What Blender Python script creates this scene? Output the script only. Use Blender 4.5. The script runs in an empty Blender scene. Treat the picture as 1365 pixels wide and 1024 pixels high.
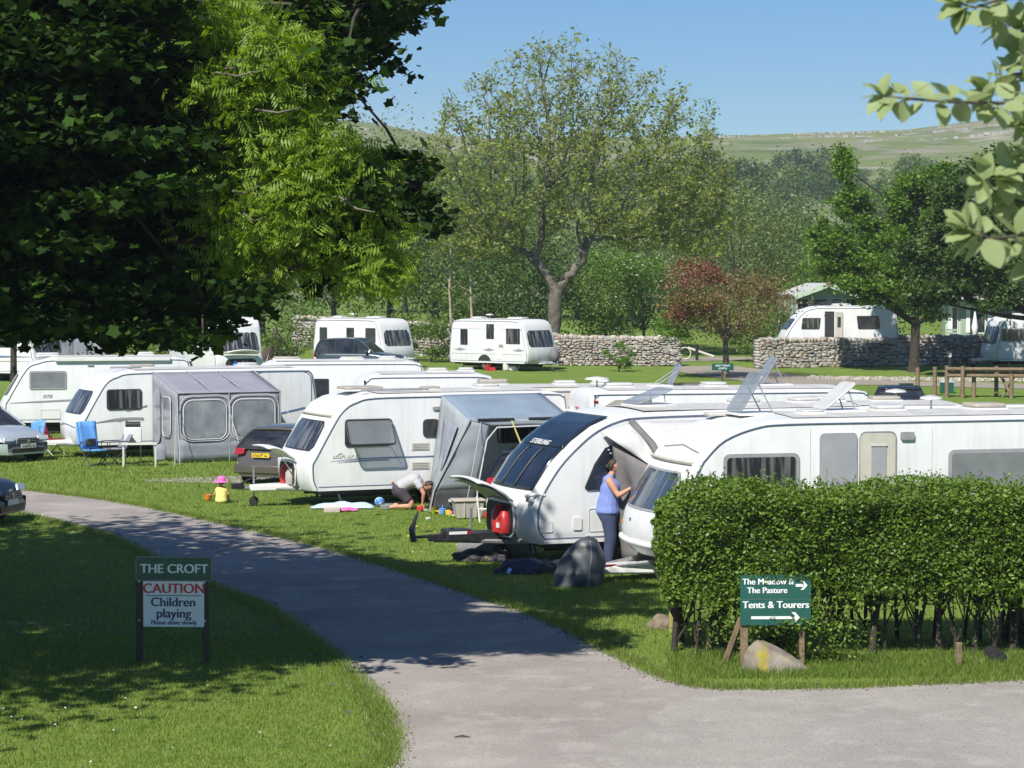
import bpy, bmesh, math, random
import numpy as np
from mathutils import Vector, Matrix, noise
random.seed(7); np.random.seed(7)
R = math.radians
sc = bpy.context.scene
# ------------------------------------------------------------ camera, world, sun, exposure
FPX, CX, CY, PITCH, CAMZ = 3200.0, 682.5, 512.0, R(2.45), 4.9
cd = bpy.data.cameras.new('camera'); cam = bpy.data.objects.new('camera', cd); sc.collection.objects.link(cam)
cam.location = (0, 0, CAMZ); cam.rotation_euler = (R(90) - PITCH, 0, 0)
cd.sensor_width = 36; cd.lens = FPX / 1365 * 36; cd.clip_end = 6000; cd.clip_start = 0.3
cd.dof.use_dof = True; cd.dof.focus_distance = 42; cd.dof.aperture_fstop = 11
sc.camera = cam
SUN_EL, SUN_AZ = R(47), R(26)          # sun behind the camera, 26 degrees to its left
sunvec = Vector((-math.sin(SUN_AZ)*math.cos(SUN_EL), -math.cos(SUN_AZ)*math.cos(SUN_EL), math.sin(SUN_EL)))
w = bpy.data.worlds.new('World'); sc.world = w; w.use_nodes = True
nt = w.node_tree; nt.nodes.clear()
sky = nt.nodes.new('ShaderNodeTexSky'); sky.sky_type = 'NISHITA'; sky.sun_disc = False
sky.sun_elevation = SUN_EL; sky.sun_rotation = math.atan2(sunvec.x, sunvec.y)
sky.altitude = 1500; sky.air_density = 1.0; sky.dust_density = 0.1; sky.ozone_density = 4.5
bg = nt.nodes.new('ShaderNodeBackground'); bg.inputs[1].default_value = 0.068
wo = nt.nodes.new('ShaderNodeOutputWorld')
# a thin veil of high cloud mixed into the sky everywhere
tc = nt.nodes.new('ShaderNodeTexCoord'); mp = nt.nodes.new('ShaderNodeMapping'); mp.inputs['Scale'].default_value = (3, 3, 16)
mp.inputs['Location'].default_value = (1.3, 0.4, 0.35)
nz = nt.nodes.new('ShaderNodeTexNoise'); nz.inputs['Scale'].default_value = 1.6; nz.inputs['Detail'].default_value = 5
cr = nt.nodes.new('ShaderNodeValToRGB'); cr.color_ramp.elements[0].position = 0.52; cr.color_ramp.elements[1].position = 0.9
cr.color_ramp.elements[1].color = (0.5, 0.5, 0.5, 1)
mxw = nt.nodes.new('ShaderNodeMix'); mxw.data_type = 'RGBA'; mxw.inputs['B'].default_value = (7.0, 7.0, 7.8, 1)
L = nt.links.new
L(tc.outputs['Generated'], mp.inputs[0]); L(mp.outputs[0], nz.inputs[0]); L(nz.outputs[0], cr.inputs[0])
hsw = nt.nodes.new('ShaderNodeHueSaturation'); hsw.inputs['Saturation'].default_value = 1.26; L(sky.outputs[0], hsw.inputs['Color'])
L(cr.outputs[0], mxw.inputs['Factor']); L(hsw.outputs[0], mxw.inputs['A']); L(mxw.outputs['Result'], bg.inputs[0]); L(bg.outputs[0], wo.inputs[0])
sd = bpy.data.lights.new('sun', 'SUN'); sd.energy = 4.4; sd.angle = R(0.55); sd.color = (1.0, 0.95, 0.86)
sun = bpy.data.objects.new('sun', sd); sc.collection.objects.link(sun); sun.location = (-30, -40, 60)
sun.rotation_euler = sunvec.to_track_quat('Z', 'Y').to_euler()
sc.view_settings.view_transform = 'Standard'; sc.view_settings.look = 'None'; sc.view_settings.exposure = 0.62
sc.view_settings.gamma = 1; sc.view_settings.use_curve_mapping = False
sc.cycles.max_bounces = 6; sc.cycles.transparent_max_bounces = 12; sc.cycles.volume_bounces = 0

# ------------------------------------------------------------ terrain height and pixel measuring
RPX = [-900, 300, 390, 500, 560, 650, 1000, 1200, 1365, 1900]
RPY = [140, 152, 158, 164, 178, 186, 181, 174, 155, 125]
def ridge(x):
    px = x * FPX / 900 + CX
    py = float(np.interp(px, RPX, RPY))
    return CAMZ + (375 - py) * 900 / FPX
def hgt(x, y):
    if y < 70: return 0.0
    if y < 118: return (y - 70) / 48 * 0.75
    if y < 260: return 0.75 + (y - 118) / 142 * 2.2
    t = min(1.0, (y - 260) / 640)
    z = 2.95 + (ridge(x) - 2.95) * (t ** 1.15)
    z += noise.noise(Vector((x * .012, y * .012, 0))) * 5 * min(t * 5, 1) * (1 - t) + noise.noise(Vector((x * .05, y * .05, 3))) * .8 * min(t * 5, 1)
    if y > 900: z -= (y - 900) * 0.02
    return z
cp, sp = math.cos(PITCH), math.sin(PITCH)
def ray(px, py):
    u, v = (px - CX) / FPX, (CY - py) / FPX
    return Vector((u, cp + v * sp, -sp + v * cp))
def G(px, py):
    """ground point seen at a photograph pixel"""
    r = ray(px, py); d = 40.0
    for _ in range(60):
        z = hgt(r.x * d / r.y, d); dn = (CAMZ - z) / max(1e-4, -r.z / r.y)
        d = 0.5 * d + 0.5 * min(dn, 900)
    return Vector((r.x * d / r.y, d, hgt(r.x * d / r.y, d)))
def P(px, py, d):
    r = ray(px, py); return Vector((r.x * d / r.y, d, CAMZ + r.z * d / r.y))
def onground(px, d):
    x = (px - CX) / FPX * d; return Vector((x, d, hgt(x, d)))

# ------------------------------------------------------------ materials
def mat(name, col, rough=.5, metal=0, col2=None, nscale=5.0, bump=0, bscale=40, spec=.5, coat=0, alpha=1, trans=0, detail=4, ramp=(.35, .65), coords='Object'):
    m = bpy.data.materials.new(name); m.use_nodes = True; t = m.node_tree; b = t.nodes['Principled BSDF']
    b.inputs['Base Color'].default_value = (*col, 1); b.inputs['Roughness'].default_value = rough; b.inputs['Metallic'].default_value = metal
    b.inputs['Specular IOR Level'].default_value = spec; b.inputs['Coat Weight'].default_value = coat; b.inputs['Alpha'].default_value = alpha
    b.inputs['Transmission Weight'].default_value = trans
    tcn = t.nodes.new('ShaderNodeTexCoord')
    if col2:
        n = t.nodes.new('ShaderNodeTexNoise'); n.inputs['Scale'].default_value = nscale; n.inputs['Detail'].default_value = detail
        r = t.nodes.new('ShaderNodeValToRGB'); r.color_ramp.elements[0].color = (*col, 1); r.color_ramp.elements[1].color = (*col2, 1)
        r.color_ramp.elements[0].position, r.color_ramp.elements[1].position = ramp
        t.links.new(tcn.outputs[coords], n.inputs['Vector']); t.links.new(n.outputs[0], r.inputs[0]); t.links.new(r.outputs[0], b.inputs['Base Color'])
    if bump:
        n = t.nodes.new('ShaderNodeTexNoise'); n.inputs['Scale'].default_value = bscale; n.inputs['Detail'].default_value = 4
        bp = t.nodes.new('ShaderNodeBump'); bp.inputs['Strength'].default_value = bump; bp.inputs['Distance'].default_value = .02
        t.links.new(tcn.outputs[coords], n.inputs['Vector']); t.links.new(n.outputs[0], bp.inputs['Height']); t.links.new(bp.outputs[0], b.inputs['Normal'])
    return m
def leafmat(name, c1, c2, trans=.35, c3=None, rough=.5, spec=.35):
    m = bpy.data.materials.new(name); m.use_nodes = True; t = m.node_tree; b = t.nodes['Principled BSDF']; o = t.nodes['Material Output']
    g = t.nodes.new('ShaderNodeNewGeometry'); r = t.nodes.new('ShaderNodeValToRGB')
    r.color_ramp.elements[0].color = (*c1, 1); r.color_ramp.elements[1].color = (*c2, 1)
    if c3: e = r.color_ramp.elements.new(.88); e.color = (*c2, 1); r.color_ramp.elements[-1].color = (*c3, 1)
    t.links.new(g.outputs['Random Per Island'], r.inputs[0]); t.links.new(r.outputs[0], b.inputs['Base Color'])
    b.inputs['Roughness'].default_value = rough; b.inputs['Specular IOR Level'].default_value = spec
    tr = t.nodes.new('ShaderNodeBsdfTranslucent'); mx = t.nodes.new('ShaderNodeMixShader'); mx.inputs[0].default_value = trans
    hs = t.nodes.new('ShaderNodeHueSaturation'); hs.inputs['Value'].default_value = 1.5; hs.inputs['Hue'].default_value = .485; hs.inputs['Saturation'].default_value = 1.15
    t.links.new(r.outputs[0], hs.inputs['Color']); t.links.new(hs.outputs[0], tr.inputs[0])
    t.links.new(b.outputs[0], mx.inputs[1]); t.links.new(tr.outputs[0], mx.inputs[2]); t.links.new(mx.outputs[0], o.inputs[0])
    return m
def glass_like(name, dark, light, stripes=0, rough=.06):
    """dark reflective caravan glazing, optionally with the vertical folds of a curtain close behind it"""
    m = bpy.data.materials.new(name); m.use_nodes = True; t = m.node_tree; b = t.nodes['Principled BSDF']
    tcn = t.nodes.new('ShaderNodeTexCoord'); mpn = t.nodes.new('ShaderNodeMapping'); n = t.nodes.new('ShaderNodeTexNoise'); r = t.nodes.new('ShaderNodeValToRGB')
    mpn.inputs['Scale'].default_value = (1.5, 9 if stripes else 1.5, .6 if stripes else 1.5)
    if stripes == 2: mpn.inputs['Scale'].default_value = (9, 1.5, .6)
    n.inputs['Scale'].default_value = 1.3; n.inputs['Detail'].default_value = 3
    r.color_ramp.elements[0].color = (*dark, 1); r.color_ramp.elements[1].color = (*light, 1)
    r.color_ramp.elements[0].position, r.color_ramp.elements[1].position = (.48, .62) if stripes else (.35, .7)
    t.links.new(tcn.outputs['Object'], mpn.inputs[0]); t.links.new(mpn.outputs[0], n.inputs[0]); t.links.new(n.outputs[0], r.inputs[0]); t.links.new(r.outputs[0], b.inputs['Base Color'])
    b.inputs['Roughness'].default_value = rough; b.inputs['Specular IOR Level'].default_value = .6
    return m
M = {}
M['white'] = mat('caravan white', (.70, .712, .725), .36, col2=(.63, .642, .655), nscale=1.6, bump=.02, bscale=3, ramp=(.4, .75))
M['white2'] = mat('moulded white plastic', (.73, .73, .72), .4, col2=(.66, .66, .65), nscale=3)
M['cream'] = mat('cream panel', (.56, .53, .46), .45, col2=(.50, .48, .42), nscale=4)
M['roofgrey'] = mat('roof sheet', (.58, .58, .565), .55, col2=(.47, .46, .44), nscale=2.5)
M['frame'] = mat('dark window frame', (.05, .05, .055), .35, col2=(.035, .035, .04), nscale=8)
M['greyframe'] = mat('grey frame', (.33, .33, .35), .4, col2=(.28, .28, .3), nscale=8)
M['glass'] = glass_like('tinted glazing', (.018, .02, .024), (.06, .065, .07))
M['glasscur'] = glass_like('tinted glazing with curtain', (.025, .028, .034), (.20, .20, .205), 1)
M['glasscur2'] = glass_like('tinted side glazing with curtain', (.025, .028, .032), (.13, .13, .13), 2)
M['blind'] = glass_like('glazing over grey blind', (.16, .17, .19), (.23, .24, .26))
M['bluescreen'] = glass_like('blue grey caravan screen', (.045, .065, .095), (.12, .15, .19), 1)
M['soil'] = mat('dry verge soil', (.20, .155, .11), .95, col2=(.11, .10, .05), nscale=3, bump=.5, bscale=25)
M['blindlight'] = glass_like('glazing over pale blind', (.30, .30, .34), (.36, .36, .40))
M['skyroof'] = glass_like('blue black panoramic glass', (.010, .016, .03), (.02, .03, .05), 0, .08)
M['rail'] = mat('blue grey awning rail', (.10, .13, .20), .4, col2=(.14, .16, .22), nscale=6)
M['stripe'] = mat('blue decal', (.10, .15, .28), .4, col2=(.13, .18, .32), nscale=9)
M['greydecal'] = mat('grey decal', (.30, .31, .33), .4, col2=(.24, .25, .27), nscale=9)
M['vent'] = mat('beige vent plastic', (.62, .61, .54), .5, col2=(.56, .55, .5), nscale=20)
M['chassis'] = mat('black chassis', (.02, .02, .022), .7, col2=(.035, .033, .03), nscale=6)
M['tyre'] = mat('tyre rubber', (.02, .02, .02), .85, col2=(.04, .038, .035), nscale=12)
M['alu'] = mat('galvanised steel', (.45, .46, .47), .38, .7, col2=(.36, .37, .38), nscale=12)
M['black'] = mat('black plastic', (.018, .018, .02), .45, col2=(.03, .03, .032), nscale=12)
M['red'] = mat('red plastic', (.55, .03, .03), .4, col2=(.42, .03, .03), nscale=12)
M['redlamp'] = mat('red lamp lens', (.42, .01, .02), .2, col2=(.3, .01, .02), nscale=12, coat=.5)
M['skylight'] = mat('smoked acrylic skylight', (.24, .27, .31), .12, col2=(.30, .33, .37), nscale=2, alpha=.6, coat=.3)
M['opal'] = mat('opal acrylic dome', (.56, .56, .55), .3, col2=(.5, .5, .48), nscale=3)
M['tan'] = mat('weathered dome', (.40, .37, .31), .5, col2=(.33, .3, .26), nscale=4)
M['orange'] = mat('amber marker', (.7, .25, .03), .3, col2=(.6, .2, .03), nscale=12)
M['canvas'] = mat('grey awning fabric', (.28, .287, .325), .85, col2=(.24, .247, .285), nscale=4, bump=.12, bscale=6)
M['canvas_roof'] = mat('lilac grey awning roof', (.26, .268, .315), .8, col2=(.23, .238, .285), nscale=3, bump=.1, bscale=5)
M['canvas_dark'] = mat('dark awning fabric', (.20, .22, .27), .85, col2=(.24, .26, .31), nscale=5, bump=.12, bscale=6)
M['piping'] = mat('pale piping', (.55, .55, .60), .7, col2=(.5, .5, .55), nscale=9)
M['porch'] = mat('light grey porch fabric', (.31, .34, .365), .85, col2=(.26, .29, .32), nscale=3, bump=.14, bscale=5)
M['porch_roof'] = mat('blue grey porch roof', (.20, .26, .33), .8, col2=(.17, .225, .29), nscale=2.5, bump=.1, bscale=4)
M['charcoal'] = mat('charcoal skirt fabric', (.045, .046, .05), .85, col2=(.06, .06, .066), nscale=5, bump=.12, bscale=7)
M['offwhite'] = mat('off white awning fabric', (.56, .56, .57), .85, col2=(.50, .50, .51), nscale=2, bump=.15, bscale=3)
M['midgrey'] = mat('mid grey awning fabric', (.17, .165, .17), .85, col2=(.13, .125, .13), nscale=3, bump=.15, bscale=4)
M['clearpvc'] = glass_like('clear plastic awning window', (.15, .17, .20), (.30, .32, .36), 0, .12)
M['bluecloth'] = mat('blue cloth', (.10, .30, .72), .8, col2=(.14, .36, .78), nscale=7, bump=.2, bscale=9)
M['paleblue'] = mat('pale blue cloth', (.50, .62, .68), .8, col2=(.42, .56, .64), nscale=7, bump=.2, bscale=9)
M['plastic_grey'] = mat('grey storage plastic', (.42, .40, .37), .5, col2=(.36, .34, .31), nscale=5)
M['tote_lid'] = mat('pink beige lid', (.52, .44, .40), .5, col2=(.47, .4, .36), nscale=5)
M['yellow'] = mat('yellow plastic', (.75, .55, .03), .45, col2=(.68, .48, .03), nscale=12)
M['green'] = mat('green plastic', (.15, .55, .08), .45, col2=(.1, .45, .08), nscale=12)
M['pink'] = mat('pink cloth', (.78, .16, .46), .8, col2=(.7, .14, .42), nscale=12)
M['paleyellow'] = mat('pale yellow cloth', (.78, .72, .22), .85, col2=(.72, .66, .2), nscale=9, bump=.15, bscale=12)
M['skin'] = mat('skin', (.56, .29, .20), .55, col2=(.48, .24, .16), nscale=9)
M['hair'] = mat('dark hair', (.025, .017, .013), .6, col2=(.05, .033, .025), nscale=30, bump=.5, bscale=60)
M['bluetop'] = mat('periwinkle knit', (.20, .27, .60), .85, col2=(.17, .23, .53), nscale=9, bump=.2, bscale=20)
M['navy'] = mat('navy cloth', (.035, .05, .11), .85, col2=(.045, .06, .13), nscale=7, bump=.2, bscale=14)
M['greytee'] = mat('pale grey tee', (.46, .45, .48), .85, col2=(.4, .39, .42), nscale=7, bump=.2, bscale=14)
M['darkshort'] = mat('dark plum shorts', (.045, .035, .05), .85, col2=(.06, .05, .065), nscale=7, bump=.2, bscale=14)
M['bag'] = mat('grey waterproof cover', (.085, .095, .105), .42, col2=(.055, .062, .07), nscale=3, bump=.35, bscale=4)
M['matgrey'] = mat('grey roll mat', (.20, .21, .22), .8, col2=(.16, .17, .18), nscale=6, bump=.1, bscale=20)
M['wood'] = mat('weathered wood', (.24, .17, .10), .8, col2=(.15, .11, .07), nscale=9, bump=.4, bscale=25)
M['darkwood'] = mat('dark stained timber', (.045, .028, .02), .7, col2=(.06, .038, .026), nscale=9, bump=.4, bscale=25)
M['bark'] = mat('bark', (.17, .155, .12), .9, col2=(.065, .058, .045), nscale=3, bump=.8, bscale=10)
M['barktwig'] = mat('grey green twigs', (.26, .25, .17), .9, col2=(.17, .16, .11), nscale=3)
M['barkdark'] = mat('dark bark', (.06, .048, .036), .9, col2=(.03, .025, .02), nscale=5, bump=.8, bscale=12)
M['barkpale'] = mat('pale bark', (.42, .36, .28), .8, col2=(.22, .18, .13), nscale=3, bump=.4, bscale=12)
M['signgreen'] = mat('dark green sign enamel', (.012, .07, .05), .35, col2=(.016, .08, .06), nscale=6)
M['signgreen2'] = mat('green sign enamel', (.012, .085, .065), .35, col2=(.015, .095, .075), nscale=6)
M['signwhite'] = mat('white sign enamel', (.78, .79, .80), .35, col2=(.73, .74, .75), nscale=4)
M['letterred'] = mat('red lettering', (.55, .03, .06), .4, col2=(.5, .03, .06), nscale=12)
M['letternavy'] = mat('navy lettering', (.03, .035, .12), .4, col2=(.035, .04, .13), nscale=12)
M['letterwhite'] = mat('white lettering', (.80, .80, .80), .4, col2=(.76, .76, .76), nscale=12)
M['stone'] = mat('limestone', (.34, .30, .26), .9, col2=(.52, .48, .43), nscale=2.2, bump=.5, bscale=12, ramp=(.3, .7))
M['stone2'] = mat('brown stone', (.26, .205, .165), .9, col2=(.42, .36, .30), nscale=3, bump=.5, bscale=12, ramp=(.3, .7))
M['stone3'] = mat('grey stone', (.26, .25, .235), .9, col2=(.44, .43, .40), nscale=3, bump=.5, bscale=12, ramp=(.3, .7))
M['core'] = mat('wall hearting', (.10, .09, .075), .95, col2=(.16, .14, .12), nscale=9)
M['platey'] = mat('yellow number plate', (.80, .55, .03), .4, col2=(.75, .5, .03), nscale=9)
M['platew'] = mat('white number plate', (.75, .75, .73), .4, col2=(.7, .7, .68), nscale=9)
M['carsilver'] = mat('silver paint', (.52, .58, .64), .3, .35, col2=(.48, .54, .60), nscale=3, coat=.6)
M['carbrown'] = mat('bronze grey paint', (.16, .14, .125), .3, .5, col2=(.14, .12, .11), nscale=3, coat=.6)
M['cardark'] = mat('dark blue black paint', (.018, .024, .035), .25, .3, col2=(.024, .03, .042), nscale=3, coat=.7)
M['carsuv'] = mat('dark teal grey paint', (.05, .068, .082), .25, .3, col2=(.06, .08, .095), nscale=3, coat=.7)
M['carblack'] = mat('black paint', (.008, .008, .01), .3, 0, col2=(.012, .012, .015), nscale=3, coat=.25)
M['carglass'] = glass_like('car glass', (.012, .014, .018), (.05, .055, .06), 0, .05)
M['headlamp'] = mat('headlamp lens', (.5, .55, .6), .12, .2, col2=(.65, .7, .75), nscale=20, coat=.8)
M['lodge'] = mat('sage green cladding', (.30, .38, .30), .6, col2=(.27, .35, .27), nscale=4)
M['lodgetrim'] = mat('pale green fascia', (.46, .56, .42), .6, col2=(.42, .52, .39), nscale=4)
M['browntent'] = mat('brown canvas', (.07, .045, .035), .85, col2=(.10, .07, .05), nscale=3, bump=.2, bscale=5)
def streaks(m, amount=.16):
    """rain streaks and road film on painted caravan sides"""
    t = m.node_tree; b = t.nodes['Principled BSDF']; src = b.inputs['Base Color'].links[0].from_socket; tcn = t.nodes.new('ShaderNodeTexCoord'); mpn = t.nodes.new('ShaderNodeMapping'); mpn.inputs['Scale'].default_value = (7, 7, .55)
    n = t.nodes.new('ShaderNodeTexNoise'); n.inputs['Scale'].default_value = 1.2; n.inputs['Detail'].default_value = 6; r = t.nodes.new('ShaderNodeMapRange'); r.inputs['From Min'].default_value = .5; r.inputs['From Max'].default_value = .75; r.inputs['To Max'].default_value = amount
    mx = t.nodes.new('ShaderNodeMix'); mx.data_type = 'RGBA'; mx.inputs['B'].default_value = (.30, .30, .25, 1)
    t.links.new(tcn.outputs['Object'], mpn.inputs[0]); t.links.new(mpn.outputs[0], n.inputs[0]); t.links.new(n.outputs[0], r.inputs['Value']); t.links.new(r.outputs[0], mx.inputs['Factor']); t.links.new(src, mx.inputs['A']); t.links.new(mx.outputs['Result'], b.inputs['Base Color'])
streaks(M['white'], .2); streaks(M['roofgrey'], .35); streaks(M['cream'], .2)
M['tanrock'] = mat('earthy boulder', (.16, .125, .09), .95, col2=(.25, .21, .16), nscale=5, bump=.6, bscale=14)
# leaves
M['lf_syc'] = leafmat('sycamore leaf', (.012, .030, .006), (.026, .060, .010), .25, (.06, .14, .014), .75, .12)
M['lf_lime'] = leafmat('fresh green ash leaf', (.13, .23, .025), (.23, .35, .045), .45, (.32, .44, .08))
M['lf_hedge'] = leafmat('privet leaf', (.06, .12, .016), (.17, .27, .04), .32, (.25, .36, .08), .45, .3)
M['hedge_shade'] = mat('darkened hedge core', (.012, .026, .006), .9, col2=(.02, .04, .01), nscale=20)  # leaf green darkened to stand for the shade inside the hedge
M['lf_ash'] = leafmat('young ash leaf', (.16, .22, .045), (.27, .34, .07), .45, (.36, .39, .14))
M['lf_dark'] = leafmat('dark leaf', (.04, .085, .022), (.09, .155, .036), .33, (.15, .23, .06))
M['lf_mid'] = leafmat('mid green leaf', (.075, .14, .03), (.15, .235, .048), .38, (.22, .31, .07))
M['lf_bright'] = leafmat('bright leaf', (.08, .165, .022), (.16, .28, .04), .42, (.23, .37, .07))
M['lf_willow'] = leafmat('willow leaf', (.115, .165, .055), (.20, .26, .09), .38, (.26, .32, .13))
M['lf_red'] = leafmat('red hawthorn bloom', (.16, .05, .035), (.27, .09, .07), .3, (.20, .16, .07))
M['lf_bronze'] = leafmat('bronze leaf', (.14, .13, .045), (.24, .165, .07), .35, (.32, .19, .10))
M['lf_may'] = leafmat('may blossom', (.45, .47, .40), (.65, .66, .58), .2)
M['lf_grass'] = leafmat('grass blade', (.10, .17, .022), (.18, .26, .045), .4, (.34, .33, .12))
M['lf_grassl'] = leafmat('lawn grass blade', (.15, .22, .035), (.21, .29, .055), .4, (.32, .34, .12))
M['lf_white'] = leafmat('whitebeam leaf', (.22, .29, .12), (.33, .40, .19), .35, (.42, .48, .28), .55)

# ------------------------------------------------------------ mesh tools
def link(o, parent=None):
    sc.collection.objects.link(o)
    if parent: o.parent = parent
    return o
class MB:
    def __init__(s): s.v = []; s.f = []
    def add(s, v, f):
        n = len(s.v); s.v += [tuple(q) for q in v]; s.f += [tuple(i + n for i in q) for q in f]; return s
    def box(s, c, d, rz=0, rx=0, ry=0):
        mt = Matrix.Rotation(rz, 3, 'Z') @ Matrix.Rotation(ry, 3, 'Y') @ Matrix.Rotation(rx, 3, 'X'); c = Vector(c)
        vs = [c + mt @ Vector((d[0]/2*a, d[1]/2*b, d[2]/2*e)) for a in (-1, 1) for b in (-1, 1) for e in (-1, 1)]
        return s.add(vs, [(0, 1, 3, 2), (4, 6, 7, 5), (0, 4, 5, 1), (2, 3, 7, 6), (0, 2, 6, 4), (1, 5, 7, 3)])
    def tube(s, pts, r, n=8, caps=True):
        pts = [Vector(p) for p in pts]; rs = r if isinstance(r, (list, tuple)) else [r] * len(pts)
        rings = []
        a = None
        for i, p in enumerate(pts):
            t = (pts[min(i+1, len(pts)-1)] - pts[max(i-1, 0)])
            if t.length < 1e-7: t = Vector((0, 0, 1))
            t.normalize()
            if a is None: a = t.orthogonal().normalized()
            a = (a - t * a.dot(t));
            if a.length < 1e-6: a = t.orthogonal()
            a.normalize(); b = t.cross(a)
            rings.append([p + (a * math.cos(2*math.pi*k/n) + b * math.sin(2*math.pi*k/n)) * rs[i] for k in range(n)])
        v = [q for rg in rings for q in rg]; f = []
        for i in range(len(pts)-1):
            for k in range(n):
                f.append((i*n+k, i*n+(k+1) % n, (i+1)*n+(k+1) % n, (i+1)*n+k))
        if caps: f.append(tuple(range(n-1, -1, -1))); f.append(tuple((len(pts)-1)*n+k for k in range(n)))
        return s.add(v, f)
    def prism(s, pts, o, u, v, t):
        """flat outline pts (a,b) in plane (u,v) at o, thickness t along u x v"""
        o, u, v = Vector(o), Vector(u).normalized(), Vector(v).normalized(); n = u.cross(v)
        k = len(pts); A = [o + u*a + v*b for a, b in pts]; B = [q + n*t for q in A]
        f = [tuple(range(k-1, -1, -1)), tuple(range(k, 2*k))] + [(i, (i+1) % k, k+(i+1) % k, k+i) for i in range(k)]
        return s.add(A + B, f)
    def slab(s, o, u, v, w, h, r, t, skew=0):
        r = min(r, w/2.01, h/2.01); pts = []
        for cx, cy, a0 in ((w/2-r, h/2-r, 0), (-w/2+r, h/2-r, 90), (-w/2+r, -h/2+r, 180), (w/2-r, -h/2+r, 270)):
            for k in range(4):
                a = R(a0 + 30*k); pts.append((cx + r*math.cos(a), cy + r*math.sin(a)))
        pts = [(a + skew * b, b) for a, b in pts]
        return s.prism(pts, o, u, v, t)
    def lathe(s, prof, c, axis='Z', n=20):
        c = Vector(c); v = []; f = []
        for r, z in prof:
            for k in range(n):
                a = 2*math.pi*k/n; x, y = r*math.cos(a), r*math.sin(a)
                q = (x, y, z) if axis == 'Z' else ((x, z, y) if axis == 'Y' else (z, x, y)); v.append(c + Vector(q))
        for i in range(len(prof)-1):
            for k in range(n): f.append((i*n+k, i*n+(k+1) % n, (i+1)*n+(k+1) % n, (i+1)*n+k))
        f.append(tuple(range(n))); f.append(tuple((len(prof)-1)*n+k for k in range(n)))
        return s.add(v, f)
    def sheet(s, o, u, v, nu, nv, fn=None):
        """grid between o, o+u, o+v, displaced by fn(a,b)"""
        o, u, v = Vector(o), Vector(u), Vector(v); vs = []
        for j in range(nv+1):
            for i in range(nu+1):
                a, b = i/nu, j/nv; q = o + u*a + v*b
                if fn: q = q + Vector(fn(a, b))
                vs.append(q)
        return s.add(vs, [(j*(nu+1)+i, j*(nu+1)+i+1, (j+1)*(nu+1)+i+1, (j+1)*(nu+1)+i) for j in range(nv) for i in range(nu)])
def obj(name, mb, m, parent=None, smooth=30, bevel=0, solid=0, label=None):
    me = bpy.data.meshes.new(name); me.from_pydata([tuple(q) for q in mb.v], [], mb.f); me.validate()
    bm = bmesh.new(); bm.from_mesh(me); bmesh.ops.recalc_face_normals(bm, faces=bm.faces); bm.to_mesh(me); bm.free()
    me.materials.append(M[m] if isinstance(m, str) else m)
    if smooth:
        me.polygons.foreach_set('use_smooth', [True]*len(me.polygons)); me.set_sharp_from_angle(angle=R(smooth))
    o = link(bpy.data.objects.new(name, me), parent)
    if bevel:
        b = o.modifiers.new('b', 'BEVEL'); b.width = bevel; b.segments = 2; b.limit_method = 'ANGLE'
    if solid:
        b = o.modifiers.new('s', 'SOLIDIFY'); b.thickness = solid; b.offset = 0
    if label: o['label'] = label
    return o
def thing(name, label, cat, loc=(0, 0, 0), rz=0, group=None):
    o = link(bpy.data.objects.new(name, None)); o.location = loc; o.rotation_euler = (0, 0, rz); o.empty_display_size = .3
    o['label'] = label; o['category'] = cat
    if group: o['group'] = group
    return o
def tag(o, label, cat, group=None):
    o['label'] = label; o['category'] = cat
    if group: o['group'] = group
    return o
def setting(o, kind='structure'): o['kind'] = kind; return o
def rawmesh(name, V, F, m, parent=None, smooth=False, mats=None, midx=None):
    """V (n,3) float array, F (k,c) int array with a fixed corner count"""
    me = bpy.data.meshes.new(name); V = np.asarray(V, np.float32); F = np.asarray(F, np.int32); k, c = F.shape
    me.vertices.add(len(V)); me.vertices.foreach_set('co', V.ravel())
    me.loops.add(k*c); me.loops.foreach_set('vertex_index', F.ravel()); me.polygons.add(k)
    me.polygons.foreach_set('loop_start', np.arange(0, k*c, c, dtype=np.int32)); me.polygons.foreach_set('loop_total', np.full(k, c, np.int32))
    for q in (mats or [m]): me.materials.append(M[q] if isinstance(q, str) else q)
    if midx is not None: me.polygons.foreach_set('material_index', np.asarray(midx, np.int32))
    if smooth: me.polygons.foreach_set('use_smooth', np.ones(k, bool))
    me.update(calc_edges=True)
    if parent is False: return me
    return link(bpy.data.objects.new(name, me), parent)
def rndrot(n, up=.0, rng=np.random):
    """random orthonormal frames; up>0 biases the normal upward"""
    nn = rng.normal(size=(n, 3)); nn /= np.linalg.norm(nn, axis=1)[:, None]
    nn[:, 2] = np.abs(nn[:, 2]) * (1 if up else 1); nn[:, 2] += up; nn /= np.linalg.norm(nn, axis=1)[:, None]
    a = rng.normal(size=(n, 3)); a -= nn * (a * nn).sum(1)[:, None]; a /= np.linalg.norm(a, axis=1)[:, None]
    return a, np.cross(nn, a), nn
LEAF_DIAMOND = np.array([(0, -.5, 0), (.28, -.05, .06), (0, .5, 0), (-.28, -.05, .06)])
def star():
    out = []
    for k, (r, a) in enumerate([(.22, -90), (.44, -52), (.36, -20), (.53, 12), (.37, 48), (.58, 90), (.37, 132), (.53, 168), (.36, 200), (.44, 232)]):
        out.append((r*math.cos(R(a)), r*math.sin(R(a)), .10*abs(math.cos(R(a)))*r))
    return np.array(out)
LEAF_STAR = star()
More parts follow.
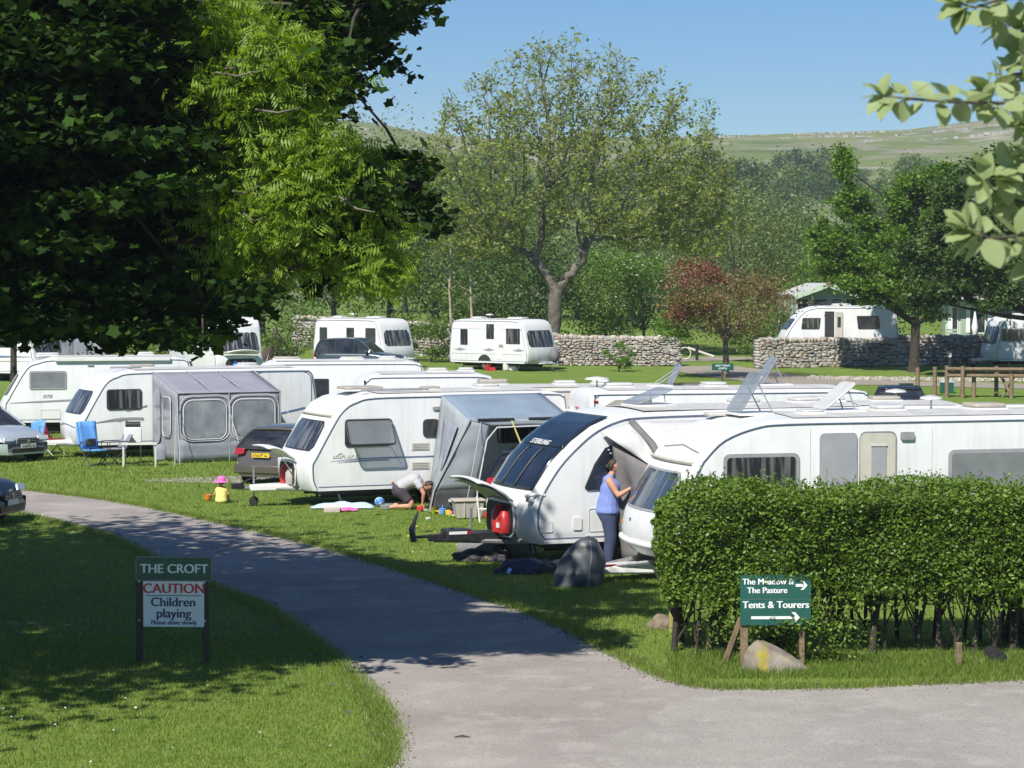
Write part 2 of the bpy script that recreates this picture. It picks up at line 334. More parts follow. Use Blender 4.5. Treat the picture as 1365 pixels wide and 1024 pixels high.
def leafcloud(C, size, up=.3, shape=LEAF_DIAMOND, jitter=.35):
    n = len(C); a, b, nn = rndrot(n, up); s = size * (1 + jitter*(np.random.rand(n)-.5)*2)
    S = shape; V = C[:, None, :] + s[:, None, None] * (a[:, None, :]*S[None, :, 0:1] + b[:, None, :]*S[None, :, 1:2] + nn[:, None, :]*S[None, :, 2:3])
    k = len(S); F = np.arange(n*k).reshape(n, k)
    return V.reshape(-1, 3), F
def marks(name, o, u, v, w, h, m, parent, seed=1, n=None, t=.002, off=.0):
    """print too small to read in the photograph: a row of letter-sized strokes"""
    rs_ = random.Random(seed); mb = MB(); x = -w/2; u, v = Vector(u).normalized(), Vector(v).normalized(); o = Vector(o)+u.cross(v)*off
    while x < w/2-h*.3:
        cw = h*rs_.uniform(.45, .7); mb.prism([(x, -h/2), (x+cw*.35, -h/2), (x+cw*.35, h*.1), (x+cw, h*.1), (x+cw, h/2), (x, h/2)] if rs_.random() < .5 else [(x, -h/2), (x+cw, -h/2), (x+cw, -h*.1), (x+cw*.4, -h*.1), (x+cw*.4, h/2), (x, h/2)], o, u, v, t)
        x += cw+h*(.18 if rs_.random() < .8 else .6)
    return obj(name, mb, m, parent, smooth=0)
def text(name, s, o, u, v, size, m, parent, ext=.002, off=.0, shear=0, align='CENTER', space=1):
    bold = off; off = 0
    c = bpy.data.curves.new(name, 'FONT'); c.body = s; c.size = size; c.extrude = ext; c.offset = off; c.shear = shear; c.space_character = space
    c.align_x = align; c.align_y = 'CENTER'; c.materials.append(M[m])
    t = bpy.data.objects.new('tmp', c); sc.collection.objects.link(t); dg = bpy.context.evaluated_depsgraph_get()
    me = bpy.data.meshes.new_from_object(t.evaluated_get(dg)); bpy.data.objects.remove(t)
    u, v = Vector(u).normalized(), Vector(v).normalized(); n = u.cross(v)
    mt = Matrix((( u.x, v.x, n.x, o[0]), (u.y, v.y, n.y, o[1]), (u.z, v.z, n.z, o[2]), (0, 0, 0, 1)))
    if bold:      # heavier strokes: a second copy set slightly aside and slightly proud
        bm = bmesh.new(); bm.from_mesh(me); d = bmesh.ops.duplicate(bm, geom=bm.verts[:]+bm.edges[:]+bm.faces[:])
        for q in d['geom']:
            if isinstance(q, bmesh.types.BMVert): q.co.x += size*.06; q.co.y += size*.012; q.co.z += .0007
        bm.to_mesh(me); bm.free()
    me.transform(mt); me.name = name
    if not me.materials: me.materials.append(M[m])
    return link(bpy.data.objects.new(name, me), parent)
# ============================================================ SETTING
def shader_mix_ground(name, cols, scales, bumpd=.02, bumpscale=60, rough=.95, spec=.2):
    """three colours blended by two scales of noise"""
    m = bpy.data.materials.new(name); m.use_nodes = True; t = m.node_tree; b = t.nodes['Principled BSDF']
    tcn = t.nodes.new('ShaderNodeTexCoord'); prev = None
    def noise_ramp(scale, lo, hi, det=5):
        n = t.nodes.new('ShaderNodeTexNoise'); n.inputs['Scale'].default_value = scale; n.inputs['Detail'].default_value = det; n.inputs['Roughness'].default_value = .65
        r = t.nodes.new('ShaderNodeMapRange'); r.inputs['From Min'].default_value = lo; r.inputs['From Max'].default_value = hi
        t.links.new(tcn.outputs['Object'], n.inputs['Vector']); t.links.new(n.outputs[0], r.inputs['Value']); return r.outputs[0]
    col = None
    for (c, (sc_, lo, hi)) in zip(cols[1:], scales):
        mx = t.nodes.new('ShaderNodeMix'); mx.data_type = 'RGBA'
        if col is None: mx.inputs['A'].default_value = (*cols[0], 1)
        else: t.links.new(col, mx.inputs['A'])
        mx.inputs['B'].default_value = (*c, 1); t.links.new(noise_ramp(sc_, lo, hi), mx.inputs['Factor']); col = mx.outputs['Result']
    t.links.new(col, b.inputs['Base Color']); b.inputs['Roughness'].default_value = rough; b.inputs['Specular IOR Level'].default_value = spec
    n = t.nodes.new('ShaderNodeTexNoise'); n.inputs['Scale'].default_value = bumpscale; n.inputs['Detail'].default_value = 5
    bp = t.nodes.new('ShaderNodeBump'); bp.inputs['Strength'].default_value = .8; bp.inputs['Distance'].default_value = bumpd
    t.links.new(tcn.outputs['Object'], n.inputs['Vector']); t.links.new(n.outputs[0], bp.inputs['Height']); t.links.new(bp.outputs[0], b.inputs['Normal'])
    return m
M['lawn'] = shader_mix_ground('mown lawn', [(.15, .225, .036), (.205, .28, .052), (.11, .18, .03), (.30, .29, .12), (.09, .15, .026)],
                              [(.35, .35, .7), (1.8, .45, .7), (.9, .62, .8), (22, .45, .75)], .035, 30)
M['road'] = shader_mix_ground('worn tarmac', [(.345, .312, .288), (.275, .248, .228), (.41, .375, .348), (.17, .155, .14), (.50, .465, .435)],
                              [(.35, .42, .6), (1.3, .5, .68), (28, .5, .8), (45, .55, .8)], .012, 90)
M['gravel'] = shader_mix_ground('dusty gravel track', [(.375, .345, .315), (.31, .285, .262), (.44, .41, .38), (.20, .18, .165), (.53, .50, .47)],
                              [(.6, .4, .65), (2.2, .5, .75), (35, .5, .75), (60, .55, .8)], .02, 70)
M['path'] = shader_mix_ground('pale stone path', [(.30, .265, .22), (.26, .23, .19), (.36, .33, .28)], [(.5, .4, .65), (5, .5, .7)], .02, 30)
def hillmat():
    m = shader_mix_ground('fell pasture', [(.13, .175, .055), (.19, .225, .065), (.09, .13, .045), (.24, .23, .16), (.36, .33, .29)],
                          [(.012, .35, .65), (.03, .45, .7), (.022, .50, .64), (.035, .55, .68)], .8, .25, 1, .1)
    return m
M['hill'] = hillmat()
# ground sheet (fine near, coarse far)
def grid_ground(name, y0, y1, rows, m, cols=60):
    V = []; F = []
    ys = np.linspace(y0, y1, rows) if not isinstance(rows, list) else rows
    for y in ys:
        half = 60 + max(y, 0) * .62
        for i in range(cols+1):
            x = -half + 2*half*i/cols; V.append((x, y, hgt(x, y)))
    for j in range(len(ys)-1):
        for i in range(cols):
            a = j*(cols+1)+i; F.append((a, a+1, a+cols+2, a+cols+1))
    return setting(rawmesh(name, V, F, m, smooth=True))
grid_ground('ground', -20, 260, [-60, -20, 0, 20, 40, 60, 70, 82, 94, 106, 118, 140, 170, 200, 230, 260], 'lawn', 40)
grid_ground('hills', 260, 1500, list(np.linspace(260, 900, 60)) + [920, 960, 1050, 1200, 1500, 2500], 'hill', 150)
def pxpoly(name, pts, m, off, mtl=None, rim=True):
    """flat sheet laid on the ground, outline measured in the photograph"""
    W = [G(*p) if len(p) == 2 else Vector((p[0], p[1], 0)) for p in pts]
    return W
def polysheet(name, W, m, off, sub=.6, jit=.05):
    # densify the outline and make it slightly ragged, then fill
    out = []
    for i, a in enumerate(W):
        b = W[(i+1) % len(W)]; n = max(1, int((b-a).length/sub))
        for k in range(n):
            q = a.lerp(b, k/n); out.append(Vector((q.x + random.uniform(-jit, jit), q.y + random.uniform(-jit, jit)*1.5, 0)))
    out = [Vector((q.x, q.y, hgt(q.x, q.y) + off)) for q in out]
    bm = bmesh.new(); vs = [bm.verts.new(q) for q in out]; f = bm.faces.new(vs); bmesh.ops.triangulate(bm, faces=[f])
    bmesh.ops.recalc_face_normals(bm, faces=bm.faces)
    me = bpy.data.meshes.new(name); bm.to_mesh(me); bm.free()
    if me.polygons and sum(p.normal.z for p in me.polygons) < 0: me.flip_normals()
    me.materials.append(M[m]); return setting(link(bpy.data.objects.new(name, me)))
def smoothline(pts, n=4):
    out = []
    for i in range(len(pts)-1):
        p0, p1, p2, p3 = pts[max(i-1, 0)], pts[i], pts[i+1], pts[min(i+2, len(pts)-1)]
        for k in range(n):
            t = k/n; out.append(.5*((2*p1)+(p2-p0)*t+(2*p0-5*p1+4*p2-p3)*t*t+(3*p1-p0-3*p2+p3)*t**3))
    return out + [pts[-1]]
edgeR = smoothline([G(*p) for p in [(-60, 632), (10, 650), (120, 664), (200, 677), (300, 699), (400, 722), (500, 750), (600, 782), (700, 815), (760, 838), (800, 860), (850, 886), (900, 906), (960, 918), (1100, 917), (1250, 911), (1365, 906), (1600, 900)]])
edgeL = smoothline([G(*p) for p in [(-60, 664), (35, 687), (110, 706), (158, 722), (276, 778), (355, 812), (433, 866), (484, 918), (510, 955), (518, 995), (506, 1026)]])
edgeL += [Vector((-1.6, 21, 0)), Vector((-4, 10, 0)), Vector((-6, -10, 0))]
roadpoly = edgeR + [Vector((16, 24, 0)), Vector((16, -10, 0))] + edgeL[::-1]
polysheet('verge_soil', roadpoly, 'soil', .003, .35, .20)
polysheet('road', roadpoly, 'road', .0075)
gr = smoothline([G(*p) for p in [(800, 1010), (850, 965), (900, 935), (960, 922), (1100, 921), (1250, 915), (1365, 910), (1600, 904)]]) + [Vector((15, 24, 0)), Vector((15, -9, 0)), Vector((1.2, -9, 0)), Vector((.9, 21, 0))]
polysheet('gravel_track', gr, 'gravel', .012, .3, .10)
polysheet('stone_path', smoothline([G(*p) for p in [(900, 489), (960, 488), (1010, 492), (1080, 502), (1190, 508), (1365, 512), (1480, 516)]]) + smoothline([G(*p) for p in [(1480, 521), (1365, 519), (1190, 514), (1060, 513), (960, 505), (905, 496)]]), 'path', .02, 2, .1)
polysheet('gravel_pitch', smoothline([G(*p) for p in [(185, 640), (240, 637), (330, 635), (400, 638)]]) + smoothline([G(*p) for p in [(400, 645), (330, 645), (240, 643), (200, 642)]]), 'gravel', .008, .4, .06)
polysheet('side_path', smoothline([G(*p) for p in [(905, 478), (960, 476), (1010, 477)]]) + smoothline([G(*p) for p in [(1010, 481), (960, 481), (905, 483)]]), 'path', .02, 2, .1)
# ---------------------------------------------------------- lawn grass as blades (countless: stuff)
def inpoly(X, Y, poly):
    ins = np.zeros(len(X), bool); n = len(poly)
    for i in range(n):
        x1, y1, x2, y2 = poly[i][0], poly[i][1], poly[(i+1) % n][0], poly[(i+1) % n][1]
        if y1 == y2: continue
        c = ((y1 > Y) != (y2 > Y)) & (X < (x2-x1)*(Y-y1)/(y2-y1)+x1); ins ^= c
    return ins
rp = [(p.x, p.y) for p in roadpoly]
def blades(name, n, x0, x1, y0, y1, hmin, hmax, wd, m, mask=None, onedge=None):
    X = np.random.uniform(x0, x1, n); Y = np.random.uniform(y0, y1, n)
    k = ~inpoly(X, Y, rp) & (np.abs(X) < Y*.2133+1.5)
    if mask is not None: k &= mask(X, Y)
    X, Y = X[k], Y[k]; n = len(X); Z = np.array([hgt(a, b) for a, b in zip(X, Y)])
    ang = np.random.uniform(0, 6.283, n); h = np.random.uniform(hmin, hmax, n) * (.7 + .6*np.random.rand(n)**2)
    dx, dy = np.cos(ang)*wd/2, np.sin(ang)*wd/2; lx, ly = np.random.normal(0, .35, n)*h, np.random.normal(0, .35, n)*h
    V = np.stack([np.stack([X-dx, Y-dy, Z], 1), np.stack([X+dx, Y+dy, Z], 1), np.stack([X+lx, Y+ly, Z+h], 1)], 1).reshape(-1, 3)
    return setting(rawmesh(name, V, np.arange(3*n).reshape(n, 3), m), 'stuff')
blades('lawn_grass', 110000, -8, 0.5, 22, 33, .025, .065, .012, 'lf_grassl')
blades('lawn_grass', 80000, -11, 4, 33, 56, .03, .07, .018, 'lf_grassl')
blades('lawn_grass', 45000, 0.5, 9, 27, 41, .03, .07, .014, 'lf_grassl')
blades('lawn_grass', 60000, -16, 3, 56, 80, .04, .09, .03, 'lf_grassl')
def edgestrip(line, n, m, spread, hmin, hmax, wd, y1=60):
    L_ = np.array([(p.x, p.y) for p in line if 22 < p.y < y1]); i = np.random.randint(0, len(L_)-1, n); t = np.random.rand(n)[:, None]
    Q = L_[i]*(1-t)+L_[i+1]*t + np.random.normal(0, spread, (n, 2)); X, Y = Q[:, 0], Q[:, 1]
    ang = np.random.uniform(0, 6.283, n); h = np.random.uniform(hmin, hmax, n); Z = X*0
    dx, dy = np.cos(ang)*wd/2, np.sin(ang)*wd/2; lx, ly = np.random.normal(0, .4, n)*h, np.random.normal(0, .4, n)*h
    V = np.stack([np.stack([X-dx, Y-dy, Z], 1), np.stack([X+dx, Y+dy, Z], 1), np.stack([X+lx, Y+ly, Z+h], 1)], 1).reshape(-1, 3)
    return setting(rawmesh('verge_grass', V, np.arange(3*n).reshape(n, 3), m), 'stuff')
edgestrip(edgeL, 16000, 'lf_grassl', .09, .03, .09, .014); edgestrip(edgeR, 22000, 'lf_grassl', .09, .03, .10, .014)
# longer grass along the foot of the hedge
X0 = G(880, 850).x
def hedgemask(X, Y): return (Y > 29.4) & (X > 1.9)
blades('long_grass', 26000, 2.0, 8.5, 29.2, 31.4, .03, .13, .013, 'lf_grass', hedgemask)
# loose grit along the road edges
gv = []; gf = []
for line, k in ((edgeL, 700), (edgeR, 1500)):
    P_ = [p for p in line if 22 < p.y < 50]
    for _ in range(k):
        i = random.randrange(len(P_)-1); q = P_[i].lerp(P_[i+1], random.random()); x, y = q.x+random.gauss(0, .14), q.y+random.gauss(0, .14); s_ = random.uniform(.008, .03)*(1.6 if random.random() < .08 else 1); n0 = len(gv); a = random.uniform(0, 3)
        gv += [(x+s_*math.cos(a+t_), y+s_*math.sin(a+t_), .008) for t_ in (0, 1.5, 3, 4.6)]+[(x, y, .012+s_*.7)]; gf += [(n0, n0+1, n0+4), (n0+1, n0+2, n0+4), (n0+2, n0+3, n0+4), (n0+3, n0, n0+4)]
setting(rawmesh('grit', gv, gf, 'core'), 'stuff')
# daisies and buttercups
def flowers(name, n, rngx, rngy, m, r, h):
    X = np.random.uniform(*rngx, n); Y = np.random.uniform(*rngy, n); k = ~inpoly(X, Y, rp) & (np.abs(X) < Y*.22); X, Y = X[k], Y[k]
    C = np.stack([X, Y, np.array([hgt(a, b) for a, b in zip(X, Y)])+h], 1); hexa = np.array([(math.cos(a), math.sin(a), 0) for a in np.arange(6)*math.pi/3])*.5
    V, F = leafcloud(C, r, 1.5, hexa); return setting(rawmesh(name, V, F, m), 'stuff')
flowers('daisies', 60, (-7, 0), (22, 34), 'letterwhite', .03, .06)
flowers('buttercups', 120, (-2, 1.5), (40, 50), 'yellow', .045, .08)

# ---------------------------------------------------------- dry stone walls, stone by stone
def stonemesh(seed):
    rs = random.Random(seed); bm = bmesh.new(); bmesh.ops.create_icosphere(bm, subdivisions=1, radius=.5)
    for v in bm.verts:
        c = v.co; c.x = math.copysign(abs(c.x)**.38, c.x)*.72; c.y = math.copysign(abs(c.y)**.38, c.y)*.72; c.z = math.copysign(abs(c.z)**.42, c.z)*.72
        c += Vector((rs.uniform(-.07, .07), rs.uniform(-.09, .09), rs.uniform(-.07, .07)))
    me = bpy.data.meshes.new('stone'); bm.to_mesh(me); bm.free(); return me
STM = [stonemesh(i) for i in range(9)]
for i, me in enumerate(STM): me.materials.append(M[['stone', 'stone2', 'stone3'][i % 3]])
STV = [(np.array([v.co for v in me.vertices]), np.array([list(p.vertices) for p in me.polygons])) for me in STM]
def drywall(label, A, B, hA, hB, course=.13, length=.30, singles=None, thick=.5):
    """wall between two ground points; stones within singles (t0,t1) are separate objects"""
    A, B = Vector(A), Vector(B); u = (B-A); Lw = Vector((u.x, u.y, 0)).length; u2 = Vector((u.x, u.y, 0)).normalized(); rz = math.atan2(u2.y, u2.x)
    t = thing('dry_stone_wall', label, 'wall', (A.x, A.y, A.z), rz); slope = (B.z-A.z)/Lw
    n = Vector((0, -1, 0))
    core = MB(); core.v = []; c = []
    for x in (0.05, Lw-.05):
        hh = (hA + (hB-hA)*x/Lw) - .10; z0 = slope*x
        for y, z in ((-.17, z0-.1), (.17, z0-.1), (.13, z0+hh), (-.13, z0+hh)): c.append((x, y, z))
    core.add(c, [(0, 1, 2, 3), (7, 6, 5, 4), (0, 4, 5, 1), (1, 5, 6, 2), (2, 6, 7, 3), (3, 7, 4, 0)]); obj('hearting', core, 'core', t, smooth=0)
    V = []; F = []; mi = []; nv = 0; count = 0
    def put(x, y, z, sx, sy, sz, single, rot):
        nonlocal nv, count
        k = random.randrange(9); mt = Matrix.Rotation(rot[0], 3, 'Y') @ Matrix.Rotation(rot[1], 3, 'Z')
        if single and count < 290:
            o = link(bpy.data.objects.new('stone', STM[k]), t); o.location = (x, y, z); o.scale = (sx, sy, sz); o.rotation_euler = (0, rot[0], rot[1]); count += 1
        else:
            vs, fs = STV[k]; q = (vs*np.array((sx, sy, sz))) @ np.array(mt).T + np.array((x, y, z)); V.append(q); F.append(fs+nv); nv += len(q); mi.extend([k % 3]*len(fs))
    for face in (-1, 1):
        z = 0
        while z < max(hA, hB) - .16:
            ch = course*random.uniform(.65, 1.45); x = random.uniform(-.1, 0)
            while x < Lw:
                ln = length*random.uniform(.4, 1.7); xc = x+ln/2; hh = hA+(hB-hA)*xc/Lw
                if z+ch < hh-.1: put(xc, face*(.19-.05*z+random.uniform(-.025, .03)), slope*xc+z+ch/2+random.uniform(-.03, .03), ln*random.uniform(.82, 1.05), .30, ch*random.uniform(.75, 1.15), face == -1 and singles and singles[0] < xc/Lw < singles[1], (random.uniform(-.16, .16), random.uniform(-.15, .15)))
                x += ln
            z += ch*.93
    x = 0
    while x < Lw:
        ln = random.uniform(.10, .24); hh = hA+(hB-hA)*x/Lw; put(x+ln/2, random.uniform(-.03, .03), slope*x+hh-.06+random.uniform(-.03, .03), ln*1.15, .42, .24*random.uniform(.8, 1.25), False, (random.uniform(-.3, .3), random.uniform(-.15, .15))); x += ln
    for e in (0, Lw):   # end faces
        z = 0
        while z < (hA if e == 0 else hB)-.15:
            put(e+(-.05 if e == 0 else .05), 0, slope*e+z+.07, .25, .5, .15, False, (0, random.uniform(-.1, .1))); z += .14
    o = rawmesh('stonework', np.concatenate(V), np.concatenate(F), None, t, mats=['stone', 'stone2', 'stone3'], midx=mi); o['kind'] = 'stuff'
    return t
wl = [G(903, 488), G(744, 487), G(590, 476), G(395, 462)]
drywall('dry stone wall between the big ash tree and the gap by the red hawthorn', wl[1], wl[0], 1.45, 1.40, course=.10, length=.20)
drywall('shaded stretch of dry stone wall rising behind the two far caravans', wl[2], wl[1], 1.75, 1.5, course=.11, length=.22)
drywall('darkest stretch of dry stone wall under the trees behind the parked dark four wheel drive', wl[3], wl[2], 1.75, 1.75)
wr0, wr1, wr2 = G(1011, 491), G(1195, 487), G(1480, 484)
drywall('sunlit dry stone wall in front of the white caravan, right of the path', wr0, wr1, 1.42, 1.30, course=.125, length=.29, singles=(0, .92))
drywall('dry stone wall in deep shade behind the wooden stile', wr1, wr2, 1.45, 1.35, course=.14, length=.34)

# ---------------------------------------------------------- trees
def crownpts(n, c, r, clumps, cs=.16, rng=None, shell=.55, flat=1.0, zlow=-.9):
    rng = rng or np.random; d = rng.normal(size=(clumps, 3)); d /= np.linalg.norm(d, axis=1)[:, None]; d[:, 2] = np.maximum(d[:, 2], zlow)
    rr = (shell + (1-shell)*rng.random(clumps)**.6)[:, None]; cc = d*rr; k = rng.integers(0, clumps, n) if hasattr(rng, 'integers') else rng.randint(0, clumps, n)
    sz = (cs*(.6+.9*rng.random(clumps)))[k][:, None]; o = rng.normal(size=(n, 3))*sz; o[:, 2] *= flat*.75
    return (cc[k]+o)*np.array(r)+np.array(c), cc*np.array(r)+np.array(c)
def limbs(mb, base, H, ctop, r0, targets, trunk_h, lean=(0, 0)):
    base = Vector(base); fork = base + Vector((lean[0], lean[1], trunk_h))
    mid = base.lerp(fork, .5) + Vector((random.uniform(-.1, .1), random.uniform(-.1, .1), 0))*r0*3
    mb.tube([base - Vector((0, 0, .2)), base + Vector((0, 0, .15)), mid, fork, fork + Vector((lean[0]*.3, 0, H*.25))], [r0*1.5, r0*1.15, r0*.85, r0*.75, r0*.35], 8)
    for tpt in targets:
        tp = Vector(tpt); s = fork + Vector((0, 0, random.uniform(-.1, .25)*trunk_h)); m1 = s.lerp(tp, .45) + Vector((random.uniform(-.2, .2), random.uniform(-.2, .2), random.uniform(0, .5)))*r0*3
        mb.tube([s, m1, tp], [r0*.42, r0*.25, r0*.06], 5, False)
def tree(name, label, px, d, H, Wd, leaf, n, lsize, bark='barkdark', trunk=.3, r0=None, clumps=40, cs=.17, group=None, cat='tree', extra=None, depth=None, zc=None, up=.3, shell=.5, base=None, seed=None, trunks=True, zlow=-.9):
    b = base if base is not None else onground(px, d); t = thing(name, label, cat, b, 0, group); r0 = r0 or H*.018
    th = H*trunk; zc = zc or (H+th)*.5; rz = H-zc
    pts, cc = crownpts(n, (0, 0, zc), (Wd/2, (depth or Wd)/2, rz), clumps, cs, shell=shell, zlow=zlow)
    ztop = np.maximum(pts[:, 2], .15); pts[:, 2] = ztop
    V, F = leafcloud(pts, lsize, up)
    rawmesh('foliage', V, F, leaf, t)
    if extra:
        for (lf, frac, ls) in extra:
            k = np.random.choice(len(pts), int(n*frac)); e = pts[k]*np.array((1.03, 1.03, 1.0))+np.random.normal(0, .12, (len(k), 3)); cl = np.random.rand(len(e))
            V, F = leafcloud(e, ls, .2); rawmesh('blossom' if lf in ('lf_may', 'lf_red') else 'new_leaves', V, F, lf, t)
    if trunks:
        mb = MB(); sel = cc[np.random.choice(len(cc), min(len(cc), 14), False)]
        limbs(mb, (0, 0, 0), H, zc, r0, sel*np.array((.85, .85, .92))+np.array((0, 0, .05)), th); obj('trunk', mb, bark, t, smooth=60)
    return t
def spacecol(attr, start, trunk_top, step, infl, kill, iters=120):
    """grow a branch skeleton towards a cloud of points; returns nodes and parents"""
    N = [np.array(start, float)]; par = [-1]; p = np.array(start, float); tt = np.array(trunk_top, float); k = max(1, int(np.linalg.norm(tt-p)/step))
    for i in range(1, k+1): N.append(p+(tt-p)*i/k + np.random.normal(0, step*.06, 3)*(i < k)); par.append(len(N)-2)
    A = np.array(attr, float); near = np.full(len(A), 0); nd = np.full(len(A), 1e9)
    def upd(a):
        nonlocal near, nd
        for j in range(a, len(N)):
            dd = np.linalg.norm(A-N[j], axis=1); m = dd < nd; near[m] = j; nd[m] = dd[m]
    upd(0)
    for _ in range(iters):
        act = nd < infl
        if not act.any(): infl *= 1.3; continue
        a0 = len(N); ids = np.unique(near[act])
        for j in ids:
            m = act & (near == j); v = A[m]-N[j]; v /= (np.linalg.norm(v, axis=1)[:, None]+1e-9); v = v.mean(0) + np.random.normal(0, .12, 3)
            v /= np.linalg.norm(v)+1e-9; N.append(N[j]+v*step); par.append(j)
        upd(a0); k = nd > kill; A, near, nd = A[k], near[k], nd[k]
        if len(A) < 3 or len(N) > 9000: break
    return np.array(N), par
def skeleton_mesh(mb, N, par, rt, re, power=2.3, nmax=9):
    n = len(N); acc = np.zeros(n); ch = [[] for _ in range(n)]
    for i in range(1, n): ch[par[i]].append(i)
    r = np.zeros(n)
    for i in range(n-1, -1, -1): r[i] = re if not ch[i] else sum(r[c]**power for c in ch[i])**(1/power)
    r = re + (r-re)*(rt-re)/max(r[0]-re, 1e-6)
    # chains
    stack = [(0, None)]
    while stack:
        i, p = stack.pop(); pts = [N[i]] if p is None else [N[p], N[i]]; rad = [r[i]] if p is None else [min(r[p], r[i]*1.25), r[i]]; c = i
        while ch[c]:
            cs = sorted(ch[c], key=lambda q: -r[q]); 
            for q in cs[1:]: stack.append((q, c))
            c = cs[0]; pts.append(N[c]); rad.append(r[c])
        if len(pts) > 1: mb.tube(pts, rad, nmax if rad[0] > rt*.5 else (6 if rad[0] > rt*.15 else 3), False)
    return r, ch
def ellip(n, c, r, shell=0.0):
    d = np.random.normal(size=(n, 3)); d /= np.linalg.norm(d, axis=1)[:, None]; rr = (shell+(1-shell)*np.random.rand(n)**(1/2.2))[:, None]; return d*rr*np.array(r)+np.array(c)
# the big ash, thinly in leaf
b = onground(735, 126); t = thing('ash_tree', 'large spreading ash tree, thinly leafed, rising above the far caravan and stone wall', 'tree', b)
A = np.concatenate([ellip(700, (-2.4, 0, 10.2), (4.6, 4.2, 4.8), .25), ellip(700, (3.6, 0, 10.2), (5.8, 4.8, 5.0), .25), ellip(520, (.6, 0, 13.4), (4.6, 3.6, 3.6), .3),
                    ellip(240, (-3.4, 0, 6.2), (2.8, 2.6, 1.5)), ellip(340, (7.2, 0, 7.6), (3.0, 2.6, 2.8))]); A = A[A[:, 2] > 4.6]
N, par = spacecol(A, (0, 0, -.2), (.25, 0, 3.6), .42, 3.4, .6, 90)
N = N + (np.random.normal(0, .05, N.shape)*(N[:, 2:3] > 3.7))
mb = MB(); rr, ch = skeleton_mesh(mb, N, par, .37, .014, 2.0); obj('trunk', mb, 'bark', t, smooth=60)
tips = np.array([N[i] for i in range(len(N)) if rr[i] < .045]); tr_ = np.random.rand(len(tips))
pts = []; tw = MB()
for q in tips:
    for _ in range(3):
        dv = np.random.normal(size=3); dv[2] = abs(dv[2])*.9; dv /= np.linalg.norm(dv); e = q+dv*np.random.uniform(.35, .8); tw.tube([q, (q+e)/2+np.random.normal(0, .04, 3), e], [.013, .010, .006], 3, False)
        pts.append(e+np.random.normal(0, .10, (6, 3))); pts.append(((q+e)/2+np.random.normal(0, .16, (4, 3))))
obj('twig', tw, 'barktwig', t, smooth=0)
pts = np.concatenate(pts); right = np.clip((pts[:, 0]+6)/12, 0, 1); low = np.clip((15-pts[:, 2])/8, 0, 1)
keep = np.random.rand(len(pts)) < .24+.46*low+.28*right*low; pts = pts[keep]
V, F = leafcloud(pts, .225, .25, jitter=.4); rawmesh('foliage', V, F, 'lf_ash', t)
# red hawthorn by the gap
t = tree('hawthorn_tree', 'bushy hawthorn with red blossom and bronze leaves beside the gap in the wall', 967, 107, 5.3, 5.4, 'lf_bronze', 9000, .13, 'bark', .30, .16, 46, .2, zc=3.5, shell=.35)
b = t.location; pts, _ = crownpts(2400, (-1.55, -.5, 4.0), (1.4, 1.6, 1.4), 14, .2); V, F = leafcloud(pts, .13, .2); rawmesh('blossom', V, F, 'lf_red', t)
pts, _ = crownpts(2600, (-1.7, 0, 2.6), (1.2, 1.6, 1.0), 14, .25); V, F = leafcloud(pts, .13, .3); rawmesh('foliage', V, F, 'lf_bright', t)
# right-hand maple in front of the wall
def biglimb_tree(name, label, px, d, blobs, trunkpts, rt, leaf, n, ls, bark='barkdark', cat='tree'):
    b = onground(px, d); t = thing(name, label, cat, b); P_ = []; mb = MB()
    tot = sum(bl[3]*bl[5] for bl in blobs)
    for (x, y, z, rx, ry, rz) in blobs:
        k = int(n*rx*rz/tot); q, cc = crownpts(k, (x, y, z), (rx, ry, rz), max(6, int(10*rx)), .22, shell=.4); P_.append(q)
        top = Vector(trunkpts[-1]); j = min(range(2, len(trunkpts)), key=lambda i: abs(trunkpts[i][2]-(z-.8*abs(x)-.3))); s = Vector(trunkpts[j])
        mb.tube([s, s.lerp(Vector((x, y, z)), .5)+Vector((0, 0, -.15)), Vector((x, y, z))], [rt*.4, rt*.22, rt*.07], 5, False)
        for c in cc[:6]: mb.tube([Vector((x, y, z)), Vector(c)], [rt*.09, rt*.03], 4, False)
    mb.tube(trunkpts, [rt*1.35] + [rt*(1-.8*i/(len(trunkpts)-1)) for i in range(1, len(trunkpts))], 9); obj('trunk', mb, bark, t, smooth=60)
    V, F = leafcloud(np.concatenate(P_), ls, .35); rawmesh('foliage', V, F, leaf, t); return t
biglimb_tree('maple_tree', 'dense leafy maple with a dark trunk standing in front of the shaded stone wall', 1219, 112,
    [(-3.0, 0, 9.3, .75, .8, 1.4), (-2.9, 0, 7.6, 1.1, 1, .9), (-3.3, .2, 6.0, 1.4, 1.2, .9), (-2.6, -.3, 4.6, 1.5, 1.3, .8), (-1.2, 0, 6.8, 1.4, 1.3, 1.2), (-.2, .2, 8.4, 1.0, 1.1, 1.2), (.9, 0, 9.2, .8, .9, 1.2),
     (1.1, .3, 7.2, 1.3, 1.3, 1.1), (1.8, 0, 5.6, 1.5, 1.3, 1.0), (.2, -.6, 5.2, 1.5, 1.2, 1.0), (-1.2, -.4, 3.7, 1.4, 1.1, .7), (-3.8, 0, 5.0, 1.0, .9, .6), (2.2, -.3, 4.2, 1.1, 1.0, .7), (-4.3, .1, 6.5, .7, .7, .6)],
    [(0, 0, -.2), (0, 0, .4), (.05, 0, 2.2), (-.05, 0, 3.8), (.05, 0, 5.5), (0, 0, 7.5)], .3, 'lf_bright', 38000, .20)
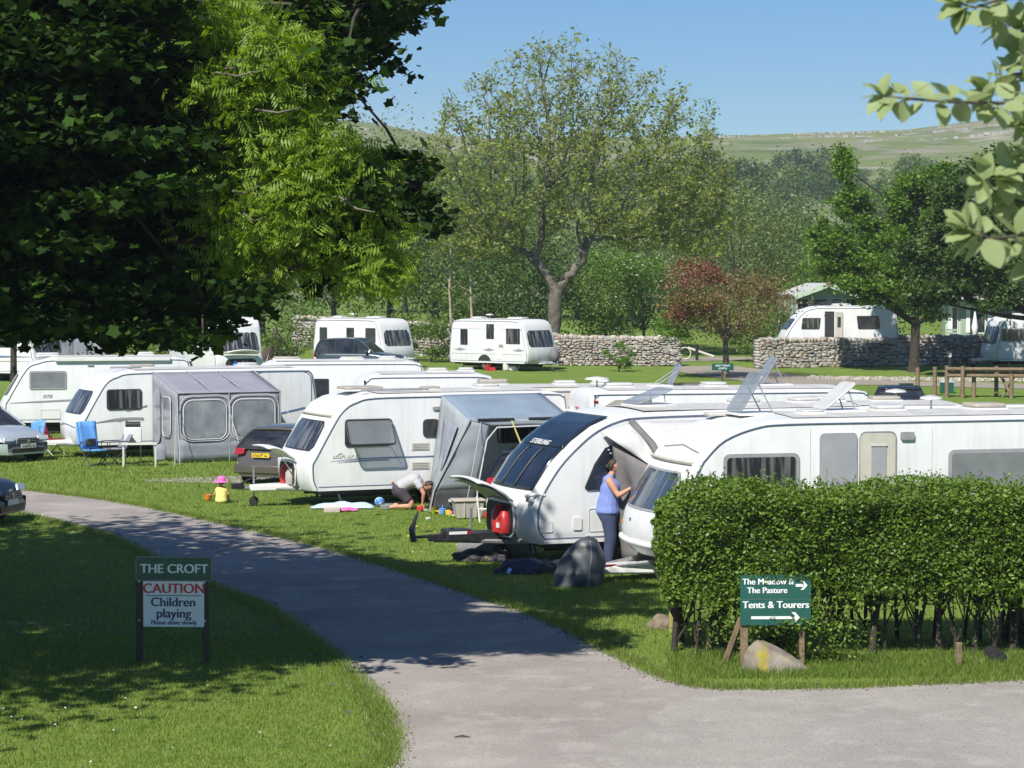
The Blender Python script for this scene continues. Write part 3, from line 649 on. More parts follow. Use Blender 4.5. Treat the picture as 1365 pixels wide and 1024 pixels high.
biglimb_tree('maple_tree', 'dark broad tree at the right edge whose lit lower boughs hang over the shaded wall', 1420, 106,
    [(-5.6, 0, 4.6, 1.2, 1.2, .9), (-4.8, .3, 6.2, 1.6, 1.4, 1.2), (-3.6, -.3, 4.9, 1.4, 1.2, .9), (-3.0, .2, 7.2, 1.7, 1.6, 1.4), (-1.8, 0, 5.4, 1.6, 1.6, 1.2), (0, 0, 7.6, 2.3, 2.2, 2.0), (-1.6, 0, 9.0, 1.8, 1.8, 1.4), (1.8, 0, 6.0, 1.9, 2, 1.6),
     (-6.2, .4, 5.6, 1.1, 1.1, .9), (-4.9, .2, 7.8, 1.4, 1.3, 1.1), (-5.4, 1.2, 3.4, 1.3, 1.2, .8), (-3.6, 1.0, 8.8, 1.5, 1.5, 1.2), (-2.8, -.5, 3.7, 1.1, 1, .6), (-4.4, -.3, 3.9, .9, .9, .6)],
    [(0, 0, -.2), (0, 0, .4), (.1, 0, 2.5), (0, 0, 4.5), (0, 0, 7.5)], .42, 'lf_dark', 48000, .21)
# wood behind the walls
BGT = [  # name, label, px, d, H, W, leaf, n, lsize, extra
 ('broadleaf_tree', 'mid green tree behind the far caravan, right of the two pale birch stems', 655, 146, 8.6, 7.5, 'lf_mid', 7000, .24),
 ('broadleaf_tree', 'dark leafy tree behind the stone wall directly left of the ash trunk', 700, 138, 6.6, 5.6, 'lf_dark', 6000, .22),
 ('broadleaf_tree', 'dark tree left of the pale birch stems behind the wall', 578, 150, 10.0, 7.0, 'lf_dark', 7000, .24),
 ('broadleaf_tree', 'olive green tree standing above the white caravan with the dark four wheel drive', 520, 158, 13.5, 7.5, 'lf_willow', 7500, .24),
 ('broadleaf_tree', 'leafy tree behind the darkest stretch of wall, half hidden by the near sycamore', 445, 150, 12.0, 8.5, 'lf_mid', 7500, .24),
 ('broadleaf_tree', 'dense tree at the far left behind the near sycamore boughs', 350, 146, 12.0, 8.0, 'lf_dark', 6500, .24),
 ('broadleaf_tree', 'bright tree glimpsed low through the sycamore boughs at left', 240, 142, 9.0, 9.0, 'lf_bright', 6500, .24),
 ('broadleaf_tree', 'dark tree glimpsed at the left edge beyond the caravans', 90, 145, 11.0, 11, 'lf_dark', 6500, .26),
 ('broadleaf_tree', 'bright green bush tree directly right of the ash trunk over the wall', 806, 140, 5.4, 4.6, 'lf_bright', 7000, .18),
 ('hawthorn_tree', 'hawthorn flecked with white may blossom between the bright bush and the red hawthorn', 858, 139, 5.6, 4.2, 'lf_bright', 6500, .17),
 ('broadleaf_tree', 'grey green willowy tree rising behind the red hawthorn', 985, 160, 10.0, 7.5, 'lf_willow', 8500, .2),
 ('broadleaf_tree', 'soft olive tree behind the right half of the ash crown', 905, 168, 10.0, 8.0, 'lf_willow', 8000, .22),
 ('broadleaf_tree', 'grey green feathery tree between the red hawthorn and the green lodge', 1058, 162, 8.0, 7.0, 'lf_willow', 8000, .2),
 ('broadleaf_tree', 'bright leafy tree behind the green lodge roof', 1120, 150, 6.4, 6.5, 'lf_bright', 7000, .2),
 ('broadleaf_tree', 'dark bushy tree behind the dark maple trunk', 1190, 152, 7.0, 7.5, 'lf_mid', 7000, .22),
 ('broadleaf_tree', 'shaded tree filling the gap between the maple and the right edge tree', 1275, 150, 9.0, 8.0, 'lf_dark', 7000, .24),
 ('broadleaf_tree', 'dark tree in the far right corner behind the second lodge', 1370, 155, 10.5, 9.0, 'lf_dark', 6000, .26),
 ('broadleaf_tree', 'hazy tree rising over the middle of the wood behind the ash', 770, 190, 11.0, 10, 'lf_willow', 7000, .26),
 ('broadleaf_tree', 'dull green tree low behind the ash crown, left of its trunk', 640, 190, 12.0, 10, 'lf_mid', 7000, .26),
 ('broadleaf_tree', 'muted green tree on rising ground above the red hawthorn', 1010, 215, 8.6, 10, 'lf_willow', 7000, .28),
 ('broadleaf_tree', 'muted green tree on rising ground above the green lodge', 1110, 220, 8.6, 11, 'lf_mid', 7000, .28),
 ('broadleaf_tree', 'muted tree on rising ground behind the maple crown', 1230, 210, 8.0, 11, 'lf_mid', 6000, .28),
 ('broadleaf_tree', 'muted tree on rising ground at the right edge of the wood', 1350, 215, 8.5, 11, 'lf_dark', 6000, .28),
 ('broadleaf_tree', 'dull tree on rising ground behind the left half of the wood', 540, 210, 14.0, 11, 'lf_dark', 6000, .28),
 ('broadleaf_tree', 'dull tree on rising ground in the middle, behind the ash limbs', 880, 220, 12.0, 12, 'lf_mid', 7000, .28)]
for (nm, lb, px, d, H, Wd, lf, n, ls) in BGT:
    tree(nm, lb, px, d, H, Wd, lf, n, ls, 'barkdark', .16, None, 46, .2, extra=[('lf_may', .09, .16)] if 'may blossom' in lb else None, shell=.45, zc=H*.52)
tree('bush', 'dark low shrubs along the foot of the wall right of the far caravan', 825, 112.5, 1.3, 1.3, 'lf_bright', 900, .12, trunk=.1, clumps=12, cat='bush', r0=.03)
bs = []
for (px, d, H, Wd, lb) in [(500, 124, 2.6, 4.5, 'green scrub against the shaded wall right of the four wheel drive'), (575, 122, 2.2, 3.0, 'grassy scrub between the two far caravans'), (395, 121, 3.0, 4.0, 'tall green scrub behind the brown tent'),
                           (170, 112, 1.6, 5.0, 'light green bank of scrub seen under the sycamore boughs at left'), (1005, 122, 1.8, 2.6, 'low bush in the gap between the two stone walls'), (1030, 128, 2.6, 3.2, 'bush behind the left end of the sunlit wall')]:
    tree('bush', lb, px, d, H, Wd, 'lf_mid', 3000, .15, trunk=.1, clumps=20, cat='bush', r0=.04)
for px, k in ((600, 'left one of the two thin pale birch stems behind the far caravan'), (628, 'right one of the two thin pale birch stems behind the far caravan')):
    b = onground(px, 127); t = thing('birch_tree', k, 'tree', b); mb = MB()
    mb.tube([(0, 0, 0), (.05, 0, 1.8), (-.03, 0, 3.6), (.04, 0, 5.6), (0, 0, 8)], [.09, .075, .065, .05, .02], 7)
    for _ in range(16):
        z = random.uniform(2.5, 7.6); a = random.uniform(0, 6.28); l = random.uniform(.4, 1.3)*(1-z/14); mb.tube([(0, 0, z), (math.cos(a)*l*.6, math.sin(a)*l*.6, z+.3), (math.cos(a)*l, math.sin(a)*l, z+.5)], [.02, .014, .007], 4, False)
    obj('trunk', mb, 'barkpale', t, smooth=60); pts, _ = crownpts(900, (0, 0, 6.4), (1.0, 1.0, 1.9), 16, .2); V, F = leafcloud(pts, .13, .2); rawmesh('foliage', V, F, 'lf_willow', t)
# hillside trees: a few shared crowns
def hilltree(seed, leaf):
    pts, _ = crownpts(1500, (0, 0, 3.6), (3.6, 3.6, 3.4), 26, .2, shell=.55); pts[:, 2] = np.maximum(pts[:, 2], .1); V, F = leafcloud(pts, .62, .4)
    f = rawmesh('foliage', V, F, leaf, False); mb = MB(); mb.tube([(0, 0, -.5), (0, 0, 1.2), (.1, 0, 3.5)], [.3, .24, .1], 6)
    me = bpy.data.meshes.new('trunk'); me.from_pydata([tuple(q) for q in mb.v], [], mb.f); me.materials.append(M['barkdark']); return f, me
HT = [hilltree(i, l) for i, l in enumerate(['lf_dark', 'lf_mid', 'lf_dark', 'lf_willow', 'lf_mid'])]
rs = random.Random(11)
def hillplace(n, region, sz, group, label, darkbias=.7):
    k = 0; tries = 0; spots = []; tone = {0: 'dark', 1: 'mid green', 2: 'deep green', 3: 'pale', 4: 'leafy'}; mid_ = None
    while k < n and tries < n*40:
        tries += 1; px, py = region(); g = G(px, py)
        if g.y < 262 or g.y > 905: continue
        if any((g.x-a)**2+(g.y-b)**2 < (3.0)**2 for a, b in spots): continue
        spots.append((g.x, g.y)); s = rs.uniform(*sz); ki = rs.choice([0, 2, 4]) if rs.random() < darkbias else rs.choice([1, 3, 4]); f, tm = HT[ki]; big = (s-sz[0])/(sz[1]-sz[0]); low = 'lower' if py > (region.y0+region.y1)/2 else 'upper'; side = 'left' if px < region.x0+(region.x1-region.x0)*.34 else ('right' if px > region.x0+(region.x1-region.x0)*.67 else 'middle')
        t = thing('hillside_tree', ('big ' if big > .66 else ('small ' if big < .33 else ''))+tone[ki]+' '+label+f', {low} {side}', 'tree', (g.x, g.y, hgt(g.x, g.y)), rs.uniform(0, 6.28), group); t.scale = (s, s, s*rs.uniform(.85, 1.15))
        for nm, me in (('foliage', f), ('trunk', tm)): link(bpy.data.objects.new(nm, me), t)
        k += 1
U = rs.uniform
class Reg:
    def __init__(s, x0, x1, y0, y1): s.x0, s.x1, s.y0, s.y1 = x0, x1, y0, y1
    def __call__(s): return U(s.x0, s.x1), U(s.y0, s.y1)
hillplace(70, Reg(395, 700, 205, 350), (.8, 1.5), 'trees on the left flank of the hill', 'tree on the left flank of the far hill')
hillplace(45, Reg(395, 640, 170, 222), (.6, 1.1), 'trees on the hill crest at left', 'tree near the rocky hill crest left of the ash')
hillplace(45, Reg(690, 1000, 230, 350), (.7, 1.2), 'trees on the hill behind the ash', 'hillside tree seen through the ash crown')
hillplace(22, Reg(975, 1120, 232, 275), (.9, 1.4), 'dark round trees on the right hillside', 'tree in the round clump on the right hillside')
hillplace(12, Reg(1150, 1250, 218, 236), (.8, 1.1), 'trees on the hill behind the maple top', 'hillside tree just above the maple top')
hillplace(34, Reg(960, 1420, 325, 372), (.4, .65), 'trees at the foot of the right hillside', 'tree at the foot of the right hillside', .3)
hillplace(40, Reg(1000, 1365, 186, 232), (.4, .75), 'scattered bushes on the upper hill', 'bush scattered on the upper pasture', .3)
# limestone walls and scars along the crest
sw = MB(); 
for (y, x0, x1) in ((885, 40, 250), (860, 90, 260), (820, 120, 270), (845, -90, -40)):
    x = x0
    while x < x1:
        l = U(.6, 2.2)
        if rs.random() < .6: sw.box((x, y+U(-3, 3), hgt(x, y)+.1), (l, 1.2, U(.5, 1.1)), U(-.5, .5), U(-.2, .2), U(-.2, .2))
        x += l*1.2
setting(obj('limestone_scars', sw, 'stone3', smooth=0), 'stuff')
# limestone scree and outcrops on the left flank
sc_V = []; sc_F = []; nv_ = 0; sm_ = []
for i in range(900):
    cx_, cy_ = rs.choice([(420, 178), (455, 205), (470, 225), (520, 190), (545, 200), (405, 215), (600, 250), (640, 265), (1330, 178), (1300, 190), (880, 290)]); g = G(cx_+rs.gauss(0, 16), cy_+rs.gauss(0, 8))
    if g.y < 300 or g.y > 898: continue
    k = rs.randrange(9); s_ = U(.5, 1.9)*g.y/700; vs, fs = STV[k]; a_ = U(0, 3); c_, n_ = math.cos(a_), math.sin(a_); q = vs*np.array((s_*1.6, s_, s_*.7)); q = np.stack([q[:, 0]*c_-q[:, 1]*n_, q[:, 0]*n_+q[:, 1]*c_, q[:, 2]], 1)+np.array((g.x, g.y, hgt(g.x, g.y)+s_*.12)); sc_V.append(q); sc_F.append(fs+nv_); nv_ += len(q); sm_ += [k % 3]*len(fs)
setting(rawmesh('scree', np.concatenate(sc_V), np.concatenate(sc_F), None, mats=['stone', 'stone2', 'stone3'], midx=sm_), 'stuff')
# small stones edging the path
ps = MB()
for i in range(90):
    g = G(1080+i*3.2+U(-1, 1), 505.5+min(i, 60)*.05); ps.box((g.x, g.y, g.z+.07), (U(.12, .28), .18, U(.1, .2)), U(0, 3), U(-.3, .3))
setting(obj('path_edging_stones', ps, 'stone', smooth=0), 'stuff')
# ============================================================ NEAR SYCAMORE (left), ASH BOUGH, HEDGE, WHITEBEAM
tb = Vector((-12.4, 31.5, 0)); t = thing('sycamore_tree', 'huge near sycamore whose dark boughs hang over the upper left of the view', 'tree', tb)
mb = MB(); mb.tube([(0, 0, -.2), (0, 0, .5), (.1, 0, 2.4), (.2, 0, 5), (0, 0, 8.5), (.2, .1, 12)], [.75, .55, .47, .4, .26, .08], 12)
blobs = []
def T(px, py, d): q = P(px, py, d); return q - tb
rs = random.Random(5)
SYC_POLY = [(-160, -260), (90, -260), (200, -60), (550, -50), (545, -30), (545, 5), (500, 20), (478, 60), (470, 90), (440, 130), (380, 145), (330, 175), (300, 250), (300, 310), (370, 350), (330, 385), (290, 410), (265, 430), (150, 432), (40, 415), (-160, 420)]
sub = []
while len(sub) < 235:
    px, py = rs.uniform(-160, 560), rs.uniform(-260, 435)
    if inpoly(np.array([px]), np.array([py]), SYC_POLY)[0]: sub.append((px, py, rs.uniform(26.5, 33) if px < 230 else rs.uniform(29.6, 34), rs.uniform(.40, .62)))
for (px, py, r) in [(535, 0, .35), (515, 15, .3), (470, 45, .3), (462, 70, .28), (455, 95, .25), (468, 118, .16), (436, 138, .1), (440, 20, .4), (400, 100, .35), (370, 135, .3), (300, 150, .4), (250, 180, .4), (425, 330, .28), (400, 350, .28), (440, 360, .2), (420, 380, .16), (470, 330, .2),
                   (345, 405, .2), (300, 425, .25), (270, 445, .2), (200, 430, .3), (130, 440, .3), (60, 430, .25), (20, 430, .25), (0, 450, .12), (240, 440, .3), (335, 385, .25)]:
    sub.append((px, py, rs.uniform(26.5, 29.5), r))
for (px, py, r) in [(560, 280, .22), (540, 262, .28), (515, 290, .25), (575, 300, .14), (500, 320, .2), (470, 300, .25), (555, 215, .2), (530, 205, .18), (570, 235, .12), (490, 235, .2), (505, 270, .18), (460, 345, .18), (425, 205, .14)]:
    sub.append((px, py, rs.uniform(27, 28.5), r))
pts = []
for (px, py, d, r) in sub:
    c = np.array(T(px, py, d)); n = int(600*(r/.5)**2.2*(1.15 if px < 200 else .72))+16; nsub = max(3, int(9*r/.5)); sc_ = np.clip(np.random.normal(size=(nsub, 3)), -1.25, 1.25)*np.array((r, r, r*.8))*.62; q = sc_[np.random.randint(0, nsub, n)]+np.random.normal(size=(n, 3))*np.array((.17, .17, .06))*(r/.4)**.5; pts.append(c+q)
near = np.concatenate(pts)
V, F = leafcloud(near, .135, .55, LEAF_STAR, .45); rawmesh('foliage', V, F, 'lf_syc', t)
# main limbs to bough groups, with drooping twigs
hubs = [T(480, 10, 28.5), T(380, 120, 29), T(430, 340, 28), T(560, 250, 28), T(270, 400, 28.5), T(120, 400, 29), T(250, 200, 30), T(60, 250, 30), T(300, 40, 30), T(100, 80, 31)]
for h in hubs:
    z0 = max(2.6, min(9.5, h.z*.8+.3)); s = Vector((.15, 0, z0)); m1 = s.lerp(h, .35)+Vector((0, 0, .7)); m2 = s.lerp(h, .7)+Vector((0, 0, .55))
    mb.tube([s, m1, m2, h], [.2, .15, .09, .035], 7, False)
for (px, py, d, r) in sub:
    c = T(px, py, d); h = min(hubs, key=lambda q: (q-c).length); mb.tube([h, h.lerp(c, .5)+Vector((0, 0, .12)), c, c+Vector((rs.uniform(0, .4), rs.uniform(-.2, .2), rs.uniform(-.2, .1)))*r*2], [.028, .02, .012, .005], 4, False)
obj('trunk', mb, 'barkdark', t, smooth=60)
# the rest of the crown, off to the left of the view: larger leaf faces, it casts the shade on lawn and road
rest = []
def mass(n, c, r, k, cs=.15): q, _ = crownpts(n, c, r, k, cs, shell=.25); rest.append(q[~((q[:, 0]+tb.x > -6.6))])
mass(30000, (-.5, 0, 8.6), (8.2, 9.5, 4.6), 150)
mass(5500, (2.4, -7.0, 8.4), (4.4, 4.2, 3.6), 60)
mass(4200, (-1, 4.5, 6.2), (7, 5, 2.6), 50)
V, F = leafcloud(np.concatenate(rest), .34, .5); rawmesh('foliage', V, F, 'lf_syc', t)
# fresh green ash bough beyond it, in full sun
tb2 = Vector((-9.3, 29.6, 0)); t = thing('ash_tree', 'young ash with bright yellow green feathery leaves, sunlit among the dark sycamore boughs', 'tree', tb2)
mb = MB(); mb.tube([(0, 0, -.2), (.1, 0, 2.2), (.4, 0, 4.9), (.6, 0, 7.2), (.8, 0, 9.6)], [.16, .13, .10, .07, .03], 8)
AH = [P(px, py, d)-tb2 for px, py, d in ((265, 75, 28.9), (340, 120, 28.5), (300, 230, 28.9), (390, 240, 28.4), (330, 300, 28.6), (440, 290, 28.3))]
for h in AH: mb.tube([(.4, 0, 4.0), Vector((.4, 0, 4.2)).lerp(h, .5)+Vector((0, 0, .3)), h], [.06, .045, .022], 6)
fp = []; fr = []
AB = [(300, 55, .4), (330, 100, .45), (275, 25, .35), (385, 95, .4), (420, 90, .25), (360, 60, .3), (400, 130, .25), (340, 150, .35), (300, 190, .35), (370, 180, .4), (400, 200, .35), (350, 230, .45), (330, 280, .4), (400, 250, .5), (450, 210, .3), (490, 240, .3),
      (440, 260, .35), (480, 215, .2), (400, 300, .4), (450, 300, .3), (490, 300, .25), (500, 330, .28), (460, 340, .22), (510, 360, .2), (430, 240, .35), (380, 330, .3), (330, 340, .3), (320, 10, .25), (250, 10, .2), (525, 360, .14), (480, 380, .15), (360, 300, .4), (290, 120, .3), (280, 250, .25)]
for (px, py, r) in AB:
    c = P(px, py, rs.uniform(27.3, 28.6))-tb2; s = min(AH, key=lambda q: (q-c).length); e = c+Vector((r*.5, 0, 0))
    mb.tube([s, s.lerp(c, .5)+Vector((0, 0, .25)), c, e], [.018, .014, .009, .005], 4, False)
    for _ in range(int(260*(r/.35)**2)):    # pinnate leaf: paired leaflets along a drooping stalk
        o = np.array(c)+np.random.normal(size=3)*np.array((r, r, r*.75))*.8; dv = np.random.normal(size=3); dv[2] = -abs(dv[2])*.7+.25; dv /= np.linalg.norm(dv); sd_ = np.cross(dv, np.random.normal(size=3)*.8+np.array((0, 0, 1))); sd_ /= np.linalg.norm(sd_)+1e-9
        for k in range(4):
            for sg in (-1, 1):
                b0 = o+dv*k*.042; tip = b0+sd_*sg*.078+dv*.04+np.array((0, 0, -.035-.02*np.random.rand())); nrm = np.cross(dv, sd_); wv = dv*.017
                fp.append((b0, (b0+tip)/2+wv, tip, (b0+tip)/2-wv))
        b0 = o+dv*.168; fp.append((b0, b0+dv*.04+sd_*.013, b0+dv*.085, b0+dv*.04-sd_*.013))
for a_, b_ in (((288, 97), (345, 94)), ((300, 92), (322, 78)), ((340, 146), (402, 143)), ((452, 262), (500, 283)), ((455, 268), (470, 250)), ((310, 255), (345, 248)), ((325, 285), (350, 292)), ((270, 5), (255, -20))):
    A1, B1 = P(*a_, 27.0)-tb2, P(*b_, 26.8)-tb2; mb.tube([A1, A1.lerp(B1, .5)+Vector((0, 0, -.05)), B1], [.016, .012, .006], 5, False)
fp = np.array(fp).reshape(-1, 3); rawmesh('foliage', fp, np.arange(len(fp)).reshape(-1, 4), 'lf_lime', t); obj('trunk', mb, 'bark', t, smooth=60)
# thin trunks among the left caravans
for (px, d, lb, H) in [(18, 86, 'slim dark trunked tree in front of the caravan at the left edge', 7.5), (143, 90, 'slim tree behind the long left caravan, trunk showing under the boughs', 7.5)]:
    tree('young_tree', lb, px, d, H, 3.6, 'lf_dark', 3200, .2, 'barkdark', .42, .14, 24, .25, cat='tree')

# ---------------------------------------------------------- hedge on bare stems
hx0, hx1 = 2.02, 9.2
t = thing('privet_hedge', 'long clipped green hedge on bare dark stems, in front of the big white caravan', 'hedge', (hx0, 32, 0))
def hz(x): return 2.16 + .05*math.sin(x*2.1)+.04*noise.noise(Vector((x*1.7, 0, 0)))
H_ = []; n = 0
while n < 66000:
    u = random.random(); face = 'front' if u < .50 else ('top' if u < .82 else 'end')
    if u > .94: face = 'bottom'
    dep = abs(random.gauss(0, .10))
    if face == 'front':
        x = random.uniform(0, hx1-hx0); z = random.uniform(.35, 2.1); y = -1.02+dep
        low = (.68 if x > 1.05 else .80)+.20*noise.noise(Vector((x*2.3, 3, 0)))+(.16 if x > 1.7 else -.08)+.10*noise.noise(Vector((x*6, 8, 0)))
        if z < low: continue
        if x < .55 and z > 1.7: z -= random.random()*.2
    elif face == 'top': x = random.uniform(0, hx1-hx0); y = random.uniform(-1, 1.0); z = hz(x)-dep
    elif face == 'end': x = dep; y = random.uniform(-1, 1.2); z = random.uniform(.62, 2.1)
    else: x = random.uniform(0, hx1-hx0); y = random.uniform(-1, .9); z = (.62 if x > 1.05 else .8)+dep
    k = noise.noise(Vector((x*1.6, y*1.6, z*1.6)))*.20 + noise.noise(Vector((x*5, y*5, z*5)))*.09
    if face == 'front': y -= k
    elif face == 'top': z += k*.55
    elif face == 'end': x -= k
    if face == 'top' and y < -.7: z -= (-.7-y)**2*1.2
    if x < .75: e = (.75-x)/.75; z -= max(0, z-1.6)*e*e*.45; y = y*(1-.42*e*e) if y < 0 else y
    H_.append((x, y, z)); n += 1
H_ = np.array(H_)
cut = (H_[:, 0] > .28) | (H_[:, 1] > -.9); H_[~cut, 0] += .1
V, F = leafcloud(H_, .060, .35, jitter=.4); rawmesh('foliage', V, F, 'lf_hedge', t)
# a tuft of sprays that break the clipped outline
sp_ = []
for _ in range(420):
    x = random.uniform(.1, hx1-hx0); y = random.uniform(-.9, .6); z = hz(x)+.03; l = random.uniform(.03, .13)*(1.7 if random.random() < .12 else 1)
    for k in range(6): sp_.append((x+random.gauss(0, .012), y+random.gauss(0, .012), z+l*k/5))
V, F = leafcloud(np.array(sp_), .045, .1); rawmesh('foliage', V, F, 'lf_hedge', t)
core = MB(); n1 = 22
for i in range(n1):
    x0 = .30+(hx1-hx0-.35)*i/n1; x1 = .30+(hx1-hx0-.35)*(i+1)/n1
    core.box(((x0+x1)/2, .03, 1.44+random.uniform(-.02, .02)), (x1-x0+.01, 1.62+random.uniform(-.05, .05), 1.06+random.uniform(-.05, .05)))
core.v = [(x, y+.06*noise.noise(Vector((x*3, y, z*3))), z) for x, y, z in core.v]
obj('core_shade', core, 'hedge_shade', t, smooth=0)  # added solid block behind the leaves, interior shade put into its colour
random.seed(21)
xs = [.18, .34, .55, .8, .95, 1.2, 1.5, 1.72, 2.05, 2.4, 2.75, 2.95, 3.3, 3.62, 3.85, 4.15, 4.3, 4.62, 4.9, 5.1, 5.4, 5.7, 6.0, 6.3, 6.6]
for i, x in enumerate(xs):
    for rowy in (-.45, .35, .75):
        if rowy > 0 and random.random() < .45: continue
        mb = MB(); x_ = x+random.uniform(-.08, .08); y = rowy+random.uniform(-.2, .2); lean = random.uniform(-.15, .15); r = random.uniform(.018, .062)
        mb.tube([(x_, y, -.05), (x_+lean*.3, y, .3), (x_+lean, y, .75), (x_+lean*1.2, y, 1.2)], [r*1.3, r, r*.85, r*.6], 7)
        for _ in range(random.randint(2, 5)):
            z = random.uniform(.08, .5); a = random.uniform(-.35, .35); mb.tube([(x_, y, z), (x_+a*.6, y+random.uniform(-.15, .15), z+.3), (x_+a, y, 1.0)], [r*.5, r*.4, r*.3], 5, False)
        obj('stem', mb, 'barkdark' if random.random() < .85 else 'bark', t, smooth=60)
q = np.random.uniform((0, -1, .2), (1.9, -.4, .8), (200, 3)); q2 = np.random.normal(size=(1500, 3))*np.array((.42, .14, .2))+np.array((1.25, -.85, .62)); q3 = np.random.normal(size=(700, 3))*np.array((.28, .12, .17))+np.array((1.05, -1.0, .42))
q4 = np.random.normal(size=(900, 3))*np.array((.30, .10, .16))+np.array((1.95, -1.45, .36)); q5 = np.random.normal(size=(170, 3))*np.array((.20, .02, .05))+np.array((1.62, -1.72, .56)); q6 = np.stack([np.random.uniform(.95, 1.9, 160), np.random.normal(-1.72, .015, 160), np.random.normal(1.16, .03, 160)], 1); q7 = np.stack([np.random.normal(1.83, .03, 120), np.random.normal(-1.72, .015, 120), np.random.uniform(.55, 1.15, 120)], 1)
q4 = q4[q4[:, 2] > .02]; V, F = leafcloud(np.concatenate([q2, q3, q4, q5, q6, q7]), .055, .3); rawmesh('foliage', V, F, 'lf_hedge', t)
q = np.concatenate([np.random.normal(size=(26, 3))*.07+np.array((random.uniform(0, 6.6), random.uniform(-.7, .2), random.uniform(.15, .75))) for _ in range(22)])
V, F = leafcloud(q, .05, .2); rawmesh('foliage', V, F, 'lf_hedge', t)

# ---------------------------------------------------------- whitebeam bough close to the camera, leaf by leaf
tw = Vector((5.4, 8.2, 0)); t = thing('whitebeam_tree', 'whitebeam bough with large pale green oval leaves reaching in at the upper right', 'tree', tw)
def W2(px, py, d): return P(px, py, d)-tw
mb = MB(); mb.tube([(0, 0, -.2), (.05, 0, 2), (0, 0, 4.2), (-.1, -.1, 6), (0, 0, 7.6)], [.15, .12, .10, .07, .03], 9)
LF = []
for k, (ln, wd, fold, droop) in enumerate([(1, .68, .12, .10), (1, .60, .20, .16), (1, .76, .08, .05), (1, .66, .26, .2)]):
    vs = []; fs = []; m_ = 7
    for i in range(m_+1):
        s = i/m_; hw = wd/2*math.sin(math.pi*min(1, s*.96+.02)**.85)**.8 + .004; z = -droop*s*s
        for j, a in enumerate((-1, -.5, 0, .5, 1)): vs.append((hw*a, s*ln, z+abs(a)*fold*hw+.012*math.sin(s*19)*abs(a)))
    for i in range(m_):
        for j in range(4): a = i*5+j; fs.append((a, a+1, a+6, a+5))
    me = bpy.data.meshes.new('leaf'); me.from_pydata(vs, [], fs); me.materials.append(M['lf_white']); me.polygons.foreach_set('use_smooth', [True]*len(me.polygons)); LF.append(me)
rs = random.Random(3)
def leafat(p, dirv, ln):
    o = link(bpy.data.objects.new('leaf', rs.choice(LF)), t); dirv = dirv.normalized(); side = dirv.cross(Vector((0, 0, 1)) + Vector((rs.uniform(-.6, .6), rs.uniform(-.9, .3), 0))); side.normalize(); nn = side.cross(dirv)
    o.matrix_local = Matrix.Translation(p) @ Matrix(((side.x, dirv.x, nn.x, 0), (side.y, dirv.y, nn.y, 0), (side.z, dirv.z, nn.z, 0), (0, 0, 0, 1))) @ Matrix.Scale(ln, 4)
def spray(path, tips, n, ln, d0=6.2):
    pts = [W2(px, py, d) for px, py, d in path]; mb.tube(pts, [.007*(1-.6*i/(len(pts)-1)) for i in range(len(pts))], 6, False); n = int(n*3.4); ln *= .76
    for i in range(len(pts)-1):
        for k in range(n):
            q = pts[i].lerp(pts[i+1], (k+rs.random())/n); a = rs.uniform(0, 6.28); dv = Vector((math.cos(a)*.8-.35, rs.uniform(-.7, .5), math.sin(a)*.75)); leafat(q+dv*.012, dv, ln*rs.uniform(.75, 1.15))
    for k in range(tips):
        a = math.pi*(.45+1.1*k/(max(1, tips-1))); leafat(pts[-1], Vector((math.cos(a), rs.uniform(-.4, .3), math.sin(a)*.9)), ln*rs.uniform(.8, 1.1))
hub = W2(1460, 60, 6.6)
mb.tube([(0, 0, 3.6), (-1.2, -.6, 4.7), (-2.6, -1.1, 5.5), hub], [.06, .045, .03, .018], 7, False); mb.tube([hub, W2(1430, 330, 6.5)], [.02, .012], 6, False)
spray([(1440, 140, 6.5), (1380, 132, 6.3), (1330, 138, 6.2), (1270, 136, 6.1), (1215, 132, 6.0), (1176, 128, 6.0)], 5, 3, .085)
spray([(1430, 110, 6.6), (1390, 95, 6.5), (1345, 100, 6.4), (1315, 122, 6.35)], 5, 4, .09)
spray([(1450, 20, 6.6), (1400, 5, 6.5), (1345, -5, 6.4), (1300, 10, 6.3), (1280, 5, 6.3)], 4, 4, .085)
spray([(1440, 40, 6.7), (1390, 30, 6.6), (1355, 45, 6.5), (1330, 30, 6.4)], 4, 3, .09)
spray([(1430, 200, 6.5), (1395, 205, 6.4), (1350, 225, 6.3), (1310, 240, 6.2)], 5, 4, .098)
spray([(1430, 330, 6.5), (1400, 325, 6.4), (1360, 315, 6.2), (1318, 318, 6.1), (1290, 302, 6.1)], 6, 4, .10)
spray([(1440, 180, 6.6), (1400, 170, 6.5), (1370, 165, 6.4)], 5, 4, .095)
spray([(1440, 250, 6.6), (1400, 262, 6.5), (1365, 270, 6.4), (1335, 262, 6.35)], 4, 4, .095)
spray([(1440, 370, 6.6), (1405, 365, 6.5), (1375, 352, 6.4)], 4, 4, .095)
spray([(1440, 75, 6.6), (1400, 68, 6.5), (1362, 72, 6.4)], 4, 4, .09)
spray([(1450, 480, 6.5), (1420, 500, 6.4), (1392, 500, 6.3)], 5, 2, .10)
obj('branch', mb, 'bark', t, smooth=60)
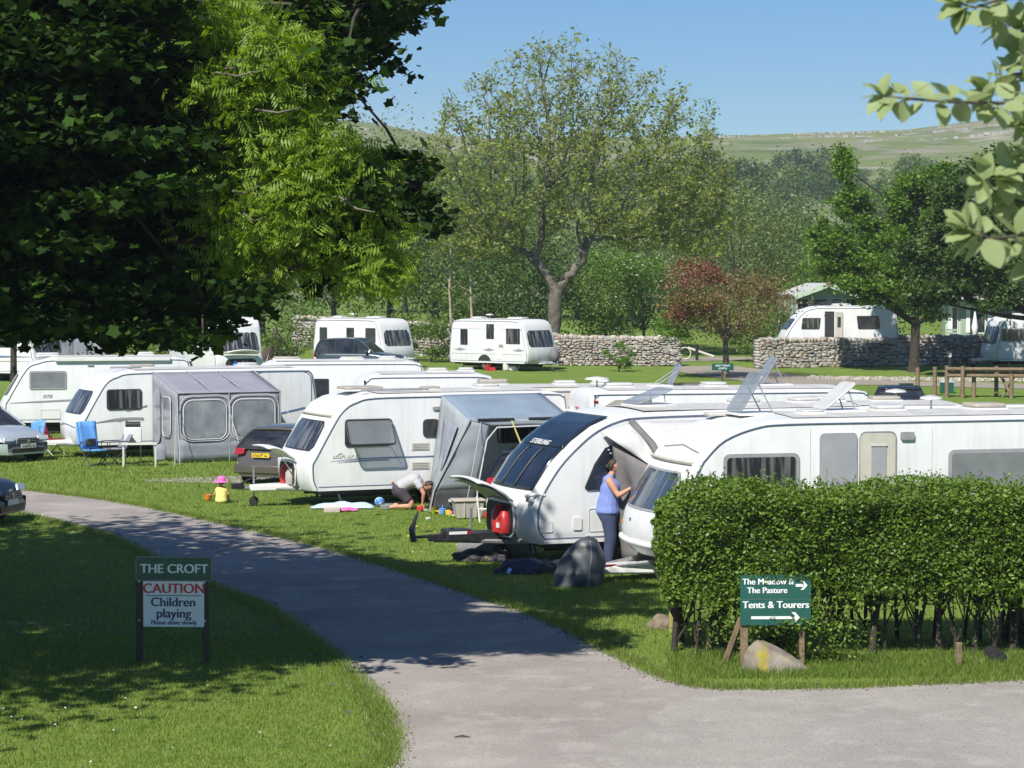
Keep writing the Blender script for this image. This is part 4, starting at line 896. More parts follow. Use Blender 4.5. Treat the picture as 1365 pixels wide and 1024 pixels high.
# ============================================================ CARAVANS
def corner(px, py): return G(px, py)
class Van:
    """local frame: nose at x=0, tail at x=L, vis = sign of the side that faces the camera"""
    def __init__(s, label, near, ang, L, vis=-1, H=2.45, W=2.2, nose='slope', tail=.16, body='white', group='touring caravans on the site', bow=.12, name='touring_caravan', prof=None, z0=.38, d=None):
        base = near if isinstance(near, Vector) else G(*near); a = R(ang); s.L, s.vis, s.H, s.W, s.bow, s.z0 = L, vis, H, W, bow, z0
        # origin = centre of the nose at ground level; near = foot of the visible front corner
        ly = Vector((-math.sin(a), math.cos(a), 0)); o = base - ly*(vis*W/2); o.z = base.z
        s.t = thing(name, label, 'caravan', o, a, group); s.o = o; s.a = a
        if prof is None:
            if nose == 'slope': prof = [(.12, z0), (.02, z0+.2), (0, .95), (.10, 1.15), (.55, 1.93), (.78, 2.2), (1.05, H-.1), (1.5, H-.01)]
            elif nose == 'round': prof = [(.10, z0), (.02, z0+.2), (0, 1.0), (.22, 1.45), (.60, 1.98), (1.0, H-.18), (1.5, H-.03), (1.9, H)]
            elif nose == 'upright': prof = [(.10, z0), (.0, z0+.15), (0, .98), (.06, 1.12), (.28, H-.45), (.36, H-.25), (.52, H-.08), (.75, H-.01)]
            elif nose == 'box': prof = [(.04, z0), (0, z0+.1), (0, H-.25), (.04, H-.1), (.14, H-.02), (.3, H)]
        s.prof = prof
        if nose == 'sterling': pass
        rear = [(L-tail-.5, H), (L-tail-.12, H-.06), (L-tail, H-.22), (L-.02, 1.2), (L, .7), (L-.04, z0)]
        s.ring = prof + [(L*.5, H)] + rear; s.nfront = len(prof)
        s.body(body); s.under()
    def bowx(s, x, y, z):
        k = max(0, 1-x/1.2) if x < 1.2 else 0; k2 = max(0, 1-(s.L-x)/.8) if x > s.L-.8 else 0
        c = 1-(2*y/s.W)**2
        return x - s.bow*c*k + .05*c*k2
    def body(s, m):
        R_ = s.ring; n = len(R_); nr = []
        for i in range(n):
            a, b = Vector(R_[i-1]), Vector(R_[(i+1) % n]); d = (b-a)
            if i == 0: d = Vector(R_[1])-Vector(R_[0])
            if i == n-1: d = Vector(R_[-1])-Vector(R_[-2])
            d.normalize(); nr.append(Vector((d.y, -d.x)))
        Y = [(-s.W/2, .07), (-s.W/2+.012, .03), (-s.W/2+.05, .006), (-s.W/2+.10, 0)] + [(s.W*(k-3)/8, 0) for k in range(7)]
        Y += [(-y, i) for y, i in [(-s.W/2+.10, 0), (-s.W/2+.05, .006), (-s.W/2+.012, .03), (-s.W/2, .07)]]
        v = []; f = []
        for (y, ins) in Y:
            for i, (x, z) in enumerate(R_):
                q = Vector((x, z)) + nr[i]*ins; zz = q.y + (.045*(1-(2*y/s.W)**2) if z > s.H-.05 else 0); v.append((s.bowx(q.x, y, zz), y, zz))
        for j in range(len(Y)-1):
            for i in range(n): a = j*n+i; b = j*n+(i+1) % n; f.append((a, b, b+n, a+n))
        f.append(tuple(range(n))); f.append(tuple((len(Y)-1)*n+i for i in range(n)))
        obj('body', MB().add(v, f), m, s.t, smooth=38)
        y = s.vis*(s.W/2+.004)
        pts = [Vector((q[0], y, q[1])) + Vector((nr[i].x, 0, nr[i].y))*.075 for i, q in enumerate(R_)]
        pts[0] = Vector((R_[0][0]+.07, y, s.z0+.02)); pts[-1] = Vector((R_[-1][0]-.07, y, s.z0+.02)); s.railpts = pts
        P2 = smoothline(pts, 4)
        obj('awning_rail', MB().tube(P2, .014, 5), 'rail', s.t, smooth=60)
        obj('side_skirt', MB().box((s.L/2, s.vis*(s.W/2+.006), s.z0+.035), (s.L-.35, .02, .07)), 'white2', s.t, smooth=0)
        obj('skirt_line', MB().box((s.L/2, s.vis*(s.W/2+.009), s.z0+.085), (s.L-.4, .02, .022)), 'rail', s.t, smooth=0)
        obj('roof_sheet', MB().sheet((s.prof[-1][0]+.12, -s.W/2+.14, s.H+.006), (s.L-.85-s.prof[-1][0], 0, 0), (0, s.W-.28, 0), 6, 8, lambda a, b: (0, 0, .045*(1-((2*b-1)*.88)**2)+.006)), 'roofgrey', s.t, smooth=60)
    def under(s):
        t = s.t; z0 = s.z0
        obj('chassis', MB().box((s.L/2, 0, z0-.04), (s.L-.5, s.W-.3, .10)).box((s.L/2, .55, z0-.12), (s.L-.9, .07, .14)).box((s.L/2, -.55, z0-.12), (s.L-.9, .07, .14)).tube([(s.L*.54, -1, .3), (s.L*.54, 1, .3)], .04, 8), 'chassis', t, smooth=0)
        for sy in (-1, 1):
            wh = obj('wheel', MB().lathe([(.16, -.08), (.27, -.09), (.31, -.06), (.31, .06), (.27, .09), (.16, .08)], (s.L*.54, sy*(s.W/2-.14), .31), 'Y', 22), 'tyre', t, smooth=40)
            obj('rim', MB().lathe([(.03, -.03), (.17, -.05), (.18, 0), (.17, .05), (.03, .03)], (s.L*.54, sy*(s.W/2-.10), .31), 'Y', 14), 'alu', wh, smooth=40)
        obj('wheel_arch', MB().prism([(.42*math.cos(a), .42*math.sin(a)) for a in [R(k*18) for k in range(11)]], (s.L*.54, s.vis*(s.W/2+.001), z0-.03), (1, 0, 0) if s.vis < 0 else (-1, 0, 0), (0, 0, 1), .012), 'chassis', t, smooth=0)
        for x in (.75, s.L-.7):
            for sy in (-1, 1):
                obj('corner_steady', MB().tube([(x, sy*(s.W/2-.35), z0-.05), (x+.12, sy*(s.W/2-.28), .02)], .028, 6).box((x+.12, sy*(s.W/2-.28), .012), (.12, .1, .02)), 'alu', t, smooth=0)
    def hitch(s, cover='white2', L=1.1, jockey=True, dz=0):
        t = s.t
        obj('a_frame', MB().tube([(.35, .5, .36), (-L+.15, 0, .40+dz)], .04, 6).tube([(.35, -.5, .36), (-L+.15, 0, .40+dz)], .04, 6).tube([(-L+.3, 0, .4+dz), (-L-.15, 0, .42+dz)], .045, 8), 'alu', t, smooth=40)
        if cover:
            obj('a_frame_cover', MB().prism([(.1, .34), (.1, -.34), (-L+.35, -.17), (-L+.15, -.10), (-L+.15, .10), (-L+.35, .17)], (0, 0, .34+dz), (1, 0, 0), (0, 1, 0), .14), cover, t, smooth=30, bevel=.03)
        h = obj('hitch', MB().box((-L-.12, 0, .46+dz), (.28, .10, .12)).tube([(-L-.1, 0, .5+dz), (-L+.2, 0, .62+dz*1.3)], .02, 6), 'black', t, smooth=30, bevel=.01)
        if jockey:
            j = obj('jockey_wheel', MB().tube([(-L+.28, .1, .85), (-L+.28, .1, .15)], .025, 8).tube([(-L+.22, .1, .87), (-L+.38, .1, .87)], .012, 6), 'alu', t, smooth=40)
            obj('tyre', MB().lathe([(.03, -.04), (.10, -.035), (.11, 0), (.10, .035), (.03, .04)], (-L+.28, .1, .11), 'Y', 14), 'tyre', j, smooth=40)
    def so(s, x, z, off=0): return Vector((x, s.vis*(s.W/2+.004+off), z))
    def su(s): return Vector((1, 0, 0)) if s.vis < 0 else Vector((-1, 0, 0))
    def win(s, x0, x1, z0, z1, r=.08, frame='frame', glass='glasscur2', fr=.035, name='window', skew=0, proud=.012):
        w_, h_ = abs(x1-x0), z1-z0; c = s.so((x0+x1)/2, (z0+z1)/2); sk = skew if s.vis < 0 else -skew
        f = obj(name, MB().slab(c, s.su(), (0, 0, 1), w_, h_, r, proud+.006, sk), frame, s.t)
        c2 = s.so((x0+x1)/2, (z0+z1)/2, proud+.003)
        obj('pane', MB().slab(c2, s.su(), (0, 0, 1), w_-2*fr, h_-2*fr, max(.01, r-fr*.6), .006, sk), glass, f)
        return f
    def panel(s, name, x0, x1, z0, z1, m, r=.03, t=.008, off=0, parent=None):
        c = s.so((x0+x1)/2, (z0+z1)/2, off); return obj(name, MB().slab(c, s.su(), (0, 0, 1), abs(x1-x0), z1-z0, r, t), m, parent or s.t)
    def outline(s, name, x0, x1, z0, z1, r=.1, m='rail', wd=.008):
        pts = []
        for cx, cz, a0 in ((x1-r, z1-r, 0), (x0+r, z1-r, 90), (x0+r, z0+r, 180), (x1-r, z0+r, 270)):
            for k in range(4): a = R(a0+30*k); pts.append(s.so(cx+r*math.cos(a), cz+r*math.sin(a), .003))
        pts.append(pts[0]); return obj(name, MB().tube(pts, wd, 4, False), m, s.t, smooth=60)
    def vents(s, x, z, w_=.34, n=2):
        for k in range(n):
            v = s.panel('fridge_vent', x, x+w_, z-k*.42, z-k*.42+.17, 'vent', .015)
            for q in range(4): obj('slat', MB().box(s.so(x+w_/2, z-k*.42+.03+.036*q, .012), (w_-.05, .012, .012)), 'plastic_grey', v, smooth=0)
    def fpos(s, A, B, y, q, off):
        A, B = Vector(A), Vector(B); p = A.lerp(B, q); d = (B-A).normalized(); nn = Vector((-d.y, d.x)); p = p + nn*off
        return Vector((s.bowx(p.x, y, p.y), y, p.y))
    def front(s, A, B, w_, m='glasscur', name='front_window', r=.10, off=.012, frame='frame', taper=0, yc=0, ny=16, parent=None, q0=0, q1=1, fr=.03):
        """glazing that follows the bowed nose between profile points A (low) and B (high)"""
        def build(nm, mm, grow, o_, par):
            h = (Vector(B)-Vector(A)).length*(q1-q0); hw = w_/2+grow; v = []; f = []
            for j in range(ny+1):
                t_ = -1+2*j/ny; y = hw*t_; e = max(0, abs(y)-(hw-r)); ins = r-math.sqrt(max(0, r*r-e*e)); 
                lo = q0+(-grow+ins)/h*(q1-q0); hi = q1-(-grow+ins)/h*(q1-q0)
                for q in (lo, (lo+hi)/2, hi):
                    k = (q-q0)/(q1-q0); yy = yc+y*(1-taper*k)
                    v.append(s.fpos(A, B, yy, q, o_)); 
                for q in (lo, hi):
                    k = (q-q0)/(q1-q0); yy = yc+y*(1-taper*k); v.append(s.fpos(A, B, yy, q, o_-.02))
            for j in range(ny):
                a = j*5; b = a+5; f += [(a, a+1, b+1, b), (a+1, a+2, b+2, b+1), (a+3, a, b, b+3), (a+2, a+4, b+4, b+2)]
            f += [(0, 3, 4, 2, 1), (ny*5, ny*5+1, ny*5+2, ny*5+4, ny*5+3)]
            return obj(nm, MB().add(v, f), mm, par, smooth=35)
        fr_ = build(name, frame, fr, off, parent or s.t)
        build('pane', m, 0, off+.008, fr_); return fr_
    def skylight(s, x, y, w_, l_, m='opal', h=.07, z=None, open_=0, hinge='rear', base='white2'):
        z = (z or s.H)+.04; b = obj('roof_light', MB().slab((x, y, z), (1, 0, 0), (0, 1, 0), l_+.06, w_+.06, .05, .04), base, s.t)
        if open_:
            sg = 1 if hinge == 'front' else -1; o = Vector((x-sg*l_/2, y, z+.04)); u = Vector((sg*math.cos(open_), 0, math.sin(open_))); ln = l_
            v = []; 
            mb = MB().slab(o+u*ln/2, u, (0, 1, 0), ln, w_, .08, .035); obj('lid', mb, m, b, bevel=.01)
            for q_ in (-1, 1): obj('stay', MB().tube([(x+sg*l_*.25, y+q_*w_*.42, z+.03), tuple(o+u*ln*.75+Vector((0, q_*w_*.42, 0)))], .012, 5), 'greyframe', b)
        else: obj('lid', MB().slab((x, y, z+.035), (1, 0, 0), (0, 1, 0), l_, w_, .09, h), m, b, bevel=.03)
        return b
    def dome(s, x, y, r=.16, m='opal'):
        obj('aerial', MB().lathe([(.02, 0), (.02, .16), (r, .18), (r*.9, .22), (.03, .25)], (x, y, s.H+.03), 'Z', 16), m, s.t, smooth=50)
    def box(s, name, x, y, z, d, m): return obj(name, MB().box((x, y, z), d), m, s.t, bevel=.015)
    def swoosh(s, pts, th, m='stripe', name='stripe'):
        v = []; n = len(pts); f = []
        for i, (x, z) in enumerate(pts):
            k = th*min(1, 2.5*i/n+.15); v += [tuple(s.so(x, z-k/2, .007)), tuple(s.so(x, z+k/2, .007))]
        for i in range(n-1): f.append((2*i, 2*i+2, 2*i+3, 2*i+1))
        return obj(name, MB().add(v, f), m, s.t, smooth=0, solid=.003)
    def lamp(s, x, z, m='redlamp', r=.03): return obj('marker_lamp', MB().box(s.so(x, z, .01), (r*2, .02, r)), m, s.t, bevel=.008)

# --- 1: left-centre caravan with open front locker and open side window
v = Van('white caravan with front locker and side window open, grey porch awning on its side', (413, 679), 24, 6.3, group='touring caravans on the site', H=2.44)
CL = v
v.front((.16, 1.25), (.50, 1.84), 1.78, 'glasscur', taper=.08, r=.12)
obj('gutter_moulding', MB().tube([v.fpos((.58, 1.98), (.62, 2.03), y, 0, .02) for y in np.linspace(-.95, .95, 9)], .03, 6), 'cream', v.t, smooth=50)
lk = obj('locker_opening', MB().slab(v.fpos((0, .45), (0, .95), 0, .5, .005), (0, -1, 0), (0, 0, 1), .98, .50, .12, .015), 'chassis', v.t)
obj('locker_rim', MB().tube([v.fpos((0, .45), (0, .95), y, q, .02) for y, q in [(-.46, .05), (-.5, .5), (-.46, .98), (0, 1.06), (.46, .98), (.5, .5), (.46, .05), (0, -.02), (-.46, .05)]], .018, 6), 'white2', v.t, smooth=60)
obj('locker_lid', MB().sheet((-.14, -.55, 1.03), (-.62, 0, .26), (0, 1.1, 0), 6, 8, lambda a, b: (0, 0, .10*math.sin(a*3.1)+.03*math.sin(b*3.14))), 'white2', v.t, smooth=60, solid=.035)
obj('lid_stay', MB().tube([(-.12, -.45, .65), (-.45, -.45, 1.15)], .01, 5), 'alu', v.t)
obj('gas_bottle', MB().lathe([(.02, .0), (.13, .02), (.14, .12), (.14, .34), (.08, .42), (.04, .46)], (-.13, .10, .46), 'Z', 14), 'red', v.t, smooth=50)
obj('gas_bottle', MB().lathe([(.02, .0), (.12, .02), (.13, .12), (.13, .28), (.08, .36), (.04, .40)], (-.12, -.22, .46), 'Z', 14), 'plastic_grey', v.t, smooth=50)
v.hitch('white2', 1.15)
# open top-hung window with its pane held out on stays
wf = v.win(.80, 1.86, 1.32, 1.90, .07, glass='glass')
z1, x0, x1 = 1.90, .80, 1.86; op = R(30); uu = v.su(); dn = Vector((0, v.vis*math.sin(op), -math.cos(op)))
o = v.so((x0+x1)/2, z1, .02)+dn*.30
M['acryl'] = mat('tinted acrylic pane', (.20, .22, .24), .1, col2=(.24, .26, .28), nscale=2, alpha=.55)
obj('open_pane', MB().slab(o, uu, -dn, 1.06, .60, .07, .02), 'acryl', wf)
pts = []
for cx, cz, a0 in ((.46, .23, 0), (-.46, .23, 90), (-.46, -.23, 180), (.46, -.23, 270)):
    for k in range(4): a = R(a0+30*k); pts.append(o+uu*(cx+.07*math.cos(a))-dn*(cz+.07*math.sin(a))+Vector((0, v.vis*.02, 0)))
pts.append(pts[0]); obj('pane_rim', MB().tube(pts, .022, 5, False), 'frame', wf, smooth=60)
for x in (x0+.12, x1-.1): obj('stay', MB().tube([v.so(x, z1-.45, .01), v.so(x, z1, .02)+dn*.56], .012, 5), 'alu', wf)
v.win(2.62, 3.0, 1.48, 1.88, .09, glass='glass'); v.vents(2.35, 1.20, .42)
v.panel('lamp', 2.85, 3.05, 2.08, 2.15, 'greydecal', .02, .03)
v.swoosh([(.45+.25*i, 1.02+.045*math.sin(min(i*.35, 1.57))) for i in range(13)], .022); v.swoosh([(.62+.2*i, .99+.03*math.sin(min(i*.35, 1.57))) for i in range(7)], .018)
marks('script_lettering', v.so(.82, 1.12, .006), (v.su()), (.25*v.su().x, 0, 1), .58, .07, 'vent', v.t, 3); v.swoosh([(.56, 1.10), (.66, 1.18), (.72, 1.20), (.80, 1.12)], .03, 'vent')
v.panel('rear_door', 3.35, 4.0, .52, 2.22, 'cream', .08); v.win(3.5, 3.85, 1.25, 1.95, .05, glass='blind'); v.win(4.4, 5.5, 1.3, 1.95, .08, glass='glasscur2')
v.lamp(1.9, .52, 'orange'); v.skylight(1.6, .1, .7, .9, 'tan', .06); v.skylight(4.6, 0, .5, .5, 'opal'); v.skylight(3.1, -.3, .4, .4, 'tan', .05); v.box('roof_rail', 2.1, -.75, 2.53, (1.6, .05, .05), 'greyframe')
# --- 2: curved panoramic caravan
Ls = 7.2; ps_ = [(.18, .38), (.02, .62), (0, .95), (.10, 1.28), (.42, 1.76), (.80, 2.13), (1.15, 2.38), (1.55, 2.54), (2.0, 2.60)]
v = Van('modern white caravan with black panoramic front glazing lettered STERLING, its front locker open', (712, 757), 22, Ls, H=2.62, prof=ps_, bow=.17, W=2.28, z0=.40)
ST = v
for (a, b, q) in ((ps_[3], ps_[4], 'pano_screen'), (ps_[4], ps_[5], 'pano_screen'), (ps_[5], ps_[6], 'pano_roof'), (ps_[6], ps_[7], 'pano_roof'), (ps_[7], (1.9, 2.59), 'pano_roof')):
    pass
def ribbon(v, pts, w0, w1, m, name, off=.012, ny=14, r=0):
    V_ = []; F_ = []
    P2 = smoothline([Vector((p[0], p[1], 0)) for p in pts], 4)
    for i, p in enumerate(P2):
        d = (P2[min(i+1, len(P2)-1)]-P2[max(i-1, 0)]); d.z = 0; d.normalize(); nn = Vector((-d.y, d.x)); k = i/(len(P2)-1); hw = (w0+(w1-w0)*k)/2
        for j in range(ny+1):
            y = hw*(-1+2*j/ny); x, z = p.x+nn.x*off, p.y+nn.y*off; crown = .045*(1-(2*y/v.W)**2) if p.y > v.H-.05 else 0; V_.append((v.bowx(x, y, z), y, z+crown))
    n = ny+1
    for i in range(len(P2)-1):
        for j in range(ny): a = i*n+j; F_.append((a, a+1, a+n+1, a+n))
    return obj(name, MB().add(V_, F_), m, v.t, smooth=60, solid=.012)
ribbon(v, [(.115, 1.30), (.42, 1.76), (.68, 2.03)], 1.86, 1.80, 'skyroof', 'front_window', .016)
ribbon(v, [(.66, 2.01), (.80, 2.13), (1.15, 2.38), (1.50, 2.52)], 1.86, 1.76, 'skyroof', 'panoramic_roof', .030)
for y in (-.3, .3):
    d_ = ribbon(v, [(.13, 1.32), (.42, 1.76), (.63, 1.99)], .03, .03, 'frame', 'window_bar', .034, 2); d_.location.y = y
# lettering on the black brow
A_, B_ = Vector((.66, 2.01)), Vector((.80, 2.13)); dd = (B_-A_).normalized(); pz = A_.lerp(B_, .25)
text('brow_lettering', 'STERLING', (v.bowx(pz.x, 0, 0)-dd.y*.05, 0, pz.y+dd.x*.05), (0, -1, 0), (dd.x, 0, dd.y), .165, 'letterwhite', v.t, .004, .0, .15, space=1.12)
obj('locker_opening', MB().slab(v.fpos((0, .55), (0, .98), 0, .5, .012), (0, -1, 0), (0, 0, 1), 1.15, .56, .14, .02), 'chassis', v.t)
obj('locker_rim', MB().tube([v.fpos((0, .5), (0, 1.05), y, q, .03) for y, q in [(-.5, -.04), (-.6, .1), (-.62, .5), (-.56, 1.0), (0, 1.08), (.56, 1.0), (.62, .5), (.6, .1), (.5, -.04), (0, -.08), (-.5, -.04)]], .022, 6), 'white2', v.t, smooth=60)
obj('locker_lid', MB().sheet((-.20, -.68, 1.10), (-.66, 0, .30), (0, 1.36, 0), 8, 10, lambda a, b: (0, 0, .10*math.sin(a*2.6)+.05*math.sin(b*3.14))), 'white2', v.t, smooth=60, solid=.04)
obj('lid_lining', MB().sheet((-.20, -.60, 1.06), (-.60, 0, .27), (0, 1.2, 0), 8, 10, lambda a, b: (0, 0, .10*math.sin(a*2.6)+.05*math.sin(b*3.14))), 'greyframe', v.t, smooth=60, solid=.01)
obj('grab_handle', MB().tube([(-.02, -.98, 1.16), (-.12, -1.04, 1.22), (.08, -1.10, 1.26), (.2, -1.13, 1.24)], .035, 8), 'white2', v.t, smooth=60)
obj('front_lamp', MB().box((-.02, -1.02, 1.15), (.12, .14, .07), .3), 'headlamp', v.t, bevel=.02)
obj('gas_bottle', MB().lathe([(.02, .0), (.14, .02), (.155, .12), (.155, .36), (.10, .45), (.05, .50)], (-.24, -.18, .52), 'Z', 16), 'red', v.t, smooth=50)
obj('gas_bottle', MB().lathe([(.02, .0), (.11, .02), (.12, .12), (.12, .28), (.08, .35), (.05, .40)], (-.26, -.42, .52), 'Z', 16), 'red', v.t, smooth=50)
obj('bottle_label', MB().box((-.385, -.42, .68), (.01, .13, .09)), 'letterwhite', v.t, smooth=0)
# black tapering side window
k_ = [( .0, 0), (.60, 0), (.60, .86), (.20, .90), (.12, .86), (.03, .28), (-.0, .06)]
wn = obj('window', MB().prism([(.98, 1.30), (1.95, 1.30), (1.95, 2.04), (1.42, 2.06), (1.32, 2.02), (1.12, 1.75), (.96, 1.40), (.94, 1.34)], v.so(0, 0, .002), (1, 0, 0), (0, 0, 1), .02), 'skyroof', v.t)
for q in ((1.38, 1.99), (1.42, 1.93)): obj('window_catch', MB().box(v.so(q[0], q[1], .025), (.03, .01, .02)), 'letterwhite', wn, smooth=0)
v.panel('cable_flap', .72, .88, .62, .84, 'white2', .02, .02); v.panel('vent_flap', .10, .34, .60, .80, 'white2', .02, .012); v.outline('bed_locker_door', 1.02, 1.72, .58, .98, .04, 'vent', .006)
v.panel('rear_light_strip', .95, 1.3, .50, .53, 'white2', .01)
v.win(3.2, 3.7, 1.4, 2.0, glass='blind'); v.win(5.0, 6.2, 1.35, 2.0, glass='glasscur2')
v.skylight(2.75, .1, .7, .75, 'skylight', open_=R(20), hinge='front'); v.skylight(4.6, 0, .5, .5, 'opal'); v.skylight(5.9, .1, .45, .5, 'opal')
v.hitch(None, 1.25, False)
h = obj('hitch_cover', MB().box((-.55, 0, .46), (.55, .42, .16)).box((-1.0, 0, .50), (.45, .34, .20)).tube([(-1.2, 0, .5), (-1.75, 0, .48)], .03, 8), 'black', v.t, bevel=.02)
obj('reflector_band', MB().box((-1.02, -.174, .545), (.34, .01, .05)), 'letterwhite', h, smooth=0); obj('red_band', MB().box((-.80, -.176, .545), (.12, .01, .04)), 'redlamp', h, smooth=0)
obj('jockey_handle', MB().tube([(-.72, 0, .5), (-.72, 0, .95)], .025, 8).tube([(-.72, 0, .95), (-.66, 0, 1.02)], .015, 6), 'alu', v.t, smooth=50)
obj('handbrake_lever', MB().tube([(-1.78, 0, .42), (-1.82, 0, .62), (-1.70, 0, .92)], [.06, .05, .015], 6), 'black', v.t, smooth=50); obj('coupling_knob', MB().lathe([(.02, -.04), (.06, -.02), (.06, .03), (.03, .05)], (-1.78, 0, .45), 'Y', 10).tube([(-1.78, 0, .48), (-1.76, 0, .66)], .025, 6), 'alu', v.t, smooth=50)
# --- 3: big caravan behind the hedge
v = Van('large white caravan behind the hedge with two open roof lights, nose pointing left', (888, 783), 15, 8.2, H=2.66, W=2.3, bow=.20, z0=.42,
        prof=[(.14, .42), (0, .58), (-.02, .80), (.05, 1.10), (.50, 1.92), (.62, 2.10), (.95, 2.40), (1.5, 2.60), (2.1, 2.655)])
BC = v
v.front((.10, 1.19), (.42, 1.78), 1.86, 'bluescreen', taper=.08, r=.10, frame='greyframe', fr=.04)
obj('brow_moulding', MB().tube([v.fpos((.52, 1.96), (.56, 2.02), y, 0, .015) for y in np.linspace(-1.02, 1.02, 9)], .035, 6), 'cream', v.t, smooth=50)
obj('brow_decal', MB().tube([v.fpos((.62, 2.10), (.80, 2.27), y, .15+.5*max(0, 1-abs(y+.1)/.9), .006) for y in np.linspace(-.95, .7, 12)], .012, 4), 'greydecal', v.t, smooth=50)
obj('bumper_moulding', MB().tube([v.fpos((.0, .62), (0, .7), y, 0, .02) for y in np.linspace(-1.1, 1.1, 11)], .05, 8), 'white2', v.t, smooth=60)
obj('badge', MB().lathe([(.01, 0), (.05, .0), (.05, .012), (.01, .015)], v.fpos((.01, .9), (.04, 1.0), .2, .5, .01), 'X', 12), 'stripe', v.t, smooth=0)
for y in (-.85, .85): obj('front_lamp', MB().slab(v.fpos((.0, .8), (.03, 1.0), y, .4, .0), (0, -1, 0), (0, 0, 1), .10, .05, .02, .03), 'orange', v.t)
v.win(.96, 2.27, 1.42, 2.12, .10, 'greyframe', 'glasscur2', .06); v.win(2.62, 3.28, 1.2, 2.43, .08, 'greyframe', 'blindlight', .03)
dr = v.panel('door', 3.33, 3.95, .5, 2.42, 'cream', .10, .02); v.outline('door_seal', 3.32, 3.97, .49, 2.44, .11, 'greyframe', .012)
obj('door_window', MB().slab(v.so(3.65, 1.80, .026), v.su(), (0, 0, 1), .26, .86, .02, .008), 'blindlight', dr); obj('door_window_head', MB().box(v.so(3.65, 2.22, .036), (.28, .02, .03)), 'vent', dr, smooth=0)
v.panel('lamp', 4.04, 4.28, 2.30, 2.43, 'greydecal', .03, .04); v.win(4.9, 6.4, 1.42, 2.12, .10, 'greyframe', 'blind', .06)
v.swoosh([(.25+.06*i, 1.62+.03*math.sin(i)) for i in range(5)], .03, 'greydecal')
v.box('roof_box', 1.6, .75, 2.66, (.5, .3, .06), 'roofgrey'); v.outline('locker_hatch', 5.0, 5.9, .55, .95, .05, 'vent', .006); v.panel('water_inlet', 4.15, 4.33, .85, 1.0, 'vent', .02, .01)
for xs_ in (2.45, 4.6, 6.8): v.panel('panel_seam', xs_, xs_+.012, .52, 2.50, 'vent', .002, .003)
v.skylight(2.05, .25, .70, .78, 'skylight', z=2.63, open_=R(57), hinge='front'); v.skylight(3.5, .15, .62, .72, 'opal', open_=R(38), hinge='front'); v.skylight(4.4, .2, .5, .5, 'opal'); v.skylight(6.2, .2, .6, .6, 'tan', .08); v.skylight(2.8, -.3, .4, .4, 'opal', .04)
v.dome(5.4, .6, .2)
v.hitch('white2', 1.2, False, -.22)
for q in ((-.72, .0), (-.60, .12)): obj('cover_clip', MB().box((q[0], -.20, .27), (.14, .03, .02), q[1]), 'redlamp', v.t, smooth=0)
# --- 4: left caravan with the big lilac-grey awning
v = Van('white caravan at left with a large lilac grey awning and a blue chair by it', (107, 613), 25, 7.0, H=2.42)
AW = v
v.front((.16, 1.25), (.50, 1.84), 1.76, 'glasscur', taper=.08, r=.12); v.win(.75, 1.75, 1.35, 1.92, .08, glass='glasscur2')
v.swoosh([(.4+.2*i, 1.0+.10*math.sin(i*.3)) for i in range(8)], .07, 'greydecal'); v.swoosh([(1.3+.12*i, 1.30+.03*i) for i in range(6)], .05, 'greydecal'); v.hitch('white2', 1.1)
obj('locker_line', MB().tube([v.fpos((0, .55), (0, .95), y, .9+.1*math.cos(y*3), .01) for y in np.linspace(-.8, .8, 9)], .01, 4), 'greydecal', v.t, smooth=50)
marks('side_lettering', v.so(1.2, 1.06, .006), v.su(), (0, 0, 1), .3, .07, 'greydecal', v.t, 5)
v.outline('rear_panel_seam', 5.0, 6.75, .5, 2.34, .28, 'rail', .012); v.swoosh([(5.2+.15*i, 1.02+.03*i) for i in range(10)], .05, 'stripe'); v.skylight(2.1, 0, .5, .6, 'tan'); v.skylight(5.2, 0, .5, .5, 'opal')
v.box('roll_out_rail', 1.5, -.4, 2.50, (.9, .06, .05), 'greyframe')
# --- 5: long caravan behind it
v = Van('long white caravan at the far left with an awning case along its roof edge', (5, 580), 12, 6.0, H=2.40)
v.front((.16, 1.25), (.50, 1.84), 1.76, 'glasscur', taper=.08, r=.12); v.win(.80, 1.95, 1.42, 2.0, .06, 'greyframe', 'blind', .05)
text('side_lettering', 'GTSi', tuple(v.so(1.35, 1.20, .008)), v.su(), (0, 0, 1), .14, 'greydecal', v.t, .001, .003, .3); v.swoosh([(.2+.3*i, 1.0+.012*i) for i in range(9)], .05, 'greydecal')
v.outline('locker_hatch', 1.15, 1.75, .50, .78, .03, 'vent', .006); v.box('awning_case', 3.4, -1.14, 2.36, (3.6, .11, .12), 'white2'); v.panel('lamp', 2.6, 2.8, 2.15, 2.2, 'greydecal', .02, .03)
v.skylight(1.4, 0, .6, .7, 'opal'); v.skylight(4.5, .2, .5, .5, 'opal'); v.dome(5.2, .4, .3); v.hitch('white2', 1.1)
